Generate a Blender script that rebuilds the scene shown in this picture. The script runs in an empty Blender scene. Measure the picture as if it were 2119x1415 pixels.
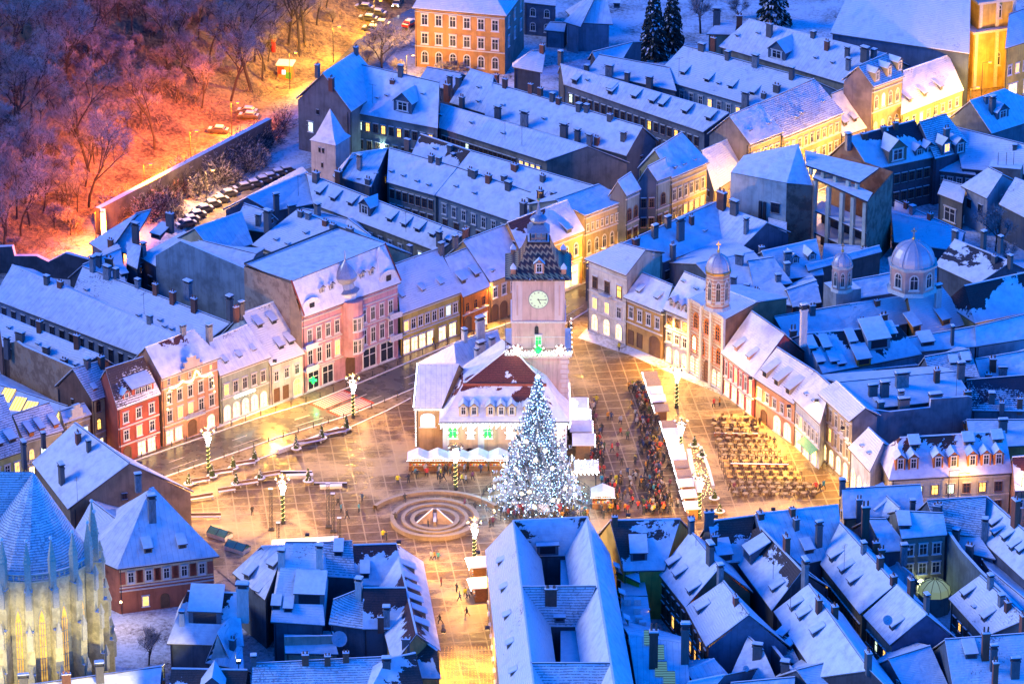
import bpy, bmesh, math, random
from mathutils import Vector, Matrix, noise
R = math.radians
rng = random.Random(7)
sc = bpy.context.scene
COL = sc.collection
# ---------------------------------------------------------------- camera, world, sun, exposure
PITCH = 24.0; DIST = 800.0; FPX = 9120.0; PW, PH = 2119.0, 1415.0
cp, sp = math.cos(R(PITCH)), math.sin(R(PITCH))
CAM = Vector((0, -DIST*cp, DIST*sp))
cam = bpy.data.cameras.new('camera'); camo = bpy.data.objects.new('camera', cam); COL.objects.link(camo)
camo.location = CAM; camo.rotation_euler = (R(90-PITCH), 0, 0)
cam.sensor_width = 36; cam.lens = 36*FPX/PW; cam.clip_start = 5; cam.clip_end = 9000
sc.camera = camo
world = bpy.data.worlds.new('World'); sc.world = world; world.use_nodes = True
nt = world.node_tree; nt.nodes.clear()
sky = nt.nodes.new('ShaderNodeTexSky'); sky.sky_type = 'NISHITA'; sky.sun_disc = False
sky.sun_elevation = R(9); sky.sun_rotation = R(-83); sky.ozone_density = 6; sky.dust_density = 0.3
tint = nt.nodes.new('ShaderNodeMix'); tint.data_type = 'RGBA'; tint.blend_type = 'MULTIPLY'; tint.inputs[0].default_value = 1
tint.inputs[7].default_value = (0.0, 2.55, 6.2, 1)
bg = nt.nodes.new('ShaderNodeBackground'); bg.inputs[1].default_value = 0.15
wo = nt.nodes.new('ShaderNodeOutputWorld')
nt.links.new(sky.outputs[0], tint.inputs[6]); nt.links.new(tint.outputs[2], bg.inputs[0]); nt.links.new(bg.outputs[0], wo.inputs[0])
sun = bpy.data.lights.new('sun', 'SUN'); suno = bpy.data.objects.new('sun', sun); COL.objects.link(suno)
sun.energy = 1.7; sun.angle = R(22); sun.color = (1.0, 0.93, 0.7)
suno.rotation_euler = Vector((-0.86, 0.10, 0.45)).to_track_quat('Z', 'Y').to_euler()
sc.view_settings.view_transform = 'Standard'; sc.view_settings.look = 'None'
sc.cycles.diffuse_bounces = 2; sc.cycles.max_bounces = 5
sc.view_settings.exposure = -0.15; sc.view_settings.gamma = 1
# ---------------------------------------------------------------- placing helpers
FW = Vector((0, cp, -sp)); UP = Vector((0, sp, cp))
def ray(px, py):
    return (FW*FPX + Vector((1, 0, 0))*(px-PW/2) - UP*(py-PH/2)).normalized()
def W(px, py, z=0.0):
    d = ray(px, py); t = (z-CAM.z)/d.z
    return CAM + d*t
F0 = W(190, 480); F1 = W(600, 230)
FD = (F1-F0).normalized(); FN = Vector((-FD.y, FD.x, 0))
def hill(x, y):
    d = (Vector((x, y, 0))-F0).dot(FN) - 9
    if d <= 0: return 0.0
    n = noise.noise(Vector((x*.03, y*.03, 0)))*5 + noise.noise(Vector((x*.11, y*.11, 3)))*1.6
    return max(0, 0.60*d*(d/(d+6)) + n*min(1, d/20))
def WT(px, py):
    d = ray(px, py); t0 = (110-CAM.z)/d.z if d.z < 0 else 500
    t = max(300, t0)
    for i in range(1200):
        p = CAM+d*t
        if p.z <= hill(p.x, p.y)+0.02: return Vector((p.x, p.y, hill(p.x, p.y)))
        t += max(0.3, (p.z-hill(p.x, p.y))*0.5)
    return p
def xy(v): return Vector((v.x, v.y, 0))
# ---------------------------------------------------------------- materials
def newmat(name):
    m = bpy.data.materials.new(name); m.use_nodes = True
    return m, m.node_tree, m.node_tree.nodes['Principled BSDF']
def N(t, typ, **kw):
    n = t.nodes.new(typ)
    for k, v in kw.items(): setattr(n, k, v)
    return n
def L(t, a, b): t.links.new(a, b)
def noise_node(t, scale, det=4, coord=None, rough=.6, dist=0):
    n = N(t, 'ShaderNodeTexNoise'); n.inputs['Scale'].default_value = scale; n.inputs['Detail'].default_value = det
    n.inputs['Roughness'].default_value = rough; n.inputs['Distortion'].default_value = dist
    if coord is not None: L(t, coord, n.inputs['Vector'])
    return n
def ramp(t, src, stops):
    r = N(t, 'ShaderNodeValToRGB'); L(t, src, r.inputs[0]); e = r.color_ramp.elements
    e[0].position, e[0].color = stops[0][0], (*stops[0][1], 1)
    e[1].position, e[1].color = stops[-1][0], (*stops[-1][1], 1)
    for p, c in stops[1:-1]:
        x = e.new(p); x.color = (*c, 1)
    return r.outputs[0]
def mixc(t, fac, a, b):
    m = N(t, 'ShaderNodeMix', data_type='RGBA')
    if isinstance(fac, (int, float)): m.inputs[0].default_value = fac
    else: L(t, fac, m.inputs[0])
    for s, v in ((6, a), (7, b)):
        if isinstance(v, tuple): m.inputs[s].default_value = (*v, 1)
        else: L(t, v, m.inputs[s])
    return m.outputs[2]
def mth(t, op, a, b=None, c=None):
    m = N(t, 'ShaderNodeMath', operation=op)
    for i, v in enumerate((a, b, c)):
        if v is None: continue
        if isinstance(v, (int, float)): m.inputs[i].default_value = v
        else: L(t, v, m.inputs[i])
    return m.outputs[0]
def bump(t, h, bs, strength=.4, dist=.1):
    b = N(t, 'ShaderNodeBump'); b.inputs['Strength'].default_value = strength; b.inputs['Distance'].default_value = dist
    L(t, h, b.inputs['Height']); L(t, b.outputs[0], bs.inputs['Normal'])
def worldpos(t):
    return N(t, 'ShaderNodeNewGeometry').outputs['Position']
MC = {}
SNOW = (0.80, 0.80, 0.82)
def plaster(col, key=None, rough=.85, stain=.45, brick=False, glow=0):
    k = ('pl', col, brick, stain)
    if k in MC: return MC[k]
    m, t, b = newmat('plaster'); P = worldpos(t)
    n1 = noise_node(t, .35, 5, P).outputs[0]; n2 = noise_node(t, 3.5, 4, P).outputs[0]
    dark = tuple(c*(1-stain) for c in col); lite = tuple(min(.9, c*1.12) for c in col)
    c1 = ramp(t, n1, [(.32, dark), (.55, col), (.8, lite)])
    c2 = mixc(t, mth(t, 'MULTIPLY', n2, .25), c1, dark)
    mpz = N(t, 'ShaderNodeMapping'); mpz.inputs['Scale'].default_value = (1.6, 1.6, .12); L(t, P, mpz.inputs['Vector']); n4 = noise_node(t, 1.0, 5, mpz.outputs[0], .7).outputs[0]
    c2 = mixc(t, ramp(t, n4, [(.5, (0, 0, 0)), (.72, (.75, .75, .75))]), c2, tuple(c*.45 for c in col))
    if brick:
        mp = N(t, 'ShaderNodeMapping'); mp.inputs['Rotation'].default_value = (R(90), 0, R(0)); L(t, P, mp.inputs['Vector'])
        w = N(t, 'ShaderNodeTexWave'); w.bands_direction = 'Z'; w.inputs['Scale'].default_value = 1.6; w.inputs['Distortion'].default_value = 1.5
        L(t, P, w.inputs['Vector'])
        n3 = noise_node(t, .5, 6, P, .7).outputs[0]
        pl = ramp(t, n3, [(.42, col), (.55, (col[0]*1.5+.06, col[1]*1.5+.06, col[2]*1.4+.05)), (.75, (.30, .25, .19))])
        c2 = mixc(t, mth(t, 'MULTIPLY', w.outputs[1], .4), pl, dark)
    L(t, c2, b.inputs['Base Color']); b.inputs['Roughness'].default_value = rough
    bump(t, n2, b, .3, .05)
    MC[k] = m; return m
def flat(name, col, rough=.6, metal=0, var=.25, sc_=4):
    k = ('fl', name)
    if k in MC: return MC[k]
    m, t, b = newmat(name); n = noise_node(t, sc_, 4, N(t, 'ShaderNodeTexCoord').outputs['Object']).outputs[0]
    L(t, ramp(t, n, [(.3, tuple(c*(1-var) for c in col)), (.7, tuple(min(1, c*(1+var*.4)) for c in col))]), b.inputs['Base Color'])
    b.inputs['Roughness'].default_value = rough; b.inputs['Metallic'].default_value = metal
    MC[k] = m; return m
def emit(name, col, s, var=0.0):
    k = ('em', name)
    if k in MC: return MC[k]
    m, t, b = newmat(name)
    b.inputs['Base Color'].default_value = (*[c*.6 for c in col], 1); b.inputs['Emission Color'].default_value = (*col, 1)
    if var:
        n = noise_node(t, 1.3, 4, worldpos(t), .7).outputs[0]
        L(t, mth(t, 'MULTIPLY', ramp(t, n, [(.3, (1-var,)*3), (.65, (1+var*.5,)*3)]), s), b.inputs['Emission Strength'])
    else: b.inputs['Emission Strength'].default_value = s
    MC[k] = m; return m
def snowmat(kind, tile=(.085, .05, .042)):
    k = ('sn', kind, tile)
    if k in MC: return MC[k]
    m, t, b = newmat('snow_roof_'+kind); P = worldpos(t)
    uv = N(t, 'ShaderNodeUVMap', uv_map='m').outputs[0]; un = N(t, 'ShaderNodeUVMap', uv_map='n').outputs[0]
    sx = N(t, 'ShaderNodeSeparateXYZ'); L(t, uv, sx.inputs[0]); sn = N(t, 'ShaderNodeSeparateXYZ'); L(t, un, sn.inputs[0])
    big = noise_node(t, .10, 6, P, .62, .6).outputs[0]; fine = noise_node(t, 2.6, 5, P, .75).outputs[0]; mid = noise_node(t, .7, 4, P).outputs[0]
    rowp = mth(t, 'FRACT', mth(t, 'MULTIPLY', sx.outputs[1], 2.4)); rowe = mth(t, 'GREATER_THAN', rowp, .62)
    colp = mth(t, 'FRACT', mth(t, 'ADD', mth(t, 'MULTIPLY', sx.outputs[0], 2.9), mth(t, 'MULTIPLY', mth(t, 'FLOOR', mth(t, 'MULTIPLY', sx.outputs[1], 2.4)), .5)))
    sno = ramp(t, mid, [(.3, (.60, .60, .64)), (.5, (.76, .76, .78)), (.8, (.88, .88, .88))])
    vn = sn.outputs[1]
    tn = noise_node(t, 5, 3, P).outputs[0]
    tc = ramp(t, tn, [(.3, tuple(c*.6 for c in tile)), (.7, tuple(c*1.35 for c in tile))])
    tc = mixc(t, mth(t, 'MULTIPLY', rowe, .5), tc, tuple(c*.4 for c in tile))
    # mask of bare tile
    if kind[0] == 's':
        th_ = {'s': .80, 'sb': .74, 'sc': .77, 'sd': .72}[kind]
        a = mth(t, 'GREATER_THAN', mth(t, 'ADD', mth(t, 'ADD', mth(t, 'MULTIPLY', fine, 1.0), mth(t, 'MULTIPLY', mth(t, 'SUBTRACT', big, .5), .9)), mth(t, 'MULTIPLY', mth(t, 'POWER', mth(t, 'MAXIMUM', vn, 0.0), 6.0), .12 if kind != 's' else .03)), th_)
        mask = mth(t, 'MULTIPLY', a, .6)
        if kind in ('sb', 'sd'):
            row_ = mth(t, 'MULTIPLY', rowe, ramp(t, mid, [(.45, (0, 0, 0)), (.62, (.28, .28, .28))])); mask = mth(t, 'MAXIMUM', mask, row_)
        if kind == 'sc':
            seam = mth(t, 'LESS_THAN', mth(t, 'FRACT', mth(t, 'MULTIPLY', sx.outputs[0], 1.1)), .09); mask = mth(t, 'MAXIMUM', mask, mth(t, 'MULTIPLY', seam, .22))
        edge = mth(t, 'GREATER_THAN', mth(t, 'ADD', vn, mth(t, 'MULTIPLY', fine, .05)), 1.012)
        mask = mth(t, 'MAXIMUM', mask, mth(t, 'MULTIPLY', edge, .8))
    elif kind == 't':
        s_ = mth(t, 'ADD', mth(t, 'MULTIPLY', fine, 1.1), mth(t, 'MULTIPLY', big, .5))
        a = mth(t, 'GREATER_THAN', mth(t, 'ADD', s_, mth(t, 'MULTIPLY', rowe, .2)), .92)
        mask = mth(t, 'MULTIPLY', a, .62)
    elif kind == 'd':
        s_ = mth(t, 'ADD', mth(t, 'MULTIPLY', fine, .7), mth(t, 'MULTIPLY', big, .9))
        a = mth(t, 'GREATER_THAN', mth(t, 'ADD', mth(t, 'ADD', s_, mth(t, 'MULTIPLY', vn, .3)), mth(t, 'MULTIPLY', rowe, .12)), .92)
        mask = a
    else:
        th = {'p': .66, 'q': .47}.get(kind, .60)
        s_ = mth(t, 'ADD', big, mth(t, 'ADD', mth(t, 'MULTIPLY', fine, .10), mth(t, 'MULTIPLY', vn, .22)))
        a = mth(t, 'GREATER_THAN', s_, th+.07)
        a2 = mth(t, 'GREATER_THAN', fine, .74)
        mask = mth(t, 'MAXIMUM', a, mth(t, 'MULTIPLY', a2, .5))
    L(t, mixc(t, mask, sno, tc), b.inputs['Base Color'])
    b.inputs['Roughness'].default_value = .75
    h = mth(t, 'ADD', mth(t, 'MULTIPLY', mid, 1.0), mth(t, 'ADD', mth(t, 'MULTIPLY', rowp, .22), mth(t, 'MULTIPLY', mth(t, 'SUBTRACT', 1.0, mask), .8)))
    lo = noise_node(t, .28, 3, P).outputs[0]
    bump(t, mth(t, 'ADD', mth(t, 'ADD', h, mth(t, 'MULTIPLY', lo, 2.2)), mth(t, 'MULTIPLY', fine, .35)), b, .6, .22)
    MC[k] = m; return m
C = dict(cream=(.62, .52, .28), white=(.70, .66, .56), red=(.42, .085, .05), pink=(.60, .30, .31), salmon=(.60, .30, .16), sage=(.36, .40, .30),
         orange=(.64, .20, .03), ochre=(.56, .33, .11), yellow=(.64, .45, .09), tan=(.46, .36, .22), slate=(.11, .135, .165), grey=(.30, .31, .32),
         brown=(.24, .17, .11), green=(.26, .34, .28), blue=(.28, .36, .42), lemon=(.62, .56, .18), brick=(.20, .095, .06), stone=(.50, .46, .33), dark=(.09, .10, .12), gold=(.45, .33, .14), rose=(.52, .40, .36))
def wm(c, brick=False): return plaster(C[c] if isinstance(c, str) else c, brick=(brick or c == 'brick'))
M_dark = flat('dark_metal', (.05, .05, .06), .5, .4)
M_eave = flat('eave_board', (.10, .085, .08), .7)
M_glassd = flat('dark_glass', (.03, .035, .045), .12)
M_white = flat('white_paint', (.74, .72, .68), .6)
M_brownf = flat('brown_frame', (.16, .08, .045), .6)
M_stone = flat('trim_stone', (.62, .58, .50), .8)
M_lit = emit('lit_window', (1, .55, .12), 3.0, .75)
M_litc = emit('lit_window_cool', (.75, 1, .75), 2.2, .5)
M_shop = emit('lit_shop', (1, .66, .24), 4.6, .7)
M_wood = flat('wood', (.17, .09, .045), .7)
def snowplain():
    if 'snp' in MC: return MC['snp']
    m, t, b = newmat('snow'); P = worldpos(t)
    n = noise_node(t, 1.2, 5, P).outputs[0]
    L(t, ramp(t, n, [(.3, (.68, .68, .72)), (.6, SNOW), (.85, (.86, .86, .87))]), b.inputs['Base Color']); b.inputs['Roughness'].default_value = .8
    bump(t, n, b, .5, .15); MC['snp'] = m; return m
M_snow = snowplain()
# ---------------------------------------------------------------- mesh helpers
class MB:
    def __init__(s): s.v = []; s.f = []; s.m = []; s.mats = []; s.uv = []
    def mi(s, mat):
        if mat not in s.mats: s.mats.append(mat)
        return s.mats.index(mat)
    def face(s, pts, mat, uv=None):
        i = len(s.v); s.v += [tuple(p) for p in pts]; s.f.append(tuple(range(i, i+len(pts)))); s.m.append(s.mi(mat)); s.uv.append(uv)
    def box(s, c, d, mat, rot=0.0, top=None):
        cx, cy, cz = c; hx, hy, hz = d[0]/2, d[1]/2, d[2]/2; ca, sa = math.cos(rot), math.sin(rot)
        P = [(cx+ca*x*hx-sa*y*hy, cy+sa*x*hx+ca*y*hy, cz+z*hz) for z in (-1, 1) for x, y in ((-1, -1), (1, -1), (1, 1), (-1, 1))]
        for k, q in enumerate(((3, 2, 1, 0), (4, 5, 6, 7), (0, 1, 5, 4), (1, 2, 6, 5), (2, 3, 7, 6), (3, 0, 4, 7))):
            s.face([P[j] for j in q], top if (top and k == 1) else mat)
    def prism(s, poly, z0, z1, mat, top=None):
        n = len(poly)
        s.face([(p[0], p[1], z1) for p in poly], top or mat); s.face([(p[0], p[1], z0) for p in reversed(poly)], mat)
        for i in range(n):
            a, b = poly[i], poly[(i+1) % n]
            s.face([(a[0], a[1], z0), (b[0], b[1], z0), (b[0], b[1], z1), (a[0], a[1], z1)], mat)
    def cyl(s, c, r0, r1, z0, z1, mat, n=10, cap=True, rot=0):
        a = [(c[0]+r0*math.cos(rot+2*math.pi*i/n), c[1]+r0*math.sin(rot+2*math.pi*i/n), z0) for i in range(n)]
        b = [(c[0]+r1*math.cos(rot+2*math.pi*i/n), c[1]+r1*math.sin(rot+2*math.pi*i/n), z1) for i in range(n)]
        for i in range(n):
            j = (i+1) % n; s.face([a[i], a[j], b[j], b[i]], mat)
        if cap: s.face(b, mat); s.face(a[::-1], mat)
    def lathe(s, c, prof, mat, n=16, rot=0):
        for (r0, z0), (r1, z1) in zip(prof, prof[1:]): s.cyl(c, max(r0, 1e-3), max(r1, 1e-3), z0, z1, mat, n, False, rot)
    def tube(s, p, q, r0, r1, mat, n=5):
        p, q = Vector(p), Vector(q); d = (q-p)
        if d.length < 1e-6: return
        d.normalize(); u = d.orthogonal().normalized(); w = d.cross(u)
        A = [p+(u*math.cos(2*math.pi*i/n)+w*math.sin(2*math.pi*i/n))*r0 for i in range(n)]
        B = [q+(u*math.cos(2*math.pi*i/n)+w*math.sin(2*math.pi*i/n))*r1 for i in range(n)]
        for i in range(n):
            j = (i+1) % n; s.face([A[i], A[j], B[j], B[i]], mat)
        s.face(B, mat); s.face(A[::-1], mat)
    def ball(s, c, r, mat, n=8, m=5, sz=1):
        prof = [(r*math.sin(math.pi*i/m), c[2]-sz*r*math.cos(math.pi*i/m)) for i in range(m+1)]
        s.lathe(c, prof, mat, n)
    def mesh(s, name, o=Vector((0, 0, 0)), smooth=False):
        me = bpy.data.meshes.new(name); me.from_pydata([(v[0]-o[0], v[1]-o[1], v[2]-o[2]) for v in s.v], [], s.f)
        for m in s.mats: me.materials.append(m)
        me.polygons.foreach_set('material_index', s.m)
        if any(u for u in s.uv):
            a = me.uv_layers.new(name='m'); b = me.uv_layers.new(name='n'); i = 0
            for f, u in zip(s.f, s.uv):
                for k in range(len(f)):
                    if u: a.data[i].uv = u[k][:2]; b.data[i].uv = u[k][2:]
                    i += 1
        if smooth:
            bm = bmesh.new(); bm.from_mesh(me); bmesh.ops.remove_doubles(bm, verts=bm.verts, dist=1e-4); bm.to_mesh(me); bm.free()
            me.polygons.foreach_set('use_smooth', [True]*len(me.polygons))
        return me
    def obj(s, name, parent=None, o=None, smooth=False):
        if o is None: o = parent['_o'] if parent is not None and '_o' in parent else (0, 0, 0)
        ob = bpy.data.objects.new(name, s.mesh(name, Vector(o), smooth)); COL.objects.link(ob)
        if parent is not None: ob.parent = parent
        return ob
def tag(o, label, cat, group=None, kind=None):
    if label: o['label'] = label
    if cat: o['category'] = cat
    if group: o['group'] = group
    if kind: o['kind'] = kind
    return o
def thing(name, label, cat, loc, group=None, rz=0, rooted=True):
    o = bpy.data.objects.new(name, None); COL.objects.link(o); o.location = loc; o.rotation_euler = (0, 0, rz)
    o.empty_display_size = .5
    if rooted: o['_o'] = tuple(loc)
    return tag(o, label, cat, group)
def inst(name, me, parent, loc, rz=0, scale=(1, 1, 1), mats=None):
    ob = bpy.data.objects.new(name, me); COL.objects.link(ob); ob.parent = parent
    ob.location = loc; ob.rotation_euler = (0, 0, rz); ob.scale = scale
    return ob
def copy_tree(o, loc=None, rz=None, label=None, parent=None):
    c = o.copy(); COL.objects.link(c)
    if parent is not None: c.parent = parent
    if loc is not None: c.location = loc
    if rz is not None: c.rotation_euler = (0, 0, rz)
    if label: c['label'] = label
    for ch in list(o.children): copy_tree(ch, parent=c)
    return c
def light(name, loc, col, power, parent=None, r=.3, spot=None, at=None, local=False):
    l = bpy.data.lights.new(name, 'SPOT' if spot else 'POINT'); l.energy = power; l.color = col; l.shadow_soft_size = r
    if spot: l.spot_size = R(spot); l.spot_blend = .7
    o = bpy.data.objects.new(name, l); COL.objects.link(o); o.location = loc
    if parent is not None:
        o.parent = parent
        if '_o' in parent and not local: o.location = Vector(loc)-Vector(parent['_o'])
    if spot: o.rotation_euler = (Vector(loc)-Vector(at)).to_track_quat('Z', 'Y').to_euler()
    return o
# ---------------------------------------------------------------- windows (shared unit meshes)
WM = {}
def arch_pts(n=8): return [(-.5, 0), (.5, 0)]+[(.5*math.cos(math.pi*i/n), .72+.28*math.sin(math.pi*i/n)) for i in range(n+1)]
def win_meshes(style):
    """outward is local -y, x right, z up, unit size"""
    if style in WM: return WM[style]
    base = style[0]; arch = 'a' in style[1:]
    fm = {'w': M_white, 'b': M_brownf, 's': M_white, 'd': M_wood, 'k': M_dark, 't': M_stone, 'o': flat('orange_trim', C['orange'], .8)}[base]
    f = MB(); p = MB(); fw = .13 if base != 's' else .07
    pts = arch_pts() if arch else [(-.5, 0), (.5, 0), (.5, 1), (-.5, 1)]
    inn = [(x*(1-2*fw), fw*.6+z*(1-1.2*fw)) for x, z in pts]; n = len(pts)
    for i in range(n):
        j = (i+1) % n
        a, b, c, d = pts[i], pts[j], inn[j], inn[i]
        f.face([(a[0], -.10, a[1]), (b[0], -.10, b[1]), (c[0], -.10, c[1]), (d[0], -.10, d[1])], fm)
        f.face([(a[0], 0, a[1]), (b[0], 0, b[1]), (b[0], -.10, b[1]), (a[0], -.10, a[1])], fm)
        f.face([(d[0], -.10, d[1]), (c[0], -.10, c[1]), (c[0], -.015, c[1]), (d[0], -.015, d[1])], fm)
    if base != 'd':
        f.box((0, -.06, .5), (.05, .05, .92-.1*arch), fm)
        f.box((0, -.055, .64), (.80, .05, .035), fm)
        f.box((0, -.11, -.02), (1.16, .22, .055), fm, top=M_snow)
        if not arch: f.box((0, -.11, 1.04), (1.14, .24, .06), M_stone if base != 'k' else fm, top=M_snow)
    p.face([(x, -.02, z) for x, z in inn], M_glassd)
    WM[style] = (f.mesh('window'), p.mesh('pane')); return WM[style]
def pane_mesh(style, mat):
    k = (style, mat.name)
    if k not in WM:
        me = win_meshes(style)[1].copy(); me.materials.clear(); me.materials.append(mat); WM[k] = me
    return WM[k]
def window(h, loc, rz, w, ht, style, mat=None, nm='window'):
    fr, pa = win_meshes(style)
    o = inst(nm, fr, h, Vector(loc)-Vector(h['_o']), rz, (w, 1, ht))
    inst('pane' if nm != 'door' else 'door_leaf', pane_mesh(style, mat or M_glassd), o, (0, 0, 0))
    return o
LITM = {'y': M_lit, 'c': M_litc, 's': M_shop}
def facade(h, P0, P1, rows, zb=0.0):
    """P0 -> P1 left to right seen from outside"""
    P0, P1 = xy(P0), xy(P1); d = P1-P0; ln = d.length
    if ln < .5: return
    d.normalize(); n = Vector((d.y, -d.x, 0)); rz = math.atan2(d.y, d.x)
    for row in rows:
        z, ht, w, cnt, style, lit = row[:6]; u0, u1 = row[6:8] if len(row) > 7 else (0.03, .97)
        sp_ = ln*(u1-u0)/cnt; w = min(w, sp_*.8)
        for i in range(cnt):
            p = P0 + d*(ln*u0+sp_*(i+.5)) + n*.015; q = (p.x, p.y, z+zb)
            mat = M_glassd
            if isinstance(lit, str): mat = LITM[lit]
            elif rng.random() < lit: mat = M_lit if rng.random() < .85 else M_litc
            nm = 'window'
            if style[0] == 'd': nm = 'door'; mat = mat if isinstance(lit, str) else M_wood
            window(h, q, rz, w, ht, style, mat, nm)
def rows(ze, nf, n, w=1.1, ht=1.75, style='w', lit=.08, g='s', gn=None, zb=0.0, glit='s', top=.6):
    fh = (ze-top-zb)/nf; out = []
    for k in range(1, nf): out.append((zb+fh*k+.95*fh/3.6, min(ht, fh*.56), w, n, style, lit))
    if nf == 1 and g in ('', None): out.append((zb+.9, ht, w, n, style, lit))
    if g == 's': out.append((zb+.5, fh*.62, w*1.5, gn or max(2, n-1), 's', glit))
    elif g == 'a': out.append((zb+.15, fh*.76, w*1.6, gn or max(2, n-1), 'sa', glit))
    elif g == 'w': out.append((zb+.9, fh*.5, w, gn or n, style, lit))
    return out
# ---------------------------------------------------------------- houses
BLK = []
def solve_z(A, B, Rs, ze, sl):
    a, b = xy(W(*A, ze)), xy(W(*B, ze)); d = (b-a).normalized()
    def g(z):
        s = 0
        for r in Rs:
            q = xy(W(*r, z))-a; s += q.dot(nn)
        return s/len(Rs)
    nn = Vector((-d.y, d.x, 0)); sg = 1 if g(ze) > 0 else -1; z = ze+.3
    while z < ze+25 and (z-ze)-sl*max(0, g(z)*sg) < 0: z += .05
    return z
def plane_hit(px, py, P, nrm):
    d = ray(px, py); t = (P-CAM).dot(nrm)/d.dot(nrm); return CAM+d*t
def inpoly(p, poly):
    c = False; n = len(poly)
    for i in range(n):
        a, b = poly[i], poly[(i+1) % n]
        if (a.y > p.y) != (b.y > p.y) and p.x < (b.x-a.x)*(p.y-a.y)/(b.y-a.y)+a.x: c = not c
    return c
class Block: pass
EAVE = .45
def block(h, A, B, R1, R2, ze, wall='cream', roof='s', sl=.9, hl=0, hr=0, shed=0, zr=None, zb=0.0, tile=(.085, .05, .042), over=EAVE, gw=None, th=.32):
    """A,B front eave pixels; R1,R2 ridge pixels; builds walls and roof"""
    if zr is None: zr = solve_z(A, B, [R1, R2], ze, sl)
    a, b = W(*A, ze), W(*B, ze); r1, r2 = W(*R1, zr), W(*R2, zr)
    if shed:
        back = .6
        u = xy(r1-a).normalized(); v = xy(r2-b).normalized()
        ab, bb = r1+u*back, r2+v*back; ab.z = bb.z = ze
    else:
        def back_of(p, r, hip):
            if not hip: q = 2*xy(r)-xy(p)
            else:
                d = xy(r2-r1).normalized() if (r2-r1).length > .5 else xy(b-a).normalized()
                w_ = xy(p)-xy(r1); f = d*w_.dot(d); q = xy(r1)+f-(w_-f)
            return Vector((q.x, q.y, ze))
        ab, bb = back_of(a, r1, hl), back_of(b, r2, hr)
    if roof == 's': roof = rng.choice(('s', 's', 'sb', 'sc', 'sd'))
    o = Vector(h['_o']); rm = snowmat(roof, tile)
    k = Block(); k.a, k.b, k.r1, k.r2, k.ab, k.bb, k.ze, k.zr = a, b, r1, r2, ab, bb, ze, zr; k.h = h
    faces = [[a, b, r2, r1]]
    if hl: faces.append([ab, a, r1])
    if hr: faces.append([b, bb, r2])
    if not shed: faces.append([bb, ab, r1, r2])
    k.faces = faces
    m = MB(); dn = Vector((0, 0, -th))
    for fi, f in enumerate(faces):
        e = (f[1]-f[0]); el = e.normalized(); up = f[2]-f[1]; nl = (f[1]-f[0]).cross(f[2]-f[0]).normalized(); vd = nl.cross(el)
        uv = []
        vm = max(abs((p-f[0]).dot(vd)) for p in f)
        for p in f: uv.append(((p-f[0]).dot(el), (p-f[0]).dot(vd), .5, (p-f[0]).dot(vd)/vm))
        if len(f) == 4:   # bilinear patch: same split above and below
            nu, nv = max(4, min(24, int((f[1]-f[0]).length/1.8))), 5
            def jit(p, i, j):
                if fi == 0 or True:
                    a_ = noise.noise(Vector((p.x*.45, p.y*.45, 1)))*.16 + noise.noise(Vector((p.x*1.3, p.y*1.3, 5)))*.07
                    return p+Vector((0, 0, a_ if 0 < j < nv else a_*.45))
                return p
            def bl(i, j, arr): 
                u, v = i/nu, j/nv; return [(1-v)*((1-u)*arr[0][c]+u*arr[1][c])+v*((1-u)*arr[3][c]+u*arr[2][c]) for c in range(len(arr[0]))]
            for i in range(nu):
                for j in range(nv):
                    ix = [(i, j), (i+1, j), (i+1, j+1), (i, j+1)]; P5 = [Vector(bl(x, y, f)) for x, y in ix]; P4 = [jit(Vector(bl(x, y, f)), x, y) for x, y in ix]; U4 = [bl(x, y, uv) for x, y in ix]
                    for tri in ((0, 1, 2), (0, 2, 3)):
                        m.face([P4[q] for q in tri], rm, [U4[q] for q in tri]); m.face([P5[q]+dn for q in reversed(tri)], M_eave)
        else: m.face(f, rm, uv); m.face([p+dn for p in reversed(f)], M_eave)
    outer = [a, b] + ([bb] if hr else [r2, bb]) + ([ab] if hl else [ab, r1])
    if shed: outer = [a, b, r2, r1]
    s2 = Vector((0, 0, -.12))
    for i in range(len(outer)):
        p, q = outer[i], outer[(i+1) % len(outer)]
        m.face([p+s2, q+s2, q, p], M_snow, None); m.face([p+dn, q+dn, q+s2, p+s2], M_eave, None)
    # ridge cap
    m.box(((r1+r2)/2+Vector((0, 0, .02))), ((r2-r1).length, .28, .16), M_eave if roof in 'sdt' else M_snow, rot=math.atan2((r2-r1).y, (r2-r1).x), top=M_snow)
    ro = m.obj('roof', h)
    # walls, inset under the roof
    def inset(p, q1, q2, d1, d2):  # move p towards neighbours
        return p+(xy(q1-p)).normalized()*d1+(xy(q2-p)).normalized()*d2
    g = .18
    wa = inset(a, b, ab, over if hl else g, over); wb = inset(b, a, bb, over if hr else g, over)
    wab = inset(ab, bb, a, over if hl else g, over if not shed else .05); wbb = inset(bb, ab, b, over if hr else g, over if not shed else .05)
    k.wa, k.wb, k.wab, k.wbb = wa, wb, wab, wbb
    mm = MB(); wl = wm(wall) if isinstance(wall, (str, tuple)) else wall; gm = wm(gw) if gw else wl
    zt = ze-th+.02
    def Z(p, z): return Vector((p.x, p.y, z))
    mm.face([Z(wa, zb), Z(wb, zb), Z(wb, zt), Z(wa, zt)], wl)
    if shed: mm.face([Z(wbb, zb), Z(wab, zb), Z(wab, zr-th), Z(wbb, zr-th)], gm)
    else: mm.face([Z(wbb, zb), Z(wab, zb), Z(wab, zt), Z(wbb, zt)], gm)
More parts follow.
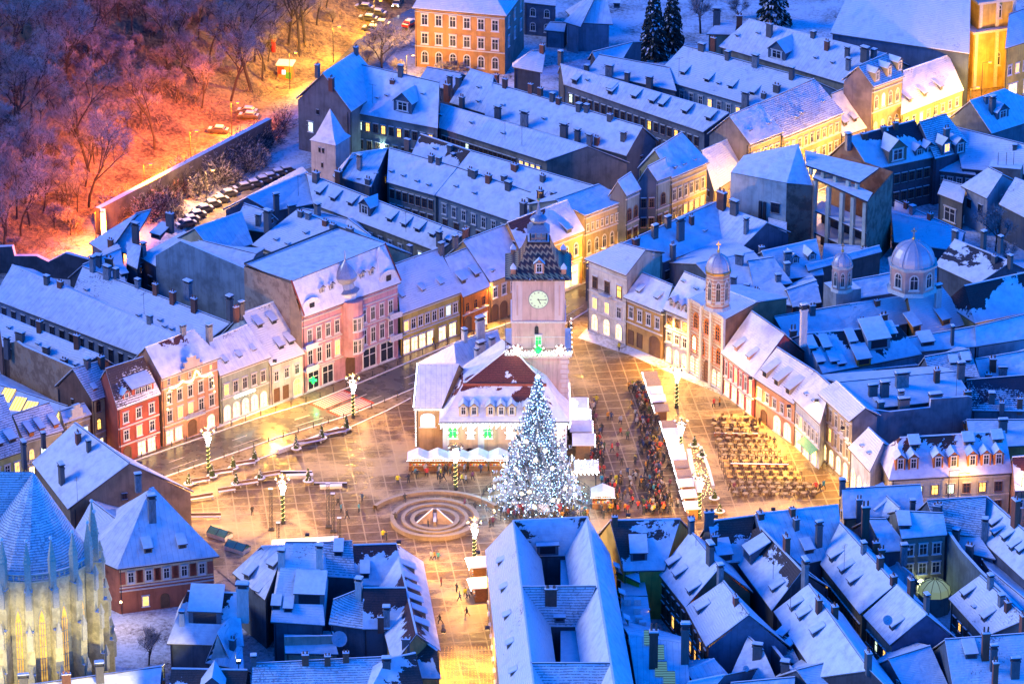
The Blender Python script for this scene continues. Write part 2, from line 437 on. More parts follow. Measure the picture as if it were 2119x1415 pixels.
    for p, q, r, hip in ((wab, wa, r1, hl), (wb, wbb, r2, hr)):
        if hip: mm.face([Z(p, zb), Z(q, zb), Z(q, zt), Z(p, zt)], gm)
        else:
            if shed:
                lo, hi_ = (q, p) if p is wab else (p, q)
                pts = [Z(p, zb), Z(q, zb)] + ([Z(q, zt), Z(p, zr-th)] if p is wab else [Z(q, zr-th), Z(p, zt)])
            else:
                # ridge point projected on the wall line
                d = xy(q-p).normalized(); rr = xy(p)+d*(xy(r)-xy(p)).dot(d)
                pts = [Z(p, zb), Z(q, zb), Z(q, zt), Z(rr, zr-th-.02), Z(p, zt)]
            mm.face(pts, gm)
    mm.obj('wall', h)
    for p, q, r, hip in ((wab, wa, r1, hl), (wb, wbb, r2, hr)):   # small openings and downpipes on the bare side walls
        if hip or shed or (xy(q)-xy(p)).length < 5: continue
        d_ = xy(q-p).normalized(); n_ = Vector((d_.y, -d_.x, 0)); L_ = (xy(q)-xy(p)).length; rz_ = math.atan2(d_.y, d_.x)
        if n_.y > .75 or rng.random() < .25: continue
        for j in range(rng.choice((1, 2, 3))):
            e = xy(p)+d_*(L_*rng.uniform(.2, .8))+n_*.02; window(h, (e.x, e.y, rng.choice((ze-2.4, ze-5.2, ze+.2))), rz_, rng.uniform(.5, .9), rng.uniform(.8, 1.4), rng.choice(('k', 'b', 'w')), M_lit if rng.random() < .08 else None)
        pm_ = MB(); e = xy(p)+d_*(L_*rng.choice((.04, .96)))+n_*.1; pm_.cyl((e.x, e.y), .08, .08, zb, ze-.4, M_dark, 6); pm_.obj('downpipe', h)
    d_ = xy(wb-wa).normalized(); n_ = Vector((d_.y, -d_.x, 0)); pm_ = MB(); e = xy(wa)+d_*.25+n_*.12; pm_.cyl((e.x, e.y), .07, .07, zb, ze-.5, M_dark, 6); pm_.obj('downpipe', h)
    BLK.append(k)
    return k
def roof_hit(k, px, py):
    best = None
    for f in k.faces:
        if len(f) == 4:
            nrm = (f[2]-f[0]).cross(f[3]-f[1]).normalized(); c0_ = (f[0]+f[1]+f[2]+f[3])/4
        else: nrm = (f[1]-f[0]).cross(f[2]-f[0]).normalized(); c0_ = f[0]
        if nrm.z < 0: nrm = -nrm
        if nrm.dot(ray(px, py)) > -0.01: continue
        p = plane_hit(px, py, c0_, nrm)
        ok = inpoly(p, f); t = (p-CAM).length
        if ok and (best is None or t < best[0]): best = (t, p, nrm)
    if best is None:
        f = k.faces[0]; nrm = (f[1]-f[0]).cross(f[2]-f[0]).normalized(); nrm = nrm if nrm.z > 0 else -nrm
        p = plane_hit(px, py, f[0], nrm); best = (0, p, nrm)
    return best[1], best[2]
CH = {}
def chimney(h, p, ht=2.0, w=.9, col='dark', rz=0, d=.7):
    if col == 'dark': col = rng.choice(('dark', 'dark', 'dark2', 'brick', 'brick2', 'grey'))
    ht *= rng.uniform(.8, 1.12); d = rng.uniform(.6, .95)
    if col not in CH:
        m = MB(); b = {'dark': flat('chimney_plaster', (.13, .12, .12), .9), 'brick': flat('chimney_brick', (.28, .09, .05), .9), 'white': flat('chimney_white', (.55, .53, .50), .9), 'dark2': flat('chimney_plaster', (.13, .12, .12), .9), 'brick2': flat('chimney_sooty_brick', (.16, .065, .045), .9), 'grey': flat('chimney_grey', (.24, .24, .25), .9, var=.5)}[col]
        m.box((0, 0, .39), (1, 1, .98), b); m.box((0, 0, .90), (1.18, 1.18, .06), b); pots = col in ('dark2', 'brick2', 'brick')
        if pots:
            m.box((0, 0, .945), (1.1, 1.1, .035), M_snow)
            for x in (-.28, .28): m.cyl((x, 0), .15, .12, .94, 1.12, flat('chimney_pot', (.25, .10, .06), .8), 8)
        else: m.box((0, 0, .975), (.8, .8, .09), M_dark); m.box((0, 0, 1.045), (1.25, 1.3, .05), M_dark, top=M_snow); m.box((0, 0, 1.085), (1.1, 1.1, .045), M_snow)
        CH[col] = m.mesh('chimney')
    return inst('chimney', CH[col], h, Vector(p)-Vector(h['_o'])-Vector((0, 0, .8)), rz, (w, d, ht+.8))
DM = {}
def dormer(h, p, nrm, kind='shed', w=1.3, ht=.9, fcol='dark'):
    s = math.sqrt(max(0, 1-nrm.z**2))/nrm.z; s = max(.35, round(s, 1)); key = (kind, round(w, 1), round(ht, 1), s, fcol)
    rz = math.atan2(nrm.y, nrm.x)+math.pi/2
    if key not in DM:
        m = MB(); fm = flat('dormer_'+fcol, C[fcol], .85); e = .15
        if kind in ('shed', 'vent'):
            ps = min(.5, s*.52) if kind == 'shed' else .05; L_ = ht/max(.1, s-ps)
            m.face([(-w/2, 0, -.25), (w/2, 0, -.25), (w/2, 0, ht), (-w/2, 0, ht)], fm)
            m.face([(w/2, 0, -.25), (w/2, L_, ht+ps*L_), (w/2, 0, ht)], fm); m.face([(-w/2, 0, ht), (-w/2, L_, ht+ps*L_), (-w/2, 0, -.25)], fm)
            y0, y1 = -.3, L_+.1
            t_ = [(-w/2-e, y0, ht+ps*y0), (w/2+e, y0, ht+ps*y0), (w/2+e, y1, ht+ps*y1), (-w/2-e, y1, ht+ps*y1)]
            up = [(x, y, z+.18) for x, y, z in t_]
            m.face(up, M_snow)
            for i in range(4):
                j = (i+1) % 4; m.face([t_[i], t_[j], up[j], up[i]], M_eave if i == 0 else M_snow)
            m.face(t_[::-1], M_eave)
            if w > .9: m.face([(-w*.36, -.02, .08), (w*.36, -.02, .08), (w*.36, -.02, ht*.85), (-w*.36, -.02, ht*.85)], M_glassd)
        else:
            rh = w*.45; L_ = ht/s; L2 = (ht+rh)/s
            m.face([(-w/2, 0, -.25), (w/2, 0, -.25), (w/2, 0, ht), (0, 0, ht+rh), (-w/2, 0, ht)], fm)
            m.face([(w/2, 0, -.25), (w/2, L_, ht), (w/2, 0, ht)], fm); m.face([(-w/2, 0, ht), (-w/2, L_, ht), (-w/2, 0, -.25)], fm)
            for sg in (-1, 1):
                q = [(sg*(w/2+e), -.25, ht-e*.9), (0, -.25, ht+rh), (0, L2, ht+rh), (sg*(w/2+e), L_, ht-e*.9)]
                u_ = [(x, y, z+.16) for x, y, z in q]
                m.face(u_ if sg < 0 else u_[::-1], M_snow); m.face(q, M_eave)
                for i in range(4):
                    j = (i+1) % 4; m.face([q[i], q[j], u_[j], u_[i]], M_snow if i else M_eave)
        DM[key] = m.mesh('dormer')
    nm = 'roof_vent' if kind == 'vent' else 'dormer'
    o = inst(nm, DM[key], h, Vector(p)-Vector(h['_o']), rz)
    if kind == 'gable':
        fr, pa = win_meshes('w')
        q = inst('window', fr, o, (0, -.02, .12), 0, (w*.62, .8, ht*.95)); inst('pane', pane_mesh('w', M_glassd), q, (0, 0, 0))
    return o
def deco(k, ch=(), dm=(), vt=(), rv=0, kind='shed', dw=1.3, dh=.9, dcol='dark', ccol='dark'):
    h = k.h; d = xy(k.b-k.a); rz = math.atan2(d.y, d.x)
    for c in ch:
        p, n = roof_hit(k, c[0], c[1]); ht = c[2] if len(c) > 2 else 1.8; chimney(h, p, ht, c[3] if len(c) > 3 else .95, ccol, rz)
    for c in dm:
        p, n = roof_hit(k, c[0], c[1]); dormer(h, p, n, kind, dw, dh, dcol)
    for c in vt:
        p, n = roof_hit(k, c[0], c[1]); dormer(h, p, n, 'vent', .5, .3)
    for i in range(rv):
        u, v = (i+rng.uniform(.3, .7))/rv, rng.uniform(.25, .75)
        p = k.a.lerp(k.b, u).lerp(k.r1.lerp(k.r2, u), v); f = k.faces[0]; nn = (f[1]-f[0]).cross(f[2]-f[0]).normalized()
        if nn.z < 0: nn = -nn
        dormer(h, p, nn, 'vent', .5, .3)
def cornice(h, k, zs, mat=None, side='f', t=.16):
    P0, P1 = {'f': (k.wa, k.wb), 'l': (k.wab, k.wa), 'r': (k.wb, k.wbb)}[side]
    d = xy(P1-P0); ln = d.length; d.normalize(); n = Vector((d.y, -d.x, 0))
    for z in zs:
        m = MB(); c = (xy(P0)+xy(P1))/2+n*(t/2); m.box((c.x, c.y, z), (ln, t, .22), mat or M_stone, rot=math.atan2(d.y, d.x), top=M_snow); m.obj('cornice', h)
def T(name, label, A, B, R1, R2, ze, wall='cream', roof='s', sl=.9, cat='house', h=None, group=None, f=(), l=(), r=(), co=(), cm=None, ch=(), dm=(), vt=(), rv=0, kind='shed', dw=1.3, dh=.9, dcol='dark', ccol='dark', **kw):
    if h is None:
        p = W(*A, ze); q = W(*B, ze); h = thing(name, label, cat, ((p.x+q.x)/2, (p.y+q.y)/2, 0), group)
    k = block(h, A, B, R1, R2, ze, wall, roof, sl, **kw)
    if f: facade(h, k.wa, k.wb, f)
    if l: facade(h, k.wab, k.wa, l)
    if r: facade(h, k.wb, k.wbb, r)
    if co: cornice(h, k, co, cm)
    deco(k, ch, dm, vt, rv, kind, dw, dh, dcol, ccol)
    return h, k
def firewall(h, P0, P1, tops, mat='brick', th=.5, name='firewall', zb=0):
    a, b = W(*P0), W(*P1); d = xy(b-a).normalized(); n = Vector((d.y, -d.x, 0))
    if n.y > 0: n = -n
    pts = [a]+[plane_hit(x, y, a, n) for x, y in tops]+[b]
    m = MB(); ml = wm(mat, True) if isinstance(mat, str) else mat; bk = -n*th
    bot = [Vector((p.x, p.y, zb)) for p in pts]
    poly = [bot[0], bot[-1]]+pts[::-1]
    m.face(poly, ml); m.face([p+bk for p in reversed(poly)], ml)
    m.face([bot[0]+bk, bot[0], pts[0], pts[0]+bk], ml); m.face([bot[-1], bot[-1]+bk, pts[-1]+bk, pts[-1]], ml)
    for p, q in zip(pts, pts[1:]): m.face([p, q, q+bk, p+bk], M_snow)
    return m.obj(name, h)

def llight(*a, **k): return light(*a, local=True, **k)
# ================================================================ HOUSES
# ---- row on the left of the square, facing the street
SQ = 'town houses in the row on the left of the square'
h, k = T('town_house', 'narrow cream three storey house between the brick firewall and the red house', (192, 829), (242, 811), (150, 762), (204, 748), 10.3, 'cream', 't', 1.05, group=SQ, gw=C['brick'],
  f=[(4.2, 2.3, 1.0, 2, 'ba', .2), (7.6, 2.2, 1.0, 2, 'ba', .2), (.4, 2.2, 1.6, 2, 's', 's')], co=(3.7,), dm=[(197, 808), (222, 799)], dcol='orange', dw=.7, dh=.5, ch=[(181, 757, 1.2), (210, 757, 1.8)])
h, k = T('town_house', 'red three storey house with a red dormer band and a snow-speckled roof', (243, 847), (333, 814), (218, 763), (297, 738), 10.6, 'red', 'd', 1.1, group=SQ,
  f=[(4.0, 2.0, 1.25, 3, 'w', .5), (7.3, 2.0, 1.25, 3, 'w', .15), (.3, 2.6, 2.3, 1, 'da', 0, .08, .32), (.4, 2.4, 1.7, 2, 's', 's', .42, .9)], co=(3.3, 6.6), dm=[(262, 824)], kind='gable', dcol='red', dw=1.5, dh=.9)
p, n = roof_hit(k, 296, 811); dormer(h, p, n, 'shed', 4.6, 1.3, 'red')
for q, s_ in ((-1.3, 'w'), (0, 'w'), (1.3, 'w')):
    d = xy(k.b-k.a).normalized(); window(h, p+d*q+Vector((d.y, -d.x, 0))*.05, math.atan2(d.y, d.x), .9, 1.0, s_)
h, k = T('town_house', 'tall salmon four storey house hung with a glowing light garland under an ornate gable', (335, 783), (457, 738), (300, 718), (401, 681), 13.2, 'salmon', 'p', .95, group=SQ, hr=1, tile=(.13, .035, .025),
  f=[(4.3, 2.3, 1.25, 5, 't', .2), (7.6, 2.3, 1.2, 5, 't', .05), (11.3, .9, .6, 5, 't', .1), (.4, 2.4, 1.9, 2, 's', 's', .03, .35), (.2, 3.0, 2.2, 1, 'da', 0, .42, .62), (.4, 2.5, 1.7, 1, 'sa', 's', .75, .95)], co=(3.7, 10.8, 12.6), ch=[(379, 690, 1.5), (433, 694, 2.2)])
SAL = (h, k)
h, k = T('town_house', 'sage green two storey house with a bright fluorescent strip above its shop arches', (455, 777), (561, 738), (432, 705), (511, 671), 9.5, 'sage', 's', .95, group=SQ,
  f=[(5.0, 2.3, 1.2, 5, 't', .45), (.3, 3.0, 1.7, 5, 'sa', 's')], co=(4.5, 8.9), dm=[(468, 751), (497, 740), (526, 727)], dw=.6, dh=.45)
SAGE = (h, k)
h, k = T('town_house', 'white two storey house with four long dormers and an arched gateway', (560, 756), (631, 731), (500, 648), (573, 622), 7.9, 'white', 's', 1.0, group=SQ,
  f=[(4.2, 2.0, 1.15, 3, 'w', .25), (.3, 2.6, 1.3, 2, 'dw', 0, .05, .6), (.15, 3.4, 2.6, 1, 'sa', 'y', .65, .97)], dm=[(539, 678), (568, 670), (583, 722), (604, 713)], ch=[(500, 650, 2.4), (489, 655, 2.5)], dw=1.1, dh=.8)
p, n = roof_hit(k, 560, 690)
h, k = T('town_palace', 'grand pink palace with a central onion cupola and snowy mansard roof', (630, 655), (830, 583), (603, 582), (797, 505), 15.0, 'pink', 's', 2.1, group=SQ, over=.7, cat='palace', gw=(.27, .21, .16), shed=1,
  f=[(4.9, 3.1, 1.25, 10, 'w', .10), (9.2, 2.7, 1.2, 10, 'w', .05), (.2, 3.6, 3.4, 2, 's', 0, .03, .33), (.1, 4.0, 2.2, 1, 'da', 0, .42, .56), (.3, 3.8, 3.8, 2, 's', 0, .60, .97)], co=(4.3, 8.7, 12.6, 13.9))
PINK = (h, k)
h, k = T('town_house', 'long yellow two storey house right of the pink palace', (828, 650), (957, 603), (818, 546), (907, 514), 8.6, 'yellow', 's', .9, group=SQ,
  f=[(4.6, 2.1, 1.25, 8, 'w', .12), (.3, 2.7, 1.7, 4, 's', 's', .02, .55), (.3, 2.6, 1.7, 2, 's', 's', .6, .95)], co=(4.0, 8.0), dm=[(834, 617), (876, 603), (914, 590)], dw=.6, dh=.45)
h, k = T('town_house', 'deep orange house with arched gate and eyebrow window heads', (958, 614), (1015, 591), (920, 532), (971, 511), 7.9, 'orange', 's', .95, group=SQ,
  f=[(4.3, 2.0, 1.1, 3, 'oa', .15), (.2, 3.2, 2.5, 1, 'da', 0, .05, .38), (.4, 2.3, 1.6, 2, 's', 's', .48, .97)], co=(3.9,), dm=[(960, 586), (988, 573)], ch=[(913, 524, 1.9)], dw=1.1, dh=.8)
h, k = T('town_house', 'pale apricot house half hidden by the clock tower', (1015, 583), (1095, 553), (958, 498), (1045, 465), 8.5, (.62, .36, .14), 's', .95, group=SQ,
  f=[(4.7, 2.2, 1.2, 4, 'w', .1), (.2, 3.3, 2.6, 2, 'da', 0, .02, .5), (.2, 3.3, 2, 1, 'sa', 's', .55, .8)], ch=[(942, 503, 1.4), (963, 490, 1.9)], vt=[(1020, 563)])
h, k = T('town_house', 'orange house behind the clock tower with bare red patches on its ridge', (1080, 527), (1210, 476), (1050, 460), (1173, 413), 11.2, (.62, .32, .10), 'p', .9, group=SQ, tile=(.11, .035, .028),
  f=[(6.4, 2.8, 1.2, 6, 'wa', .05), (.5, 4.4, 5.0, 2, 's', 's', .3, .98)], co=(5.6, 10.2), dm=[(1178, 482)])
h, k = T('town_house', 'ornate brown palace front with attic windows beyond the clock tower', (1210, 446), (1297, 414), (1150, 413), (1240, 381), 13, 'gold', 's', .35, group=SQ, gw=C['tan'],
  f=[(4.8, 2.9, 1.1, 5, 'ta', .2), (9.4, 1.5, .7, 8, 't', .05), (.4, 3.3, 1.8, 4, 's', 's')], co=(4.3, 8.8, 12.2, 12.7), over=.3)
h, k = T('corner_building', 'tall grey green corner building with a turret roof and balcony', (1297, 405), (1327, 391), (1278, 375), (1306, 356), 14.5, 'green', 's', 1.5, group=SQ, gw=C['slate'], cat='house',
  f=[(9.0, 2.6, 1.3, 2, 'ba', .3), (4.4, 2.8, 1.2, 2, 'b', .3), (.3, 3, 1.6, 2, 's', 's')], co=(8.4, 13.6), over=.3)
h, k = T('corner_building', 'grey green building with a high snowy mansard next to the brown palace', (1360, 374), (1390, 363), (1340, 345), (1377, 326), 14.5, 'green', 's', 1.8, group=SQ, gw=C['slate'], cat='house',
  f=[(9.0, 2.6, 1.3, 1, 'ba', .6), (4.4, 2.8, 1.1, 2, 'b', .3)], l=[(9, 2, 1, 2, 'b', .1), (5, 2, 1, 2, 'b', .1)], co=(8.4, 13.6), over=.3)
h, k = T('town_house', 'brown stone palace with rows of pediment windows and lit ground floor', (1390, 368), (1468, 335), (1355, 310), (1411, 274), 14, 'gold', 's', .9, group=SQ, vt=[(1398, 348), (1416, 342), (1438, 333)],
  f=[(4.8, 2.4, 1.1, 6, 't', .5), (8.8, 2.4, 1.1, 6, 't', .05), (.4, 3.2, 1.6, 5, 's', 's')], co=(4.2, 8.3, 12.4, 13.3))
# far end of the street
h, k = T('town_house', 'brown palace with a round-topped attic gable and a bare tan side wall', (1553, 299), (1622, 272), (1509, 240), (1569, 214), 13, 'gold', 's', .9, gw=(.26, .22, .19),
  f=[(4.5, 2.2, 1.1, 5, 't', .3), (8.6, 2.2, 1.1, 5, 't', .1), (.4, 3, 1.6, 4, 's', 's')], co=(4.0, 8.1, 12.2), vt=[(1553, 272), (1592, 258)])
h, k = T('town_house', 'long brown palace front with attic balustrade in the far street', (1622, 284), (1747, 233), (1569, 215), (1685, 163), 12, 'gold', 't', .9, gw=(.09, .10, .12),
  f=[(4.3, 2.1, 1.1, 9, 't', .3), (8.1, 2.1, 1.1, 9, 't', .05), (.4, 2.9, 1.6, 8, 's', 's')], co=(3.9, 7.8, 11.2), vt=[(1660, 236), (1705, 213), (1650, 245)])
h, k = T('town_house', 'low house with a steep pinkish snow roof and three long dormers in the far street', (1743, 282), (1817, 256), (1720, 195), (1766, 175), 6, (.60, .46, .28), 's', 1.1,
  f=[(1.2, 2.4, 1.2, 5, 'w', .6)], dm=[(1770, 252), (1790, 245), (1750, 260)], dw=1.0, dh=.8, dcol='brown', gw=(.2, .18, .17))
h, k = T('town_house', 'tall narrow ornate yellow house with pointed roof turrets in the far street', (1808, 180), (1872, 157), (1776, 137), (1835, 111), 15, 'gold', 't', .9, gw=(.30, .22, .20),
  f=[(4.6, 2.6, 1.1, 4, 'ta', .2), (9.8, 3.0, 1.1, 4, 'ta', .1), (.3, 3.2, 1.6, 3, 's', 's')], co=(4, 9.2, 13.6, 14.4))
for q in ((1815, 168), (1840, 158), (1862, 146)):
    p, n = roof_hit(k, *q); dormer(h, p, n, 'gable', 1.5, 2.0, 'gold')
h, k = T('town_house', 'low lemon yellow house with three pipe dormers beside the floodlit church', (1864, 238), (1995, 186), (1869, 147), (1963, 114), 7.5, 'lemon', 's', .75,
  f=[(4.3, 1.8, 1.1, 8, 'w', .35), (.4, 2.4, 1.4, 7, 's', 's')], dm=[(1884, 212), (1915, 200), (1948, 186)], dw=.8, dh=.8, co=(3.6,), gw=C['yellow'])
h, k = T('church_building', 'huge church with a broad snowy nave roof and dark side wall', (1718, 68), (2006, 111), (1790, -95), (2010, -75), 14, (.10, .14, .20), 's', .85, cat='church', gw=C['yellow'], hl=1,
  f=[(5, 4, 2, 4, 'ka', 0)])
CHU = (h, k)
h, k = T('yellow_building', 'small yellow corner house with a lit shop at the right edge beyond the church', (2080, 100), (2150, 78), (2088, 30), (2150, 8), 12, 'yellow', 's', .9, cat='house', f=[(5.5, 2.2, 1.2, 4, 'w', .4), (.4, 3, 2.6, 2, 's', 's')])
# ---- top of the picture
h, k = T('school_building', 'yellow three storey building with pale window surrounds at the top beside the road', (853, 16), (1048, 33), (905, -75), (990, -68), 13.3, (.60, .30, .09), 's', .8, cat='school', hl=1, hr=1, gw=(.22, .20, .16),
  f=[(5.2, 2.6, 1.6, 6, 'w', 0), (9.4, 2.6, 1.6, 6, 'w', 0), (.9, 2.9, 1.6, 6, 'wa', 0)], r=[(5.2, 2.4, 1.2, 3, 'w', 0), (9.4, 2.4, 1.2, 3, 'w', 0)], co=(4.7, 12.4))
h, k = T('annex_building', 'plain grey house with a pyramid snow roof behind the yellow school', (1166, 45), (1268, 50), (1240, -22), (1250, -26), 6.5, (.20, .26, .30), 's', .75, hl=1, hr=1, dm=[(1276, 15)], r=[(2, 2.4, 1, 5, 'k', 0)], cat='house')
h, k = T('annex_building', 'dark blue house with two arched windows right of the yellow school', (1085, 5), (1150, 12), (1085, -60), (1150, -55), 7.5, (.14, .18, .24), 's', .8, f=[(1, 2, 1.3, 2, 'wa', 0), (4.3, 2, 1.3, 2, 'wa', 0)], cat='house')
h, k = T('garden_shed', 'low lean-to with a snow roof against the grey pyramid-roofed house', (1126, 62), (1168, 66), (1138, 46), (1172, 48), 4, (.2, .24, .28), 's', .6, cat='shed')
LR = 'courtyard houses with long snowy roofs'
def LH(label, *a, **kw): return T('courtyard_house', label, *a, cat='house', group=LR, **kw)
h, k = LH('big blue corner house with a scalloped dark gable wall near the white pointed tower', (727, 231), (800, 205), (672, 152), (737, 106), 11, (.10, .13, .18), 's', 1.0, wall='dark') if 0 else T('courtyard_house', 'big corner house whose dark gable wall rises left of the white pointed tower', (727, 231), (800, 180), (668, 152), (737, 106), 11, (.13, .15, .19), 's', 1.0, group=LR, ch=[(657, 150, 2), (686, 178, 2.4), (737, 112, 1.6)])
CW = (h, k)
window(h, k.wab.lerp(k.wa, .25)+Vector((-.1, -.1, 4.5-k.wab.z)), math.atan2((k.wa-k.wab).y, (k.wa-k.wab).x), 1.3, 2.2, 'w', M_litc)
h, k = LH('tall courtyard house with a gabled bay and lit balcony windows behind the white pointed tower', (729, 232), (906, 265), (748, 134), (909, 171), 9, (.24, .26, .24), 's', .8,
  f=[(5.2, 2.0, 1.1, 10, 'b', .3), (1.2, 2.1, 1.1, 9, 'b', .2)], ch=[(829, 150, 1.6), (812, 172, .9)], vt=[(780, 205), (822, 220), (875, 197), (800, 200)])
p, n = roof_hit(k, 834, 232); dormer(h, p+n*.2, n, 'gable', 4.2, 2.0, 'slate')
h, k = LH('very long courtyard house with warm lit windows at its far right end', (908, 264), (1128, 333), (912, 215), (1216, 302), 8, (.30, .26, .20), 's', .75,
  f=[(4.4, 2.0, 1.1, 16, 'b', .08, .02, .72), (4.2, 2.2, 1.1, 4, 'w', 'y', .74, .95), (1, 2.1, 1.1, 14, 'b', .1)], vt=[(912, 241), (975, 256), (1040, 278)])
h, k = LH('roof with a tall row of chimneys between the long courtyard houses', (1003, 238), (1296, 322), (1015, 170), (1330, 262), 8, 'slate', 's', .8,
  ch=[(1030, 248, 3.4, 1.2), (1085, 266, 3.4, 1.6), (1167, 289, 3.2, 1.4), (1195, 297, 3), (1220, 302, 2.5), (1143, 205, 1.5), (1156, 213, 1.5), (1198, 228, 1.5), (1214, 231, 1.5), (1262, 249, 1.8), (1045, 175, 1.6), (1098, 187, 1.4), (1118, 192, 1.4), (1290, 290, 2), (1235, 298, 2)], vt=[(1040, 220), (1080, 232), (1125, 248), (1215, 280)])
for a_, b_ in (((1090, 215), (1108, 196)), ((1240, 268), (1262, 250)), ((845, 172), (858, 158)), ((1325, 292), (1348, 270))):
    pass
h, k = LH('short wing with a steep roof and chimneys left of the peaked dark roof', (930, 212), (1008, 236), (973, 143), (1022, 158), 8, 'slate', 's', .9, hl=1, ch=[(925, 200, 2.6, 1.3), (949, 176, 1.7), (956, 225, 2.6), (931, 178, 2)], vt=[(990, 183), (989, 212)])
h, k = LH('dark-walled house with a steep white pyramid roof below the yellow school', (1060, 138), (1122, 150), (1100, 104), (1130, 104), 7, (.05, .07, .11), 's', .9, hl=1, hr=1, ch=[(1122, 106, 1.8), (1027, 168, 2)])
h, k = LH('long courtyard house with six wedge dormers and two pairs of yellow lit windows', (1166, 174), (1455, 273), (1160, 133), (1508, 234), 7.5, (.20, .22, .24), 's', .8,
  f=[(3.8, 2.0, 1.1, 20, 'b', .12), (.6, 2.0, 1.1, 18, 'b', .1)], dm=[(1261, 190), (1311, 205), (1348, 215), (1367, 222), (1416, 236), (1465, 250), (1188, 172), (1262, 195)], ch=[(1160, 126, 2)], vt=[(1215, 168)], dw=1.2, dh=.8, gw=(.08, .10, .13))
h, k = LH('low roof with footprint-dotted snow and dark chimneys along its eave', (1215, 148), (1400, 188), (1240, 113), (1385, 140), 6.5, 'slate', 's', .55, ch=[(1261, 156, 2, 1.5), (1298, 167, 2), (1344, 180, 2, 1.2), (1214, 148, 1.2)], gw=C['slate'])
h, k = LH('small gabled house with two skylights left of the dark spruces', (1216, 122), (1290, 120), (1225, 108), (1310, 87), 6, 'slate', 's', .8)
h, k = LH('bright roofed courtyard house with a cool lit window and four wedge dormers', (1353, 160), (1560, 220), (1415, 94), (1682, 165), 7, (.26, .34, .38), 's', .72,
  f=[(3.6, 2.1, 1.2, 10, 'w', .12), (.5, 2, 1.1, 9, 'b', 0)], dm=[(1412, 155), (1462, 170), (1511, 184), (1556, 197)], ch=[(1452, 105, 1.4, 1.4), (1506, 122, 1.7), (1563, 137, 2.4, 1.3), (1638, 162, 2.2), (1607, 190, 1.8, 1.4), (1580, 203, 1.3), (1542, 217, 2.6, 1.4)], vt=[(1486, 175)], dw=1.1, dh=.7)
h, k = LH('wide roof with a hipped snow-capped belvedere dormer at its middle', (1487, 96), (1765, 178), (1549, 40), (1834, 112), 8, (.30, .29, .22), 's', .7, gw=(.34, .31, .22),
  ch=[(1592, 75, 3, 1.3), (1476, 96, 2.4, 1.2), (1683, 76, 1.2), (1711, 102, 2), (1753, 118, 2.4), (1789, 126, 2.8, 1.6), (1808, 116, 1.4), (1755, 145, 2.5)], vt=[(1525, 76), (1568, 71), (1687, 122), (1722, 132)])
p, n = roof_hit(k, 1607, 122); dormer(h, p, n, 'gable', 4.4, 1.8, 'slate')
h, k = LH('small hipped roof with chimney stack behind the belvedere roof', (1462, 70), (1520, 72), (1490, 42), (1525, 46), 8, (.34, .31, .22), 's', .7, ch=[(1483, 50, 3, 1.5), (1530, 50, 2, 1.2)])
h, k = LH('flat blue roof with a thin snow cover under the trees near the yellow school', (862, 172), (935, 186), (884, 139), (955, 152), 6, 'slate', 's', .5)
# ---- middle left
h, k = T('courtyard_house', 'house wing with a left facing snow roof right of the white pointed tower', (766, 385), (805, 372), (670, 340), (736, 315), 7, 'slate', 's', .8, group=LR, ch=[(700, 372, 2.2, 1.2), (697, 352, 1.5)]) if 0 else LH('house wing with a left facing snow roof right of the white pointed tower', (688, 362), (768, 386), (728, 318), (802, 307), 7, 'slate', 's', .7, hl=1, ch=[(744, 350, 2.6), (701, 378, 2.8, 1.2), (762, 392, 2.4, 1.1)], vt=[(743, 373), (778, 362)])
h, k = LH('courtyard house with awnings hung over its yard door', (800, 376), (899, 404), (805, 306), (946, 346), 7, (.28, .27, .22), 's', .8, f=[(3.6, 2, 1.1, 7, 'b', .2), (.4, 2.1, 1.2, 6, 'b', .2)], ch=[(893, 333, 1.4), (908, 338, 1.2)], vt=[(809, 357), (834, 366), (862, 377), (886, 385)])
h, k = LH('courtyard house with blue plaster walls and framed windows left of the clock tower', (899, 403), (1075, 463), (946, 346), (1152, 416), 7, (.22, .28, .30), 's', .8, f=[(3.4, 2.2, 1.2, 8, 'w', 0), (.5, 2, 1.2, 7, 'b', 0)], ch=[(974, 362, 1.6), (982, 366, 1.4), (1011, 376, 1.8, 1.1), (1052, 391, 1.6, 1.2), (1083, 445, 2.8, 1.1), (1118, 420, 2.6)], vt=[(943, 388), (981, 402)])
p, n = roof_hit(k, 1103, 422); dormer(h, p, n, 'shed', 2.6, 1.0, 'slate')
h, k = LH('long roof strip below the dark firewall, joining the brown palace front', (942, 352), (1212, 455), (975, 312), (1297, 404), 8, 'slate', 's', .55, ch=[(1065, 352, 1.6, 1.4), (1043, 374, 1.2), (1123, 374, 1.6), (1145, 420, 2.2), (1193, 440, 2.4)])
h, k = LH('short dark roof with blown-off snow behind the white tower courtyard', (852, 318), (950, 347), (870, 277), (975, 312), 7.5, 'dark', 'k', .7, ch=[(843, 302, 1.6, 1.2), (931, 312, 1.2)], vt=[(900, 310), (936, 322)])
h, k = LH('long courtyard house with a row of seven wedge dormers and a big gabled dormer', (648, 422), (905, 520), (634, 358), (960, 484), 7, (.26, .25, .20), 's', .85, f=[(3.4, 2, 1.1, 12, 'w', .25), (.5, 2, 1, 10, 'b', .1)],
  dm=[(658, 404), (688, 416), (724, 426), (805, 459), (835, 470), (863, 480), (893, 491), (927, 503)], ch=[(654, 374, 2.2, 1.3), (909, 506, 3), (963, 492, 1.8), (848, 525, 1.8)], dw=1.2, dh=.8)
p, n = roof_hit(k, 755, 444); dormer(h, p, n, 'gable', 3.0, 1.8, 'dark')
h, k = LH('wing with a broad left facing roof and tall chimney beside the car park', (562, 437), (648, 421), (511, 408), (636, 356), 7, 'slate', 's', .45, ch=[(572, 430, 3.4, 1.0), (604, 442, 1.8, 1.4)]) 
